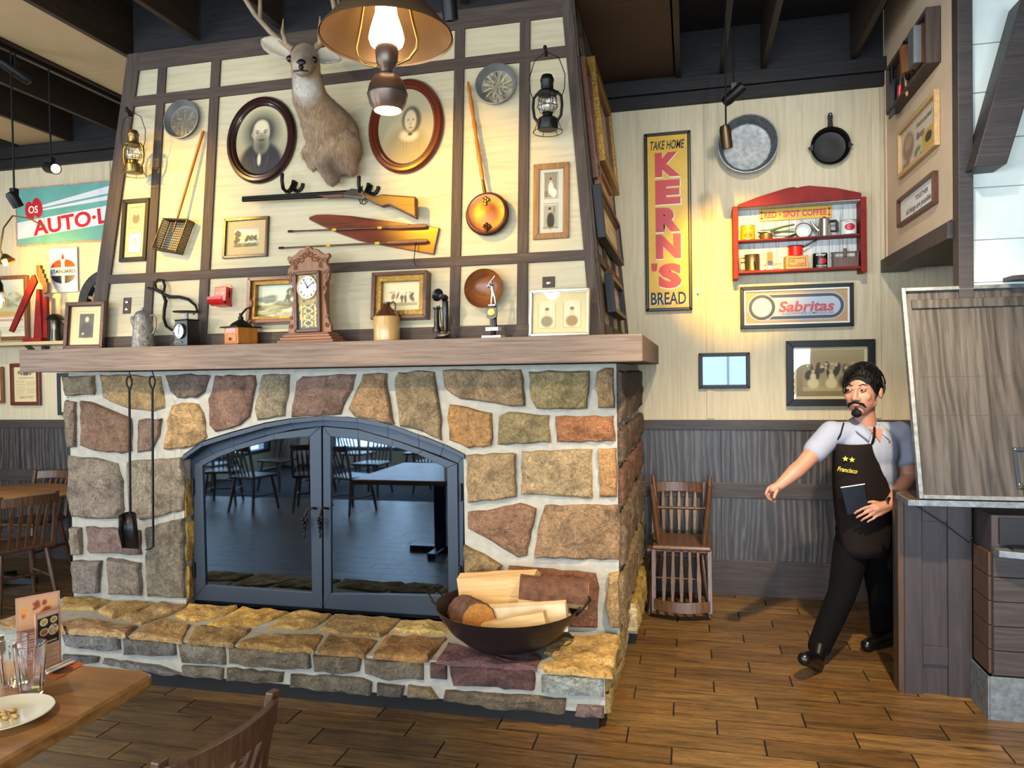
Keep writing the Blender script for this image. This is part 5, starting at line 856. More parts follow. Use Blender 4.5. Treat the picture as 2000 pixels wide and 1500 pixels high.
# ================================================================ CHAIRS AND TABLES
def make_chair(label, M4, group):
    t = thing('spindle_chair', label, 'chair', M4, group)
    B().loft([[(-.21, -.21, .425), (.21, -.21, .425), (.19, .2, .425), (-.19, .2, .425)], [(-.22, -.22, .445), (.22, -.22, .445), (.2, .21, .445), (-.2, .21, .445)], [(-.215, -.215, .458), (.215, -.215, .458), (.195, .205, .458), (-.195, .205, .458)]]).build('seat', M['chair'], t, bevel=.006)
    for s in (-1, 1):
        B().tube([(s * .16, -.16, .43), (s * .18, -.19, .25), (s * .205, -.225, 0)], [.017, .021, .015], 8).build('leg', M['chair'], t, smooth=60)
        B().tube([(s * .15, .15, .43), (s * .17, .18, .25), (s * .195, .23, 0)], [.017, .021, .015], 8).build('leg', M['chair'], t, smooth=60)
        B().loft([[(s * .175 - a * .016, .185 + y - c * .012, z) for a, c in ((-1, -1), (1, -1), (1, 1), (-1, 1))] for z, y in ((.44, 0), (.55, .02), (.68, .045), (.86, .085))]).build('back_post', M['chair'], t, bevel=.004).location = (s * .012, 0, 0)
        for y0 in (-.2,): B().tube([(s * .186, -.2, .2), (s * .178, .19, .2)], .011, 8).build('stretcher', M['chair'], t, smooth=60)
    B().tube([(-.18, 0, .2), (.18, 0, .2)], .011, 8).build('stretcher', M['chair'], t, smooth=60)
    n = 12; rings = []
    for i in range(n + 1):
        u = -1 + 2 * i / n; x = u * .185; y = .27 + .045 * (1 - u * u); dz = .006 * (1 - u * u)
        rings.append([(x, y - .011, .775 + dz), (x, y + .011, .775 + dz), (x, y + .02, .845 + dz), (x, y - .002, .845 + dz)])
    B().loft(rings).build('top_rail', M['chair'], t, bevel=.003)
    for i in range(5):
        u = -1 + 2 * (i + 1) / 6; xb, xt = u * .165, u * .178; yt = .272 + .042 * (1 - u * u); rs = []
        for k, (f, w_) in enumerate(((0, .009), (.3, .010), (.6, .015), (.85, .012), (1, .008))):
            x, y, z = xb + (xt - xb) * f, .18 + (yt - .18) * f, .445 + .335 * f; rs.append([(x - w_, y - .006, z), (x + w_, y - .006, z), (x + w_, y + .006, z), (x - w_, y + .006, z)])
        B().loft(rs).build('spindle', M['chair'], t, bevel=.002)
    return t
def chair_at(x, y, rz): return T(V((x, y, 0))) @ Rz(rz)
proto = make_chair('wooden spindle-back chair in the foreground pushed toward the dining table corner', chair_at(-1.385, 1.617, -98), 'brown spindle-back chairs')
def chair(label, M4): c = copy_tree(proto, M4); c['label'] = label; return c
chair('upright spindle chair at the bottom of the stacked pair by the back wall', chair_at(-.09, 5.45, 0))
chair('upside-down spindle chair stacked seat to seat on top of the other by the back wall', T(V((-.07, 5.40, .918))) @ Ry(180) @ Rz(180))
chair('spindle chair nearest the hearth at the round table on the left', chair_at(-4.99, 4.58, -113))
p = onY(72, 940, 5.5); chair('spindle chair behind the round table against the wainscot', chair_at(p.x, 5.43, 4))
# chairs in the dining room behind the photographer, seen mirrored in the fire doors
for k, (x, y, r) in enumerate(((-4.1, -.3, 20), (-4.7, -.4, -20), (-5.4, -.2, 10), (-6.1, -.6, 160), (-4.4, -1.6, 185), (-5.2, -1.5, 170), (-6.0, -1.8, 190), (-6.7, -1.2, 100), (-3.6, -1.9, 15), (-3.0, -1.2, 160), (-3.3, -2.9, 5), (-4.2, -3.0, 180), (-5.2, -2.8, 10))):
    c = chair('spindle chair of the dining room mirrored in the glass fire doors', chair_at(x, y, r)); c['group'] = 'chairs mirrored in the fire doors'
t = thing('round_table', 'round oak pedestal table beyond the left end of the fireplace', 'table', T(V((-5.60, 4.93, 0))))
B().lathe([(.001, .725), (.6, .725), (.62, .735), (.62, .752), (.61, .76), (.001, .76)], 48).build('tabletop', M['table'], t, smooth=40); B().lathe([(.07, .02), (.06, .1), (.045, .4), (.06, .68), (.2, .725), (.001, .725)], 16).build('pedestal', M['blackp'], t, smooth=40)
for k in range(4): B().loft([[(.04, -.03, .1), (.04, .03, .1), (.04, .03, .02), (.04, -.03, .02)], [(.32, -.03, .05), (.32, .03, .05), (.32, .03, .0), (.32, -.03, .0)]]).build('foot', M['blackp'], t, bevel=.004).rotation_euler = (0, 0, k * math.pi / 2 + .4)
# near dining table
t = thing('dining_table', 'oak dining table with rounded corner in the lower left foreground', 'table', T(V((-1.665, 2.03, 0)))); cr = .05; b = B()
out = [(-cr + cr * math.sin(a), -cr + cr * math.cos(a)) for a in [k * math.pi / 12 for k in range(7)]] + [(0, -1.25), (-1.3, -1.25), (-1.3, 0)]
rings = [[(x + (dx if x > -1 else 0), y + (dx if y > -1.2 else 0), z) for x, y in out] for z, dx in ((.715, -.012), (.722, -.002), (.735, 0), (.752, 0), (.76, -.008))]
B().loft(rings).build('tabletop', M['table'], t, smooth=35); B().box(-.72, -.60, -.66, -.54, .05, .715).build('pedestal', M['blackp'], t, bevel=.006); B().box(-.98, -.34, -.64, -.56, 0, .05).box(-.70, -.62, -.92, -.28, .0, .05).build('foot', M['blackp'], t, bevel=.006)
ZT = .76
light('table_pendant_bulb', 'POINT', (-2.35, 1.35, 2.0), (0, 0, 0), 22, WARM, .06)
def tumbler(label, px, py, h):
    p = onZ(px, py, ZT); p.z = ZT + .0005; t = thing('drinking_glass', label, 'glass', T(p), 'clear fluted tumblers'); r0, r1 = .030, .044; n = 32; rg = []
    for z, k in ((0, 0), (.012, 0), (h * .3, .25), (h * .7, .7), (h * .78, .8), (h, 1)):
        r = r0 + (r1 - r0) * k; fl = .0018 if .01 < z < h * .75 else 0; rg.append([((r + fl * math.cos(a * 12)) * math.cos(a), (r + fl * math.cos(a * 12)) * math.sin(a), z) for a in [2 * math.pi * i / n for i in range(n)]])
    ri = [[(q[0] * .9, q[1] * .9, max(q[2], .012)) for q in r_] for r_ in rg[::-1]]
    m = bpy.data.materials.get('tumbler_glass')
    if not m: m = mat('tumbler_glass', '#ffffff', .02); b_ = m.node_tree.nodes['Principled BSDF']; b_.inputs['Transmission Weight'].default_value = 1; b_.inputs['IOR'].default_value = 1.45
    B().loft(rg + ri).build('tumbler', m, t, smooth=50)
    B().tube([(.0225 * math.cos(a) * 1.1, .0225 * math.sin(a) * 1.1, .0135) for a in [.2, .8, 1.5, 2.2]], .006, 6).build('lemon_rind', mat('lemon', '#d8c46a', .4), t, smooth=60); return t
tumbler('clear fluted tumbler with lemon rind nearest the table corner', 61, 1358, .155); tumbler('clear fluted tumbler standing behind the nearer one on the table', 27, 1338, .15)
p = onZ(8, 1405, ZT); t = thing('dinner_plate', 'cream dinner plate with leftovers at the left edge of the table', 'plate', T(V((p.x, p.y, ZT + .001))))
B().lathe([(.001, 0), (.07, 0), (.085, .004), (.118, .016), (.122, .018), (.12, .02), (.084, .009), (.07, .006), (.001, .006)], 48).build('plate_body', mat('cream_china', '#d8cdb2', .25, coat=.3), t, smooth=50)
b = B()
for k in range(9): b.ell((.03 * math.cos(k * 2.3) * (k % 3) / 1.4, .03 * math.sin(k * 2.3) * (k % 4) / 2, .012), (.012, .008, .006), 8, 5)
o = b.build('leftovers', mat('food_scraps', '#c29a50', .6, var=.3, vs=40), t, smooth=60); o['kind'] = 'stuff'
# menus, place mat and wrapped cutlery
def menu_card(label, q, art, thick=.004):
    P_ = [onZ(*q[0], ZT), onZ(*q[1], ZT)]; d = P_[1] - P_[0]; L = d.length; R_ = Rz(math.degrees(math.atan2(d.y, d.x))); t = thing('menu_card', label, 'menu', T(P_[0] + V((0, 0, .001))) @ R_, 'menus standing on the table')
    B().box(0, L, 0, thick, 0, q[2]).build('card', mat('menu_border', '#b98a72', .5), t); art.build(L - .012, q[2] - .012, t, -.001, 'print', cx=L / 2, cz=q[2] / 2); return t
a = Art(50, 90, '#b07858', .06, 31).rect(.0, 1, .55, 1, '#c99468').blobs(14, .1, .9, .58, .9, .12, .05, ['#c2532a', '#d98b3f', '#8d3c22'], .4).rect(.06, .94, .04, .54, '#8f5f4c').lines(.12, .9, .06, .5, 12, '#d9b79c', .5)
menu_card('taller rose-brown menu standing behind the smaller one', ((34, 1312), (120, 1291), .235), a)
a = Art(50, 90, '#d1a886', .04, 32).rect(0, 1, .5, .93, '#2a211f')
for x, y, rx, ry, c in ((.3, .84, .2, .07, '#c9a256'), (.78, .84, .18, .06, '#c98a3a'), (.3, .66, .22, .07, '#b9682c'), (.74, .66, .26, .1, '#d8c48e')): a.ell(x, y, rx, ry, '#efe0c0', .1).ell(x, y, rx * .85, ry * .8, c, .2)
a.blobs(20, .52, .95, .58, .74, .04, .02, ['#5d5a2e', '#8a6a34']).rect(0, 1, .42, .5, '#2b2430').rect(.28, .9, .45, .475, '#d9c9b0').ell(.14, .46, .08, .035, '#d9c9b0', .2).lines(.1, .92, .04, .38, 9, '#7c5a48', .4)
menu_card('smaller menu card with food photos leaning in front of the tall one', ((72, 1316), (119, 1297), .19), a)
q4 = [onZ(*p, ZT) for p in ((62, 1306), (118, 1290), (166, 1297), (108, 1328))]; t = thing('place_mat', 'orange paper place mat at the far corner of the table', 'place mat', T(V((q4[0].x, q4[0].y, ZT + .0008))))
B().loft([[tuple(p - q4[0] + V((0, 0, z))) for p in q4] for z in (0, .0012)]).build('paper', M['orange'], t); c_ = (q4[2] + q4[3]) / 2 - q4[0]; B().lathe([(.03, .0013), (.03, .0017), (.001, .0017)], 20, T(c_ * .8 + V((-.0, 0.0, 0)))).build('printed_badge', mat('dark_print', '#5a2d1c', .6), t)
for k, (p0, p1) in enumerate((((88, 1316), (138, 1293)), ((92, 1320), (143, 1297)))):
    a0, a1 = onZ(*p0, ZT), onZ(*p1, ZT); a0.z = a1.z = ZT + .009; tag(B().tube([a0, a1], .006, 8, flat=.7).build('wrapped_cutlery', M['whitep'], None, smooth=60), ('left' if k == 0 else 'right') + ' paper-wrapped cutlery roll on the orange place mat', 'cutlery', 'wrapped cutlery rolls')
# ================================================================ LEFT-HAND WALL DISPLAY
def fbk(name, label, q, fw, dep, fm, art, **k): return framed(name, label, FBK, q, fw, dep, fm, art, off=k.pop('off', .014), **k)
q = [(33, 369), (330, 341), (330, 456), (31, 487)]; u, w_, W_, H_ = FBK.rect(q, .03); t = thing('auto_parts_sign', 'large weathered teal and white tin sign with red lettering on the left back wall', 'sign', onfr(FBK, u, w_, .014))
B().box(-W_ / 2, W_ / 2, -.02, 0, -H_ / 2, H_ / 2).build('plate', mat('teal_tin', '#5f9a93', .45, var=.15, vs=4), t, bevel=.004); B().frame(W_, H_, .012, -.026, -.018).build('rim', mat('rusty_pale_rim', '#b08a7c', .6, var=.25, vs=30), t)
X0 = -W_ / 2 + .014; X1 = W_ / 2 - .014
def strip(x0, z0, x1, z1, h0, h1, y=-.0205, m=None, nm='stripe'): B().prism([(x0, z0 - h0), (x1, z1 - h1), (x1, z1 + h1), (x0, z0 + h0)], y - .0006, y).build(nm, m or mat('white_tin', '#cfd2d6', .4), t)
wt_ = mat('white_tin', '#cfd2d8', .4); strip(X0, -.13, X1, .02, .078, .085, m=wt_)
strip(X0 + .18, .07, X1 * .35, .2, .008, .035, m=wt_); strip(X0 + .2, .045, X1 * .6, .14, .006, .024, m=wt_)
ang = math.degrees(math.atan2(.15, X1 - X0)); ta = FBK.at(64, 450, .036).x - u; tb = FBK.at(266, 400, .036).x - u
text('AUTO·LITE', M['inkr'], t, (ta + tb) / 2, -.0212, -.058 + .15 / (X1 - X0) * (ta + tb) / 2, tb - ta, .145, .0008, .03, 0, Ry(-ang))
for dx, dz, r in ((.15, .05, .09), (.235, .075, .095)): B().ell((X0 + dx, -.021, dz), (r * .62, .002, r), 16, 6, Ry(-12).to_3x3()).build('gas_can_emblem', M['inkr'], t)
text('OS', M['inkw'], t, X0 + .19, -.0235, .06, .11, .07, .0005, .02)
q = [(98, 486), (153, 482), (150, 570), (97, 571)]; u, w_, W_, H_ = FBK.rect(q, .02); t = thing('fuel_sign', 'white enamel sign with a red torch and blue band below the teal tin sign', 'sign', onfr(FBK, u, w_, .014)); B().box(-W_ / 2, W_ / 2, -.012, 0, -H_ / 2, H_ / 2).build('plate', mat('white_sign_enamel', '#d4d6da', .25), t, bevel=.004)
hw = W_ * .43
B().prism([(hw * math.cos(a), .025 + .075 * math.sin(a)) for a in [math.pi * k / 16 for k in range(17)]], -.0135, -.012).build('red_arc', mat('sign_red', '#c8391f', .3), t); B().prism([(hw * math.cos(a), -.052 + .075 * math.sin(a)) for a in [-math.pi * k / 16 for k in range(17)]], -.0135, -.012).build('blue_arc', mat('sign_navy', '#1d2544', .3), t)
text('STANDARD', mat('sign_navy_ink', '#1d2544', .4), t, 0, -.0156, -.014, W_ * .88, .036, .0008, .02); B().prism([(-.016, -.125), (.016, -.125), (.02, .085), (-.02, .085)], -.0145, -.0125).box(-.028, .028, -.0148, -.0125, .085, .1).build('torch', M['whitee'], t); B().prism([(-.016, .1), (.016, .1), (.012, .13), (0, .155), (-.012, .125)], -.0145, -.0125).build('flame', mat('sign_red2', '#c8391f', .3), t)
# shelf with wheel, jack and pitcher
zs = 2.045; sh = thing('wall_shelf', 'narrow wooden shelf on brackets along the left back wall', 'shelf', T(V((-5.9, YB - .014, zs)))); B().box(-.6, 1.3, -.26, 0, -.03, 0).build('board', mat('pale_shelf', '#b3a27c', .6), sh, bevel=.003)
for x in (.02, .9): B().prism([(-.02, -.03), (.02, -.03), (.02, -.2), (-.02, -.2)], -.05, -.001).loft([[(x * 0 - .02, -.24, -.03), (.02, -.24, -.03), (.02, -.04, -.2), (-.02, -.04, -.2)], [(-.02, -.2, -.03), (.02, -.2, -.03), (.02, -.04, -.16), (-.02, -.04, -.16)]]).build('bracket', M['wainst'], sh).location = (x, 0, 0)
c_ = onY(212, 582, 5.66); r_ = .32; t = thing('spoked_wheel', 'old spoked car wheel with black tyre half hidden behind the hood', 'wheel', T(V((c_.x, 5.68, zs + r_ + .002))))
T90 = Rx(90); B().lathe([(r_ - .075, -.035), (r_ - .01, -.04), (r_, -.02), (r_, .02), (r_ - .01, .04), (r_ - .075, .035)], 48, T90, False).build('tyre', M['rubber'], t, smooth=40); B().lathe([(r_ - .09, -.03), (r_ - .07, -.036), (r_ - .07, .036), (r_ - .09, .03)], 48, T90, False).build('rim', M['rubber'], t, smooth=40)
for k in range(12): a_ = k * math.pi / 6 + .2; B().tube([(.06 * math.cos(a_), 0, .06 * math.sin(a_)), ((r_ - .08) * math.cos(a_), 0, (r_ - .08) * math.sin(a_))], [.022, .016], 8).build('spoke', mat('grey_spoke', '#8c8068', .7) if k == 0 else bpy.data.materials['grey_spoke'], t, smooth=60)
B().lathe([(.001, -.05), (.07, -.05), (.08, .05), (.001, .05)], 20, T90).build('hub', M['rubber'], t, smooth=40)
p0 = onY(72, 663, 5.62); k_ = proj(p0)[2] / FPX; t = thing('lifting_jack', 'old red-painted wagon jack with a long slanting lever on the wall shelf', 'jack', T(V((p0.x, 5.64, zs)))); f = k_
def jp(x, y): return ((x - 72) * f, (663 - y) * f)
B().box(-28 * f, 16 * f, -.05, .05, 0, 8 * f).build('base', M['red'], t, bevel=.003); B().prism([jp(63, 656), jp(84, 656), jp(80, 560), jp(73, 560)], -.02, .02).build('post', M['red'], t, bevel=.003); B().prism([jp(86, 656), jp(96, 656), jp(96, 575), jp(87, 575)], -.018, .018).build('lift_bar', M['red'], t, bevel=.003)
B().prism([jp(10, 640), jp(20, 643), jp(80, 546), jp(74, 532), jp(68, 534)], -.045, -.022).build('lever', M['red'], t, bevel=.003); B().prism([jp(73, 513), jp(83, 513), jp(83, 521), jp(87, 521), jp(87, 530), jp(91, 530), jp(91, 539), jp(95, 539), jp(95, 548), jp(98, 548), jp(98, 567), jp(86, 570), jp(88, 555), jp(80, 545), jp(74, 530)], -.016, .016).build('ratchet', M['chair'], t, bevel=.002)
m_ = thing('metal_pitcher', 'dark silver lidded pitcher beside the red jack on the wall shelf', 'pitcher', T(V((onY(109, 660, 5.62).x, 5.62, zs)))); B().lathe([(.001, 0), (14 * f, 0), (14 * f, 4 * f), (12 * f, 20 * f), (12 * f, 40 * f), (13 * f, 42 * f), (.001, 42 * f)], 22).build('body', mat('tarnished_silver', '#4d4a40', .25, .9), m_, smooth=40); B().lathe([(16 * f, 42 * f), (13 * f, 49 * f), (6 * f, 53 * f), (.001, 54 * f)], 22).build('lid', M['black'], m_, smooth=40)
B().tube([(12 * f, 0, 36 * f), (20 * f, 0, 32 * f), (20 * f, 0, 14 * f), (12 * f, 0, 6 * f)], 2.2 * f, 8).build('handle', M['black'], m_, smooth=60); B().tube([(-12 * f, 0, 34 * f), (-19 * f, 0, 44 * f)], [4 * f, 2 * f], 8).build('spout', M['black'], m_)
a = Art(50, 80, '#c9bf9c', .05, 41).grad('#b8b48e', '#c3c8b8', .5, 1).blobs(16, 0, 1, .5, .75, .12, .05, ['#8a8f72', '#a3a07a']).rect(0, 1, 0, .34, '#d9d1b4').lines(.05, .95, .02, .26, 9, '#a79f88', .25).rect(.1, .9, .27, .31, '#b06a4c', .7).ell(.4, .4, .4, .05, '#c99a50')
fbk('calendar_frame', 'oak-framed landscape calendar behind the jack on the left wall', [(-24, 540), (52, 537), (53, 664), (-24, 665)], .035, .03, M['oak'], a)
a = Art(60, 84, '#d2bf93', .03, 42).ell(.48, .84, .38, .1, '#5b5648', .3).ell(.32, .8, .08, .055, '#cdbf9a', .2).ell(.7, .8, .08, .055, '#cdbf9a', .2).ell(.32, .8, .05, .034, '#3d3a34', .2).ell(.7, .8, .05, .034, '#3d3a34', .2).rect(.3, .7, .86, .92, '#4a463c').lines(.08, .48, .14, .64, 9, '#a08b62', .4, .6).lines(.53, .95, .14, .6, 9, '#a08b62', .4, .6).rect(.2, .85, .67, .7, '#8a7550', .6)
t, _a, _b = fbk('car_poster', 'red-brown framed vintage motor car notice at the left under the mantel', [(18, 711), (75, 708), (77, 791), (20, 793)], .035, .025, M['mahogr'], a); text('LIBERTY SIX', mat('poster_ink', '#6b5a3c', .6), t, 0, -.0088, -.125, .16, .018, .0004)
fbk('edge_frame', 'oak frame cut off by the left edge of the picture', [(-40, 718), (5, 715), (5, 787), (-40, 789)], .03, .02, M['oak'], None)
a = Art(30, 60, '#c6cfc0', .2, 43).blobs(30, .0, 1, .0, 1, .1, .05, ['#5d7f92', '#d3d8c8', '#6a7a5c', '#9fb3ba']); fbk('dark_frame', 'dark framed print half hidden behind the left fireplace edge', [(110, 729), (178, 727), (178, 810), (112, 812)], .03, .025, M['fire'], a, mat_w=.02)
# hanging lamps at the left edge
for lab, x, y, Y, r in (('lit glass-jar pendant lamp with wire guard at the left edge of the picture', -3, 585, 4.8, .055), ('lower lit jar pendant lamp cut off by the left edge', -16, 650, 4.5, .05)):
    p = onY(x, y, Y); t = thing('jar_pendant', lab, 'lamp', T(p), 'jar pendant lamps at the left edge'); B().ell((0, 0, 0), (.03, .03, .038), 12, 8).build('bulb', M['glow2'], t, smooth=60)
    B().lathe([(.03, .1), (.034, .06), (r, .02), (r * 1.05, -.03), (r * .8, -.065)], 18, None, False).build('jar', M['clear'], t, smooth=60); B().lathe([(.001, .2), (.014, .19), (.02, .15), (.034, .12), (.036, .06), (.001, .06)], 16).build('socket', M['iron'], t, smooth=40); b = B()
    for k in range(6): a_ = k * 1.047; b.tube([(.036 * math.cos(a_), .036 * math.sin(a_), .07), (r * 1.15 * math.cos(a_), r * 1.15 * math.sin(a_), .0), (r * 1.1 * math.cos(a_), r * 1.1 * math.sin(a_), -.06)], .0025, 5)
    b.build('wire_guard', M['brass'], t); B().cyl((0, 0, .19), (0, 0, 3.9 - p.z), .006, n=8).build('stem', M['black'], t)
    l = bpy.data.lights.new('jar_bulb', 'POINT'); l.energy = 6; l.color = WARM; l.shadow_soft_size = .03; lo = bpy.data.objects.new('jar_bulb', l); COL.objects.link(lo); lo.parent = t; lo.location = (0, 0, -.09)
p = onY(12, 505, 5.3); t = thing('gooseneck_lamp', 'small brass gooseneck wall lamp at the left edge beside the teal tin sign', 'lamp', T(p)); dz = proj(p)[2] / FPX
B().tube([(-12 * dz, .49, 80 * dz), (-12 * dz, .3, 92 * dz), (-6 * dz, .1, 88 * dz), (-4 * dz, 0, 60 * dz), (-14 * dz, 0, 20 * dz), (-6 * dz, 0, 2 * dz)], 1.6 * dz, 8).build('gooseneck', M['brass'], t, smooth=60); B().lathe([(.001, 10 * dz), (4 * dz, 9 * dz), (8 * dz, 4 * dz), (13 * dz, -4 * dz), (14 * dz, -6 * dz), (.001, -5 * dz)], 18, Ry(-25)).build('shade', M['brass'], t, smooth=40); B().ell((-2 * dz, 0, -9 * dz), 5 * dz, 12, 8).build('bulb', M['glow2'], t, smooth=60)
B().lathe([(.03, -.0), (.03, .012), (.001, .014)], 16, T(V((-12 * dz, .485, 80 * dz))) @ Rx(90)).build('wall_rose', M['brass'], t)
l = bpy.data.lights.new('gooseneck_bulb', 'SPOT'); l.energy = 28; l.color = WARM2; l.spot_size = 2.2; l.spot_blend = .9; l.shadow_soft_size = .03; lo = bpy.data.objects.new('gooseneck_bulb', l); COL.objects.link(lo); lo.location = (p.x + .0, p.y + .02, p.z - .08); lo.rotation_euler = (V((.05, .5, .1))).to_track_quat('-Z', 'Y').to_euler()
# ================================================================ RIGHT BACK WALL
def tri(nm, m, t, poly, y0, y1, **k): return B().prism(poly, y0, y1).build(nm, m, t, **k)
q = [(1259, 263), (1349, 254), (1352, 605), (1261, 610)]; u, w_, W_, H_ = FBK.rect(q, .03); t = thing('bread_sign', "tall yellow tin bread sign with big red letters in a black rim", 'sign', onfr(FBK, u, w_, .014))
B().box(-W_ / 2, W_ / 2, -.02, 0, -H_ / 2, H_ / 2).build('plate', M['yel'], t, bevel=.003); B().frame(W_, H_, .024, -.032, -.018).build('rim', M['blackp'], t, bevel=.006)
sg = M['inkr']; wl = mat('embossed_white', '#d8d0bc', .4); fz = lambda k: H_ / 2 - k * H_
for c, k in (('K', .18), ('E', .334), ('R', .488), ('N', .638)):
    text(c, wl, t, .004, -.0208, fz(k) - .006, W_ * .56, H_ * .142, .001, .07); text(c, sg, t, 0, -.0225, fz(k), W_ * .54, H_ * .136, .001, .07)
text('S', wl, t, .014, -.0208, fz(.803) - .006, W_ * .52, H_ * .146, .001, .07); text('S', sg, t, .010, -.0225, fz(.803), W_ * .5, H_ * .14, .001, .07); text("'", sg, t, -W_ * .31, -.0225, fz(.752), .045, .06, .001, .06)
text('TAKE HOME', M['ink'], t, 0, -.0215, fz(.07), W_ * .74, H_ * .05, .001, .02, .25); text('BREAD', wl, t, .002, -.0208, fz(.932), W_ * .76, H_ * .07, .001, .02); text('BREAD', M['ink'], t, -.003, -.0225, fz(.929), W_ * .76, H_ * .07, .001, .02)
wallpan('galvanised_tub', 'large round speckled galvanised tub hung right of the yellow bread sign', FBK, 1459, 287, 1403, 1516, .10, M['steel'], .008, None, 'tub')
c = FBK.at(1620, 288, .02); r = (FBK.at(1658, 288).x - FBK.at(1582, 288).x) / 2; t = thing('iron_skillet', 'black cast iron skillet hanging by its handle on the wall', 'skillet', onfr(FBK, c.x, c.z, .014))
B().lathe([(.001, 0), (r * .5, 0), (r * .82, 0), (r * .86, .002), (r, .05), (r + .004, .054), (r, .056), (r * .95, .052), (r * .82, .009), (r * .78, .008), (r * .4, .008), (.001, .008)], 40, Rx(90)).build('pan', M['black'], t, smooth=40); h = FBK.at(1618, 228, .02).z - c.z
B().prism([(-.02, r * .93), (.02, r * .93), (.014, r + .05), (.018, h - .02), (.012, h + .015), (-.012, h + .015), (-.018, h - .02), (-.014, r + .05)], -.052, -.036).build('handle', M['black'], t, bevel=.005); B().lathe([(.006, 0), (.006, .003), (.001, .003)], 12, T(V((0, -.053, h)))@ Rx(90)).build('hanging_hole', M['steel'], t)
for s_ in (-1, 1): B().prism([(s_ * r * .9, -.03), (s_ * (r + .02), -.005), (s_ * r * .9, .02)], -.056, -.03).build('pour_lip', M['black'], t)
# red shelf cabinet
q = [(1433, 404), (1690, 383), (1690, 534), (1433, 546)]; DP = .14; u, w_, W_, H_ = FBK.rect(q, DP); t = thing('red_cabinet', 'worn red open shelf cabinet with arched top full of kitchen tins', 'cabinet', onfr(FBK, u, w_, .014))
def kp(x, y, off=DP): p = FBK.at(1430 + x / 7.4074, 360 + y / 7.4074, off); return (p.x - u, p.z - w_)
xl_, xr_ = kp(50, 900)[0], kp(1900, 900)[0]; bw = .03
for x in (xl_, xr_): B().box(x - .019, x + .019, -DP, 0, -H_ / 2 if x < 0 else kp(1900, 1270)[1], kp(50, 325)[1] if x < 0 else kp(1900, 185)[1]).build('side_board', M['red'], t, bevel=.004)
zb_ = (kp(90, 1262)[1] + kp(1865, 1175)[1]) / 2; zm_ = (kp(85, 815)[1] + kp(1850, 705)[1]) / 2
B().box(xl_ + .019, xr_ - .019, -DP + .004, -.012, zb_ - .018, zb_).build('shelf_board', M['red'], t, bevel=.003); B().box(xl_ + .019, xr_ - .019, -DP + .012, -.012, zm_ - .012, zm_).build('shelf_board', M['red'], t, bevel=.003)
arc = [kp(*p) for p in ((82, 345), (82, 300), (400, 180), (780, 62), (880, 45), (940, 58), (1010, 38), (1110, 25), (1500, 60), (1860, 130), (1866, 215))]; arc = [(x, z) for x, z in arc]
B().prism(arc, -DP - .004, -DP + .012).build('arched_top', M['red'], t, bevel=.003); zt_ = kp(1000, 275)[1]; B().box(xl_ + .019, xr_ - .019, -DP + .013, -.012, zt_ - .004, zt_ + .012).build('top_board', M['white_paint'], t)
n = 9
for k in range(n): x0 = xl_ + .02 + (xr_ - xl_ - .04) * k / n; x1 = xl_ + .02 + (xr_ - xl_ - .04) * (k + 1) / n; B().box(x0 + .001, x1 - .001, -.012, -.001, zb_ - .01, zt_ + .01).build('back_board', M['white_paint'], t)
CB = onfr(FBK, u, w_, .014)
def cpos(px, lower, d=.075): return kp(px, 900, d)[0], (zb_ if lower else zm_) + .0008, -d
def citem(name, label, cat, px, lower, group=None, d=.075, rz=0): x, z, y = cpos(px, lower, d); return thing(name, label, cat, CB @ T(V((x, y, z))) @ Rz(rz), group)
K = (kp(1000, 0)[0] - kp(0, 0)[0]) / 1000
def canlabel(t, r, h, m, z0=.0): B().lathe([(r * 1.01, z0 + h * .04), (r * 1.01, z0 + h * .95)], 28, None, False).build('paper_label', m, t, smooth=40)
def can(name, label, px, lower, r, h, lm, group='food cans in the red cabinet'):
    t = citem(name, label, 'can', px, lower, group); B().lathe([(.001, 0), (r, 0), (r, h), (r * .94, h), (r * .94, h - .004), (.001, h - .004)], 28).build('tin_body', M['tin'], t, smooth=40); canlabel(t, r, h, lm); return t
def front_disc(t, r, x, z, rx, rz_, m, nm): B().loft([[((rr * rx) * math.cos(a) + x, -math.sqrt(max(1e-6, (r * 1.02) ** 2 - ((rr * rx) * math.cos(a) + x) ** 2)) - .0015, z + rr * rz_ * math.sin(a)) for a in [2 * math.pi * k / 20 for k in range(20)]] for rr in (1, .6, .05)]).build(nm, m, t)
h = 225 * K; r = 105 * K; t = can('food_can', 'yellow can with orange oval at the left of the upper cabinet shelf', 225, False, r, h, M['yel']); front_disc(t, r, 0, h * .3, r * .6, h * .18, mat('orange_oval', '#c4681c', .5), 'oval_badge'); text('PUMPKIN', mat('can_ink', '#7a5a10', .5), t, 0, -r * 1.03, h * .78, r * 1.1, h * .12, .001)
h = 220 * K; r = 110 * K; t = can('food_can', 'white tomato can at the right end of the upper cabinet shelf', 1680, False, r, h, M['whitee']); front_disc(t, r, 0, h * .5, r * .66, h * .25, mat('tomato_print', '#b02838', .4), 'tomato_print'); text('FOREST CITY', M['ink'], t, 0, -r * 1.03, h * .85, r * 1.3, h * .1, .001)
h = 225 * K; r = 103 * K; t = can('food_can', 'black tomato can right of the wooden box on the lower shelf', 1265, True, r, h, M['blackp']); front_disc(t, r, r * .25, h * .45, r * .55, h * .2, mat('tomato_print2', '#b8242c', .4), 'tomato_print'); front_disc(t, r * .995, -.1 * r, h * .33, r * .4, h * .12, M['green'], 'leaf_print'); text('TOMATOES', M['inkw'], t, 0, -r * 1.03, h * .12, r * 1.4, h * .1, .001, .01); text('Elkay', M['inkw'], t, -.05 * r, -r * 1.04, h * .84, r * 1.4, h * .2, .001, .012, .3)
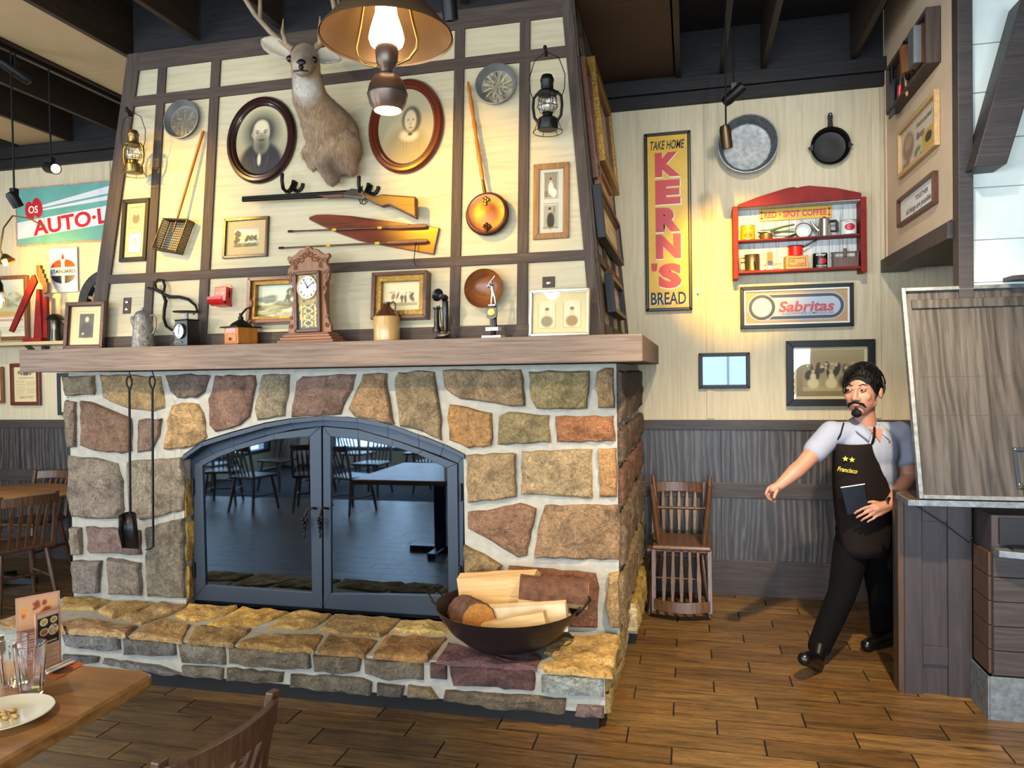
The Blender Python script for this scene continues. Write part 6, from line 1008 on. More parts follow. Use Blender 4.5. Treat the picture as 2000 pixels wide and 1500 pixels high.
t = citem('coffee_sign', 'small yellow coffee sign with red lettering at the back of the red cabinet', 'sign', 910, False, None, .018); zc = kp(910, 430, .02)[1] - zm_; w2 = 1055 * K; B().box(-w2 / 2, w2 / 2, -.004, 0, zc - .043, zc + .043).build('plate', M['yel'], t, bevel=.002); text('RED • SPOT COFFEE', M['inkr'], t, .0, -.0052, zc, w2 * .86, .045, .001, .03)
for s_ in (-1, 1): B().box(s_ * w2 * .465 - .003, s_ * w2 * .465 + .003, -.0055, -.004, zc - .028, zc + .028).box(s_ * w2 * .465 - .009, s_ * w2 * .465 + .009, -.0055, -.004, zc - .028, zc - .018).box(s_ * w2 * .465 - .009, s_ * w2 * .465 + .009, -.0055, -.004, zc + .018, zc + .028).build('end_ornament', M['inkr'], t)
t = citem('brown_tin', 'small round brown tin under the green squeezer on the upper shelf', 'tin', 490, False); B().lathe([(.001, 0), (95 * K, 0), (95 * K, 88 * K), (.001, 90 * K)], 26).build('tin_body', mat('old_brown_tin', '#6b4f2c', .45, .4, var=.3, vs=30), t, smooth=40)
x, z, y = cpos(500, False, .075); t = thing('lemon_squeezer', 'green hinged hand squeezer lying on the small brown tin', 'squeezer', CB @ T(V((x, y, z + 91 * K))))
B().tube([(-70 * K, 0, 40 * K), (60 * K, 0, 45 * K), (230 * K, 0, 90 * K), (400 * K, 0, 118 * K)], [22 * K, 20 * K, 14 * K, 12 * K], 8).build('upper_lever', M['green'], t, smooth=60); B().tube([(60 * K, 0, 30 * K), (200 * K, 0, 16 * K), (400 * K, 0, 8 * K)], [18 * K, 14 * K, 12 * K], 8).build('lower_lever', M['green'], t, smooth=60); B().ell((-60 * K, 0, 28 * K), (75 * K, 60 * K, 30 * K), 14, 8).build('cup', M['green'], t, smooth=60); B().box(-120 * K, 40 * K, -62 * K, -56 * K, 20 * K, 34 * K).build('cream_band', M['whitee'], t)
x, z, y = cpos(1030, False, .06); r = 118 * K; t = thing('enamel_saucepan', 'white enamel saucepan leaning open-side forward on the upper shelf', 'saucepan', CB @ T(V((x, y, z + r * .98))))
B().lathe([(.001, -.05), (r * .7, -.048), (r * .95, -.01), (r, 0), (r * .97, 0), (r * .9, -.012), (r * .66, -.042), (.001, -.044)], 32, Rx(80)).build('pan', M['whitee'], t, smooth=45); b = B(); b.tube([Rx(80) @ V((r * math.cos(a), r * math.sin(a), 0)) for a in [2 * math.pi * k / 32 for k in range(33)]], .003, 6); b.build('rim', M['blackp'], t); B().tube([(-r * .9, -.005, -r * .4), (-r * 1.35, -.01, -r * .62), (-r * 2.3, -.012, -r * .86)], [.006, .010, .007], 8).build('handle', mat('navy_enamel', '#1c2440', .3), t, smooth=60)
t = citem('coffee_percolator', 'shiny aluminium coffee percolator with black handle on the upper shelf', 'coffee pot', 1330, False); r = 92 * K; B().lathe([(.001, 0), (r * 1.1, 0), (r * 1.08, .01), (r, .04), (r * .92, 255 * K), (.001, 256 * K)], 26).build('body', M['alu'], t, smooth=40); B().lathe([(r * .95, 256 * K), (r * .7, 275 * K), (.012, 285 * K), (.008, 300 * K), (.001, 305 * K)], 22).build('lid', M['alu'], t, smooth=50)
B().tube([(-r * .9, 0, 90 * K), (-r * 1.6, 0, 170 * K), (-r * 2.1, 0, 250 * K)], [.018, .012, .006], 8).build('spout', M['alu'], t, smooth=60); B().tube([(r * .9, 0, 225 * K), (r * 1.8, 0, 225 * K), (r * 1.95, 0, 200 * K), (r * 2.0, 0, 60 * K)], .010, 8).tube([(r * .95, 0, 80 * K), (r * 1.9, 0, 70 * K)], .007, 8).build('handle', M['blackp'], t, smooth=50)
t = citem('flour_sifter', 'dull brass flour sifter with wire handle at the left of the lower shelf', 'sifter', 285, True); r = 112 * K; B().lathe([(.001, .004), (r, 0), (r * 1.03, .004), (r, .01), (r, 250 * K), (r * 1.03, 255 * K), (r * .96, 252 * K), (r * .94, .02), (.001, .02)], 28).build('drum', mat('dull_brass', '#7a6a4a', .35, .8, var=.2, vs=14), t, smooth=40); B().tube([(-r, 0, 215 * K), (-r * 1.6, 0, 210 * K), (-r * 1.65, 0, 40 * K), (-r, 0, 20 * K)], .007, 8).build('handle', M['tin'], t, smooth=50); B().tube([(.2 * r, -r * 1.0, 130 * K), (.2 * r, -r * 1.15, 130 * K), (.3 * r, -r * 1.15, 30 * K), (.3 * r, -r * 1.3, 20 * K)], .004, 6).build('crank', M['iron'], t)
t = citem('glass_jar', 'small clear glass lamp jar with an orange card standing in its neck', 'jar', 540, True); B().lathe([(.001, .002), (80 * K, 0), (88 * K, 50 * K), (80 * K, 95 * K), (50 * K, 130 * K), (42 * K, 140 * K), (42 * K, 165 * K)], 24, None, False).build('jar', M['clear'], t, smooth=50); B().box(-40 * K, 40 * K, -.002, .002, 150 * K, 285 * K).build('orange_card', mat('orange_card', '#d9642c', .6), t); B().box(100 * K, 165 * K, -.004, .004, 92 * K, 104 * K).tube([(80 * K, 0, 98 * K), (110 * K, 0, 98 * K)], .003, 6).build('wick_key', mat('pink_key', '#b8604a', .5), t)
t = citem('wooden_crate', 'small pale wooden box with black stencil lettering on the lower shelf', 'box', 915, True, None, .075, 6); B().box(-165 * K, 165 * K, -.04, .04, 0, 200 * K).build('box_body', wood('crate_wood', ['#a07a4a', '#b78e58', '#c49b64'], 'x', 4, 10, .7), t, bevel=.002); b = B(); b.frame(250 * K, 125 * K, .003, -.0412, -.0402); o = b.build('stencil_border', M['ink'], t); o.location = (0, 0, 100 * K); text('PURE', M['ink'], t, -70 * K, -.0405, 120 * K, 70 * K, 40 * K, .0006); text('SOAP', M['ink'], t, 60 * K, -.0405, 80 * K, 100 * K, 24 * K, .0006); text('FOR THE KITCHEN', M['ink'], t, -10 * K, -.0405, 55 * K, 200 * K, 14 * K, .0006)
x, z, y = cpos(910, True, .075); t = thing('red_saucepan', 'bright red enamel saucepan with black handle on the stencilled box', 'saucepan', CB @ T(V((x, y, z + 201 * K)))); r = 108 * K; B().lathe([(.001, 0), (r, 0), (r, 145 * K), (r * 1.04, 150 * K), (r * .95, 150 * K), (r * .93, .01), (.001, .01)], 28).build('pan', M['redm'], t, smooth=40); b = B(); b.tube([(r * 1.04 * math.cos(a), r * 1.04 * math.sin(a), 150 * K) for a in [2 * math.pi * k / 28 for k in range(29)]], .003, 6); b.build('rim', M['blackp'], t); B().tube([(r, 0, 130 * K), (r * 2.0, 0, 190 * K), (r * 2.9, 0, 240 * K)], [.006, .005, .007], 8).build('handle', M['blackp'], t, smooth=60)
t = citem('wooden_caddy', 'old wooden carry caddy at the right end of the lower cabinet shelf', 'caddy', 1625, True); B().box(-165 * K, 165 * K, -.045, -.037, 0, 140 * K).box(-165 * K, 165 * K, .037, .045, 0, 140 * K).box(-165 * K, 165 * K, -.037, .037, 0, .008).build('box_sides', M['chair'], t); 
for s_ in (-1, 1): B().box(s_ * 165 * K - .006, s_ * 165 * K + .006, -.04, .04, 0, 225 * K).build('end_board', M['chair'], t, bevel=.003)
B().box(-200 * K, 200 * K, -.008, .008, 215 * K, 235 * K).build('carry_bar', M['chair'], t, bevel=.002); B().box(-25 * K, 25 * K, -.01, .01, 150 * K, 285 * K).build('centre_post', M['chair'], t, bevel=.006)
# framed prints on the back wall
a = Art(110, 44, '#b08a5c', .12, 51)
t, W_, H_ = fbk('snack_sign', 'black framed advertising print with grey rounded band under the red cabinet', [(1446, 561), (1668, 551), (1668, 637), (1446, 643)], .028, .03, M['black'], a, inner=(.012, M['whitee']), glassm=glass('dull_picture_glass', (.97, .97, .97), -.022))
KS = (W_ - .11) / .806
def capsule(hw, hh, cx=0): hw *= KS; hh *= KS; return [(cx + hw * sg_ + hh * math.cos(a_), hh * math.sin(a_)) for sg_, a0 in ((1, -90), (-1, 90)) for a_ in [math.radians(a0 + 180 * k / 14) for k in range(15)]]
gd = mat('print_charcoal', '#3c4048', .5); gl = mat('print_grey', '#a9b2c0', .5); tri('band', gl, t, capsule(.285, .118), -.0112, -.0105); tri('band', gd, t, capsule(.285, .108), -.0118, -.0113); tri('band', gl, t, capsule(.285, .082), -.0124, -.0119)
circ = lambda r, cx, cz=0: [(KS * cx + KS * r * math.cos(k * math.pi / 18), cz + KS * r * math.sin(k * math.pi / 18)) for k in range(36)]
tri('roundel', gl, t, circ(.122, -.285), -.0128, -.0125); tri('roundel', gd, t, circ(.112, -.285), -.0132, -.0129); tri('roundel', gl, t, circ(.085, -.285), -.0136, -.0133)
text('Sabritas', mat('print_red', '#b04a4c', .5), t, .085 * KS, -.0130, .0, .46 * KS, .095 * KS, .0006, .03, .18); text("A QUE NO PUEDES COMER SOLO UNA", gd, t, .1 * KS, -.0130, -.062 * KS, .42 * KS, .022 * KS, .0005, .005)
b = fbk('small_mirror_frame', 'small black framed glass reflecting the bright windows', [(1365, 690), (1465, 688), (1465, 759), (1365, 759)], .028, .022, M['black'], None)[0]
o = [c for c in b.children if c.name.startswith('backing')][0]; o.data.materials[0] = mat('dark_mirror', '#434a4e', .03, 1.0)
a = Art(90, 66, '#8a744c', .06, 52).grad('#7d6a48', '#a5946e', 0, 1).rect(.1, .92, .12, .86, '#9c8a64').rect(.1, .92, .12, .2, '#a9976c').blobs(14, .16, .88, .42, .66, .05, .15, ['#3a3226', '#2f2a22', '#4a3f2e'], .3, .9).blobs(14, .16, .88, .6, .72, .022, .035, ['#b59f78', '#c4ae86'], .3, 1)
for x in (.25, .52): a.ell(x, .28, .1, .13, '#cdbb92', .3).ell(x, .42, .05, .1, '#cdbb92', .3).ell(x, .54, .03, .045, '#bfa97e', .3)
a.ell(.72, .3, .12, .18, '#5a4c34', .4).ell(.86, .35, .08, .16, '#6b5a3c', .4)
fbk('group_photo', 'large dark framed family group photograph behind the man', [(1536, 667), (1710, 661), (1711, 790), (1537, 796)], .05, .04, M['black'], a, glassm=M['pane'], mat_w=.02)
p = FBK.at(1363, 565, .02); tag(B().box(-.008, .008, -.012, 0, -.03, .012).tube([(0, -.012, -.02), (0, -.03, -.03), (0, -.03, -.015)], .003, 6).build('wall_hook', M['whitee'], None), 'tiny white wall hook right of the bread sign', 'hook').matrix_world = onfr(FBK, p.x, p.z, .013)
# recess wall: tool tray, advertisement, motto
def frt(name, label, y0, y1, z0, z1, fw, dep, fm, art, **k): return framed(name, label, FRT, None, fw, dep, fm, art, off=.002, rect=(-(y0 + y1) / 2, (z0 + z1) / 2, y1 - y0, z1 - z0), **k)
tt, W_, H_ = frt('tool_tray', 'weathered wooden tray of old kitchen tools high on the recess wall', 4.57, 5.44, 3.38, 3.69, .022, .075, M['trim'], None, matcol=M['trim'])
def tool(name, label, y, z, parts, rot=0):
    t = thing(name, label, 'tool', onfr(FRT, -y, z, .03) @ Ry(rot), 'old tools in the wall tray')
    for nm, b, m in parts: b.build(nm, m, t, smooth=50)
tool('wire_brush', 'grey wire brush at the near end of the tool tray', 4.72, 3.53, [('brush_block', B().box(-.06, .06, -.045, 0, -.11, .11), M['chair']), ('bristles', B().box(-.055, .055, -.085, -.045, -.105, .105), M['tin'])])
tool('rolling_pin', 'brown wooden rolling pin in the tool tray', 4.96, 3.55, [('roller', B().cyl((0, -.045, -.09), (0, -.045, .09), .035), M['oak']), ('handle', B().cyl((0, -.045, -.12), (0, -.045, .13), .013), M['black'])], -12)
tool('hand_cleaver', 'dark steel chopper with black grip at the far end of the tool tray', 5.33, 3.46, [('blade', B().prism([(-.07, -.12), (.05, -.12), (.05, .1), (-.05, .1)], -.04, -.03), M['fire']), ('handle', B().cyl((0, -.035, .1), (0, -.035, .2), .014), M['black'])])
tool('paring_knife', 'knife with red handle lying in the tool tray', 5.15, 3.46, [('blade', B().prism([(-.012, 0), (.014, 0), (.0, .15)], -.035, -.03), M['alu']), ('handle', B().cyl((0, -.033, -.06), (0, -.033, .01), .014), M['redm'])], 14)
tool('wooden_spoon', 'pale wooden spoon lying in the tool tray', 5.03, 3.44, [('spoon', B().tube([(0, -.03, -.05), (0, -.03, .16)], .007, 8).ell((0, -.03, -.06), (.02, .008, .03)), M['log'])], -14)
a = Art(60, 34 * 2, '#c9b8a2', .05, 61).ell(.22, .5, .2, .42, '#8a6a58', .3).ell(.22, .6, .13, .2, '#b58a70', .3).blobs(14, .0, 1, .0, .25, .1, .1, ['#8f5a4a', '#6a7a4a', '#b0604a']).rect(.62, .96, .06, .5, '#c2a03c').ell(.79, .3, .1, .13, '#2b2a22', .2)
t, _a, _b = frt('farm_advert', 'pine framed advertisement with a face and a yellow can on the recess wall', 4.59, 5.36, 2.93, 3.24, .028, .03, M['log'], a); text('Fresh-packed', mat('advert_ink', '#5a4a44', .6), t, .13, -.0115, .07, .3, .04, .0005, .004, .3); text('flavor', bpy.data.materials['advert_ink'], t, .06, -.0115, .01, .16, .045, .0005, .004, .3)
t, _a, _b = frt('motto_sign', 'small wood-framed white motto sign reading TOGETHER on the recess wall', 4.63, 5.38, 2.615, 2.80, .022, .03, M['walnut'], None, matcol=M['whitep']); text('TOGETHER', M['ink'], t, .1, -.0105, .025, .25, .028, .0005); text('all things are possible', M['ink'], t, .03, -.0105, -.03, .5, .045, .0005, .0, .3)
# ================================================================ HOSTESS COUNTER
t = thing('hostess_counter', 'dark brown panelled half wall with metal-edged ledge in front of the white wall', 'counter', T(V((0, 0, 0))))
B().box(1.07, 1.385, 4.215, 4.27, 0, 1.03).build('panel', M['cab'], t); B().box(1.04, 1.069, 4.195, 4.30, 0, 1.05).build('end_board', M['cabw'], t, bevel=.003); B().box(1.034, 1.0395, 4.235, 4.25, .33, .95).build('end_groove', M['blackp'], t)
for x0, x1 in ((1.07, 1.155), (1.275, 1.385)): B().box(x0, x1, 4.198, 4.2145, 0, 1.03).build('stile', M['cab'], t, bevel=.003)
for z0, z1 in ((.16, .255), (.90, 1.03)): B().box(1.1555, 1.2745, 4.20, 4.2145, z0, z1).build('rail', M['cab'], t, bevel=.003)
B().box(1.045, 1.72, 3.99, 4.30, 1.0305, 1.045).build('ledge', M['cabw'], t); B().box(1.04, 1.72, 3.975, 3.989, 1.018, 1.047).box(1.032, 1.0445, 3.975, 4.2, 1.018, 1.047).build('metal_edge', M['steel'], t, bevel=.002)
B().tube([(1.10, 4.19, 1.0), (1.25, 4.18, .9), (1.37, 4.19, .80), (1.385, 4.19, .83)], .003, 6).build('cord', M['ink'], t)
p0 = V((1.085, 4.0, 1.048)); fl4 = T(p0) @ Rx(-15.5); t = thing('counter_flap', 'raised weathered wooden counter flap with galvanised metal edging', 'flap', fl4); FW, FH_ = .60, 1.10
B().box(.02, FW - .02, 0, .02, .02, FH_ - .02).build('board', M['board'], t); B().box(.045, FW - .022, -.012, -.0005, FH_ - .115, FH_ - .065).build('cleat', M['board'], t, bevel=.004)
for z in (.42, .62): B().box(.05, FW - .022, -.0012, -.0002, z, z + .002).build('saw_mark', M['trim'], t)
for x0, x1, z0, z1 in ((0, .02, 0, FH_), (FW - .02, FW, 0, FH_), (.0205, FW - .0205, FH_ - .02, FH_), (.0205, FW - .0205, 0, .02)): B().box(x0, x1, -.02, .022, z0, z1).build('metal_trim', M['steel'], t, bevel=.002)
hx = .47; b = B(); b.frame(.07, .2, .018, -.008, 0).build('latch_plate', M['fire'], t, bevel=.002).location = (hx, 0, .16); B().box(hx - .014, hx + .014, -.024, -.008, -.03, .085).build('latch_strap', M['brass'], t, bevel=.003)
b = B()
for dx, dz in ((-.026, .25), (.026, .25), (-.026, .08), (.026, .08)): b.ell((hx + dx, -.01, dz), (.006, .004, .006), 8, 6)
o = b.build('screw', M['silver'], t, smooth=60); o['kind'] = 'stuff'
t = thing('service_cabinet', 'dark board-clad service cabinet with metal kick plate and steel shelf at the right edge', 'cabinet', T(V((0, 0, 0)))); B().box(1.40, 2.2, 3.99, 4.30, .02, .98).build('carcass', M['cab'], t)
for k in range(5): z0 = .215 + k * .118; B().box(1.402, 2.2, 3.972, 3.9895, z0, z0 + .115).build('clad_board', M['trimh'] if 0 else M['wainst'], t, bevel=.003); B().box(1.386, 1.3995, 3.99, 4.19, z0, z0 + .115).build('clad_board', M['cabw'], t, bevel=.003)
B().box(1.382, 2.2, 3.962, 3.9715, 0, .21).box(1.372, 1.3815, 3.962, 4.195, 0, .21).build('kick_plate', M['steel'], t, bevel=.002)
b = B(); b.loft([[(1.40, 3.9, .80), (2.2, 3.62, .80), (2.2, 3.97, .80), (1.40, 3.97, .80)], [(1.40, 3.9, .83), (2.2, 3.62, .83), (2.2, 3.97, .83), (1.40, 3.97, .83)]]).build('steel_shelf', M['steel'], t, bevel=.002); b = B(); b.loft([[(1.46, 3.9, .831), (2.2, 3.66, .831), (2.2, 3.96, .831), (1.46, 3.96, .831)], [(1.46, 3.9, .843), (2.2, 3.66, .843), (2.2, 3.96, .843), (1.46, 3.96, .843)]]).build('rubber_mat', M['black'], t)
B().box(1.43, 2.2, 3.975, 3.9885, .845, .97).build('black_panel', M['blackp'], t)
S('trim_7', B().prism([(onY(1978, 540, 4.2).x, onY(1978, 546, 4.2).z), (2.4, onY(1978, 546, 4.2).z - .0), (2.4, onY(1978, 538, 4.2).z + .03), (onY(1978, 540, 4.2).x, onY(1978, 538, 4.2).z)], 4.2, 4.32), M['cab'])
# ================================================================ LAMPS
P0 = CAM + ray(755, 76).normalized() * (2.8 * ray(755, 76).length); t = thing('pendant_lamp', 'large bronze oil-style pendant lamp with flared shade hanging in front of the hood', 'lamp', T(P0)); k = .252
B().lathe([(k, 0), (k * .985, .012), (.10, .185), (.05, .2), (.05, .197), (.097, .18), (k * .97, .008)], 48, None, False).build('shade', M['shade'], t, smooth=50); B().lathe([(.001, .22), (.04, .21), (.05, .19), (.03, .19), (.001, .19)], 20).cyl((0, 0, .21), (0, 0, .95), .008, n=8).build('stem', M['fontm'], t, smooth=40)
B().lathe([(.036, .15), (.042, .09), (.06, .035), (.067, -.0), (.060, -.022), (.044, -.032), (.001, -.032)], 24).build('bulb_chimney', M['glow'], t, smooth=60); B().lathe([(.042, -.03), (.044, -.05), (.04, -.09), (.03, -.105), (.02, -.125), (.035, -.14), (.001, -.14)], 24).build('burner', M['fontm'], t, smooth=40)
B().lathe([(.03, -.135), (.05, -.145), (.068, -.175), (.075, -.205), (.077, -.21), (.075, -.215), (.068, -.245), (.052, -.27), (.048, -.262), (.06, -.24), (.001, -.235)], 32).build('font', M['fontm'], t, smooth=50); B().lathe([(.048, -.262), (.03, -.272), (.001, -.276)], 20).build('downlight', M['glow2'], t, smooth=60)
for s_ in (-1, 1): B().tube([(s_ * .04, 0, -.10), (s_ * .09, 0, -.085), (s_ * .12, 0, -.05), (s_ * .125, 0, -.02), (s_ * .105, 0, .06), (s_ * .085, 0, .17)], .0055, 8).build('shade_arm', M['brass'], t, smooth=60)
b = B(); b.tube([(.097 * math.cos(a), .097 * math.sin(a), .172) for a in [2 * math.pi * i / 24 for i in range(25)]], .005, 6); b.build('gallery_ring', M['brass'], t)
for e_, z, c in ((9, .06, WARM), (10, -.32, WARM)):
    l = bpy.data.lights.new('pendant_bulb', 'POINT'); l.energy = e_; l.color = c; l.shadow_soft_size = .05; lo = bpy.data.objects.new('pendant_bulb', l); COL.objects.link(lo); lo.parent = t; lo.location = (.0 if z < 0 else 0, 0, z)
def track_head(label, p, top, aim, L=.13, r=.032, lit=False, mb=None):
    t = thing('track_light', label, 'lamp', T(p), 'black track spotlights'); d = V(aim).normalized()
    B().cyl((0, 0, .02), (0, 0, top - p.z), .006, n=8).build('stem', M['black'], t); B().box(-.02, .02, -.02, .02, .02, .075).build('joint', M['black'], t, bevel=.004)
    R_ = d.to_track_quat('Z', 'Y').to_matrix().to_4x4(); B().lathe([(.001, -L * .55), (r * .8, -L * .5), (r, -L * .3), (r * .95, L * .5), (r * .8, L * .5), (r * .78, L * .38), (.001, L * .38)], 20, R_).build('can', mb or M['black'], t, smooth=40)
    if lit: B().lathe([(r * .76, L * .385), (.001, L * .41)], 16, R_).build('lens', M['glow'], t, smooth=60)
    return t
track_head('black track spotlight hanging at the upper left ceiling edge', onX(30, 140, -4.36), 3.9, (-.35, -.5, .35), .19, .034); track_head('lit black track spotlight pointing right above the teal tin sign', onX(100, 328, -4.36), 3.9, (.9, -.4, -.25), .16, .04, True)
track_head('small round black track spotlight in front of the teal tin sign', onX(28, 390, -4.36), 3.9, (.1, .5, -.8), .1, .036)
track_head('black track spotlight tilted upward near the right ceiling trim', onY(1433, 185, 5.0), 3.9, (.75, -.35, .5), .15, .036); track_head('brown-black hanging spotlight in front of the galvanised tub', onY(1418, 268, 4.9), 3.9, (.12, .2, -.97), .14, .036, False, mat('bronze_black', '#1c1712', .4, .3))
track_head('black spotlight near the top right of the bronze lamp shade', onY(877, 5, 3.2), 3.9, (.0, .3, -.9), .15, .036)
x = -4.36; tag(B().box(x - .018, x + .018, 1.0, 5.7, 3.872, 3.8995).build('light_track', M['black'], None, bevel=.003), 'long black lighting track fixed under the left ceiling joist', 'track'); tag(B().box(.235, .275, 2.0, 5.7, 3.872, 3.8995).build('light_track', M['black'], None, bevel=.003), 'black lighting track between joists over the right-hand wall', 'track')
p = onY(1402 + 97, 32, 4.5) if 0 else None
# ================================================================ PERSON
man = thing('person', 'man in white polo shirt and long brown apron walking left holding a dark tablet', 'person', T(V((.9, 4.7, 0))))
MO = V((.9, 4.7, 0))
def J(x, y, Y): return onY(x, y, Y) - MO
sR, sL = J(1624, 846, 4.64), J(1757, 846, 4.80); eR, wR = J(1566, 910, 4.48), J(1523, 948, 4.40); eL, wL = J(1774, 932, 4.78), J(1738, 985, 4.55)
neck, chest, waist, pel = J(1690, 822, 4.72), J(1692, 880, 4.72), J(1690, 960, 4.74), J(1690, 1035, 4.77)
hR, hL = J(1666, 1062, 4.72), J(1712, 1062, 4.84); kR, kL = J(1645, 1158, 4.60), J(1722, 1165, 4.86); aR, aL = J(1603, 1256, 4.50), J(1722, 1230, 5.0)
HD = Rz(-30).to_3x3(); hc = J(1684, 766, 4.68); HS = 1.09
def hd(x, y, z): return hc + HD @ V((x * HS, y * HS, z * HS))
fu, fs_ = V((0, 0, 1)), (sL - sR).normalized()
RB = Matrix((fs_, V((0, 0, 1)).cross(fs_).normalized(), V((0, 0, 1)))).transposed()   # torso frame
def torso(b, g=0.0, low=True):
    for c, r in ((chest + V((0, 0, .03)), (.185, .118, .115)), (chest, (.185, .128, .15)), (chest.lerp(waist, .5), (.175, .132, .16)), (waist, (.172, .138, .14)), (waist.lerp(pel, .5), (.168, .135, .13))) + (((pel, (.165, .128, .12)),) if low else ()): b.ell(c, tuple(k + g for k in r), 22, 12, RB)
    b.cap(sR.lerp(chest, .1), .068 + g, neck + V((0, 0, -.062)), .048 + g); b.cap(sL.lerp(chest, .1), .068 + g, neck + V((0, 0, -.062)), .048 + g); return b
b = torso(B())
b.cap(neck + V((0, 0, -.03)), .062, hd(0, .02, -.07), .058)
b.ell(hd(0, .02, .035), (.086 * HS, .100 * HS, .098 * HS), 22, 14, HD); b.ell(hd(0, -.025, -.035), (.070 * HS, .075 * HS, .085 * HS), 20, 12, HD); b.ell(hd(0, -.06, -.092), (.036, .032, .032), 14, 8, HD); b.cap(hd(-.05, -.01, -.06), .026, hd(0, -.062, -.1), .03); b.cap(hd(.05, -.01, -.06), .026, hd(0, -.062, -.1), .03)
b.cap(hd(0, -.094, .02), .010, hd(0, -.118, -.03), .015); b.ell(hd(-.015, -.106, -.034), .011); b.ell(hd(.015, -.106, -.034), .011); b.ell(hd(-.035, -.087, .024), (.024, .012, .009), 12, 8, HD); b.ell(hd(.035, -.087, .024), (.024, .012, .009), 12, 8, HD); b.ell(hd(-.04, -.066, -.022), (.03, .024, .03), 12, 8, HD); b.ell(hd(.04, -.066, -.022), (.03, .024, .03), 12, 8, HD); b.ell(hd(0, -.098, -.062), (.026, .012, .012), 12, 8, HD)
for s_ in (-1, 1): b.ell(hd(s_ * .088, .018, -.005), (.012, .024, .036), 12, 8, HD)
for s, e, w_ in ((sR, eR, wR), (sL, eL, wL)): b.cap(s, .062, s.lerp(e, .5), .054); b.cap(s.lerp(e, .5), .054, e, .044); b.cap(e, .044, e.lerp(w_, .3), .046); b.cap(e.lerp(w_, .3), .046, w_, .029)
for h_, k_, a_ in ((hR, kR, aR), (hL, kL, aL)): b.cap(h_, .095, k_, .062); b.cap(k_, .06, k_.lerp(a_, .35), .058); b.cap(k_.lerp(a_, .35), .058, a_, .042)
def finger(pts, r): 
    P_ = [J(*p) for p in pts]
    for i in range(len(P_) - 1): b.cap(P_[i], r * (1 - .1 * i), P_[i + 1], r * (1 - .1 * (i + 1)), 12)
# right hand, hanging forward and curled
for p0, p1, r in (((1523, 948, 4.40), (1506, 955, 4.38), .026), ((1523, 950, 4.41), (1511, 961, 4.40), .026), ((1519, 949, 4.41), (1503, 957, 4.41), .020)): b.cap(J(*p0), r, J(*p1), r * .85)
finger([(1501, 953, 4.36), (1496, 964, 4.35), (1500, 973, 4.36), (1507, 977, 4.37)], .0098); finger([(1504, 957, 4.385), (1500, 969, 4.375), (1504, 977, 4.38), (1514, 980, 4.39)], .0100); finger([(1507, 960, 4.405), (1504, 970, 4.41), (1507, 976, 4.41), (1514, 977, 4.42)], .0095); finger([(1510, 962, 4.43), (1508, 970, 4.44), (1511, 974, 4.44), (1516, 974, 4.45)], .0082); finger([(1518, 957, 4.36), (1514, 965, 4.345), (1512, 972, 4.34)], .0115)
# left hand closed over the tablet
for p0, p1, r in (((1738, 985, 4.55), (1712, 994, 4.495), .028), ((1736, 984, 4.55), (1706, 989, 4.495), .022), ((1738, 990, 4.55), (1716, 1003, 4.50), .022)): b.cap(J(*p0), r, J(*p1), r * .85)
finger([(1703, 988, 4.488), (1688, 992, 4.475), (1674, 999, 4.48), (1669, 1003, 4.487)], .0098); finger([(1706, 994, 4.487), (1691, 1001, 4.474), (1678, 1008, 4.48), (1673, 1011, 4.488)], .0100); finger([(1710, 1000, 4.49), (1697, 1008, 4.478), (1686, 1014, 4.483), (1682, 1017, 4.49)], .0095); finger([(1716, 1005, 4.495), (1706, 1013, 4.485), (1698, 1017, 4.487), (1694, 1020, 4.49)], .0085); finger([(1722, 984, 4.52), (1706, 980, 4.53), (1694, 981, 4.535)], .0115)
b.build('body', M['skin'], man, remesh=.0055, smoothit=3)
# face details
for s_ in (-1, 1):
    B().ell(hd(s_ * .035, -.094, .013), (.0115, .006, .0046), 14, 8, HD).build('eye', mat('eye_white', '#9c928b', .35) if s_ < 0 else bpy.data.materials['eye_white'], man, smooth=60)
    B().ell(hd(s_ * .035 - .003, -.1, .013), (.0055, .003, .0055), 12, 6, HD).build('iris', M['hair'], man, smooth=60); B().tube([hd(s_ * .056, -.082, .038), hd(s_ * .036, -.097, .043), hd(s_ * .016, -.101, .036)], [.003, .0055, .004], 8, flat=.7).build('eyebrow', M['hair'], man, smooth=60)
    B().tube([hd(s_ * .05, -.086, .021), hd(s_ * .035, -.099, .0215), hd(s_ * .02, -.096, .017)], .0035, 8).build('eyelid', M['skin'], man, smooth=60)
B().tube([hd(-.045, -.082, -.078), hd(-.034, -.096, -.060), hd(0, -.111, -.049), hd(.034, -.096, -.060), hd(.045, -.082, -.078)], [.004, .009, .0085, .009, .004], 8, flat=.8).build('moustache', M['hair'], man, smooth=60)
B().ell(hd(0, -.104, -.0665), (.022, .007, .0045), 12, 6, HD).build('lips', M['lips'], man, smooth=60); B().ell(hd(0, -.089, -.108), (.030, .018, .026), 14, 10, HD).ell(hd(0, -.1, -.084), (.010, .006, .012), 10, 6, HD).build('goatee', M['hair'], man, remesh=.004, smoothit=3)
b = B(); n = 20; rings = []
for i in range(9):
    ph = math.pi / 2 - i * .26; ring = []
    for k in range(n):
        th = 2 * math.pi * k / n; front = max(0, -math.sin(th)); a = max(ph, .42 * front + (-.42 if front == 0 else -.42 + .42 * front * 1.3) * (1 - front)) if ph < .6 else ph
        lo = -.68 + 1.1 * front ** 1.6; a = max(ph, lo)
        ring.append(hd(.094 * math.cos(a) * math.cos(th), .022 + .110 * math.cos(a) * math.sin(th), .036 + .110 * math.sin(a)))
    rings.append(ring)
b.loft(rings, True, True); o = b.build('hair', M['hair'], man, smooth=80); d = o.modifiers.new('thick', 'SOLIDIFY'); d.thickness = .012; d.offset = 1
rg = random.Random(3); b = B()
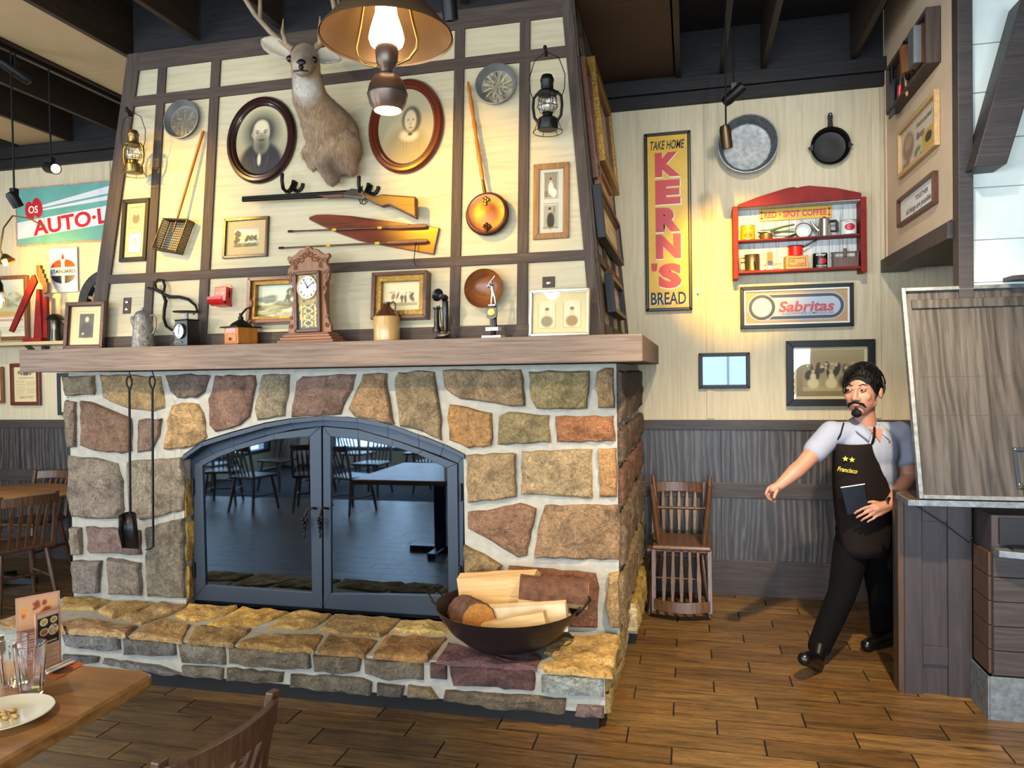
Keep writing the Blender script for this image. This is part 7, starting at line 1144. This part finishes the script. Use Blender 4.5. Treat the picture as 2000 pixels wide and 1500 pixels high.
for k in range(170):
    th = rg.uniform(0, 6.28); fr_ = max(0, -math.sin(th)); lo = -.6 + 1.1 * fr_ ** 1.6; a0 = rg.uniform(lo + .04, 1.5); P_ = []
    for q in range(4):
        a = a0 + q * .11; t_ = th + (.05 * q if math.cos(th) > 0 else -.05 * q); a = min(a, 1.56); r_ = 1.06 + .03 * math.sin(q)
        P_.append(hd(.094 * r_ * math.cos(a) * math.cos(t_), .022 + .112 * r_ * math.cos(a) * math.sin(t_), .036 + .115 * r_ * math.sin(a)))
    b.tube(P_, [.0045, .005, .004, .001], 4)
o = b.build('hair_locks', M['hair'], man, smooth=60); o['kind'] = 'stuff'
# shirt
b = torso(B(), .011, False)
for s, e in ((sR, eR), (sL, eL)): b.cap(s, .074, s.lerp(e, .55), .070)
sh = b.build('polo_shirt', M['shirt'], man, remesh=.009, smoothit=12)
nb = neck + V((0, 0, -.01))
for s_ in (-1, 1):
    inner = [(0, .07, .03), (.05, .045, .025), (.068, -.005, .01), (.055, -.06, -.01), (.022, -.098, -.045)]; outer = [(0, .095, -.01), (.075, .06, -.012), (.105, -.01, -.035), (.10, -.085, -.055), (.062, -.135, -.10)]
    B().loft([[nb + RB @ V((s_ * x, y, z)) for x, y, z in inner], [nb + RB @ V((s_ * x * .9 + s_ * .012, y, z + .012)) for x, y, z in outer], [nb + RB @ V((s_ * x, y, z)) for x, y, z in outer]], False, False).build('collar', M['shirt'], man, smooth=80).modifiers.new('thick', 'SOLIDIFY').thickness = .006
B().loft([[nb + RB @ V(p) for p in ((-.04, -.104, -.03), (.04, -.104, -.03), (0, -.138, -.1))], [nb + RB @ V(p) for p in ((-.04, -.05, -.03), (.04, -.05, -.03), (0, -.08, -.105))]]).build('open_neck', M['skin'], man)
# trousers and shoes
b = B(); b.ell(pel, (.178, .142, .13), 20, 12, RB)
for h_, k_, a_ in ((hR, kR, aR), (hL, kL, aL)): b.cap(h_, .108, k_, .078); b.cap(k_, .078, k_.lerp(a_, .5), .072); b.cap(k_.lerp(a_, .5), .072, a_ + (a_ - k_).normalized() * .02, .064)
b.build('trousers', M['trous'], man, remesh=.01, smoothit=4)
def shoe(pts, nm='shoe'):
    b = B(); P_ = [J(*p) for p in pts]; b.cap(P_[0], .047, P_[1], .042); b.cap(P_[1], .044, P_[2], .040); b.cap(P_[0], .05, P_[0] + (P_[0] - P_[1]).normalized() * .0, .05); return b
fl = lambda x, y, z: onZ(x, y, z) - MO
heel = fl(1594, 1296, .05); toe = heel + V((-.085, -.17, .085)); b = B(); b.cap(heel, .042, heel.lerp(toe, .55) + V((0, 0, .012)), .043); b.cap(heel.lerp(toe, .55) + V((0, 0, .008)), .042, toe, .037); b.cap(heel + V((0, 0, .0)), .04, aR + V((0, 0, .01)), .05); b.build('shoe', M['shoe'], man, remesh=.008, smoothit=3)
heel = fl(1738, 1243, .045); toe = heel + V((-.165, -.17, -.004)); b = B(); b.cap(heel, .043, heel.lerp(toe, .55), .044); b.cap(heel.lerp(toe, .55), .043, toe, .038); b.cap(heel, .042, aL, .05); b.build('shoe', M['shoe'], man, remesh=.008, smoothit=3)
# apron
rows = [(866, 1629, 1707, 4.60), (885, 1628, 1711, 4.59), (915, 1627, 1720, 4.585), (945, 1627, 1733, 4.59), (975, 1629, 1742, 4.61), (1010, 1632, 1744, 4.64), (1045, 1638, 1742, 4.65), (1070, 1644, 1738, 4.65), (1088, 1648, 1734, 4.655)]
rings = []
for y, xl__, xr__, Yc in rows:
    r_ = []
    for k in range(11):
        u_ = k / 10; bul = math.sin(math.pi * u_) ** .6 * .095; r_.append(J(xl__ + (xr__ - xl__) * u_, y + 3 * math.sin(math.pi * u_), Yc + .03 * u_ - bul))
    rings.append(r_)
o = B().loft(rings, False, False).build('apron', M['apron'], man, smooth=80); o.modifiers.new('thick', 'SOLIDIFY').thickness = .006
for a_, c_ in (((1632, 867, 4.575), (1648, 826, 4.60)), ((1703, 868, 4.585), (1708, 834, 4.60))):
    p0, p1 = J(*a_), J(*c_); B().tube([p0, p0.lerp(p1, .5) + V((0, -.03, 0)), p1], .009, 6, flat=.4).build('apron_strap', M['apron'], man)
st = mat('gold_thread', '#d9b21c', .5)
for x, y in ((1651, 896), (1664, 898)):
    c = J(x, y, 4.497); B().prism([(c.x + (.017 if k % 2 == 0 else .007) * math.sin(k * math.pi / 5), c.z + (.017 if k % 2 == 0 else .007) * math.cos(k * math.pi / 5)) for k in range(10)], c.y - .003, c.y + .003).build('star_badge', st, man)
c = J(1655, 918, 4.487); text('Francisco', st, man, c.x, c.y, c.z, .105, .026, .001, .012, .3, Ry(8))
B().tube([J(1737 + 4 * math.cos(a) , 984 + 11 * math.sin(a), 4.55 + .034 * math.cos(a)) for a in [2 * math.pi * k / 12 for k in range(13)]], .008, 6).build('wristband', M['black'], man)
# tablet held against the apron
tq = [J(*p) + MO for p in ((1642, 953, 4.480), (1689, 946, 4.488), (1698, 1002, 4.495), (1655, 1006, 4.485))]
t = thing('tablet', 'dark navy covered tablet held at the waist by the walking man', 'tablet', T(tq[3])); b = B(); b.loft([[p - tq[3] for p in tq], [p - tq[3] + V((0, .012, 0)) for p in tq]]).build('cover', M['navy'], t, bevel=.003); B().tube([tq[0] - tq[3] + V((0, 0, .002)), tq[1] - tq[3] + V((0, 0, .002))], .003, 6).build('pale_edge', M['whitee'], t)
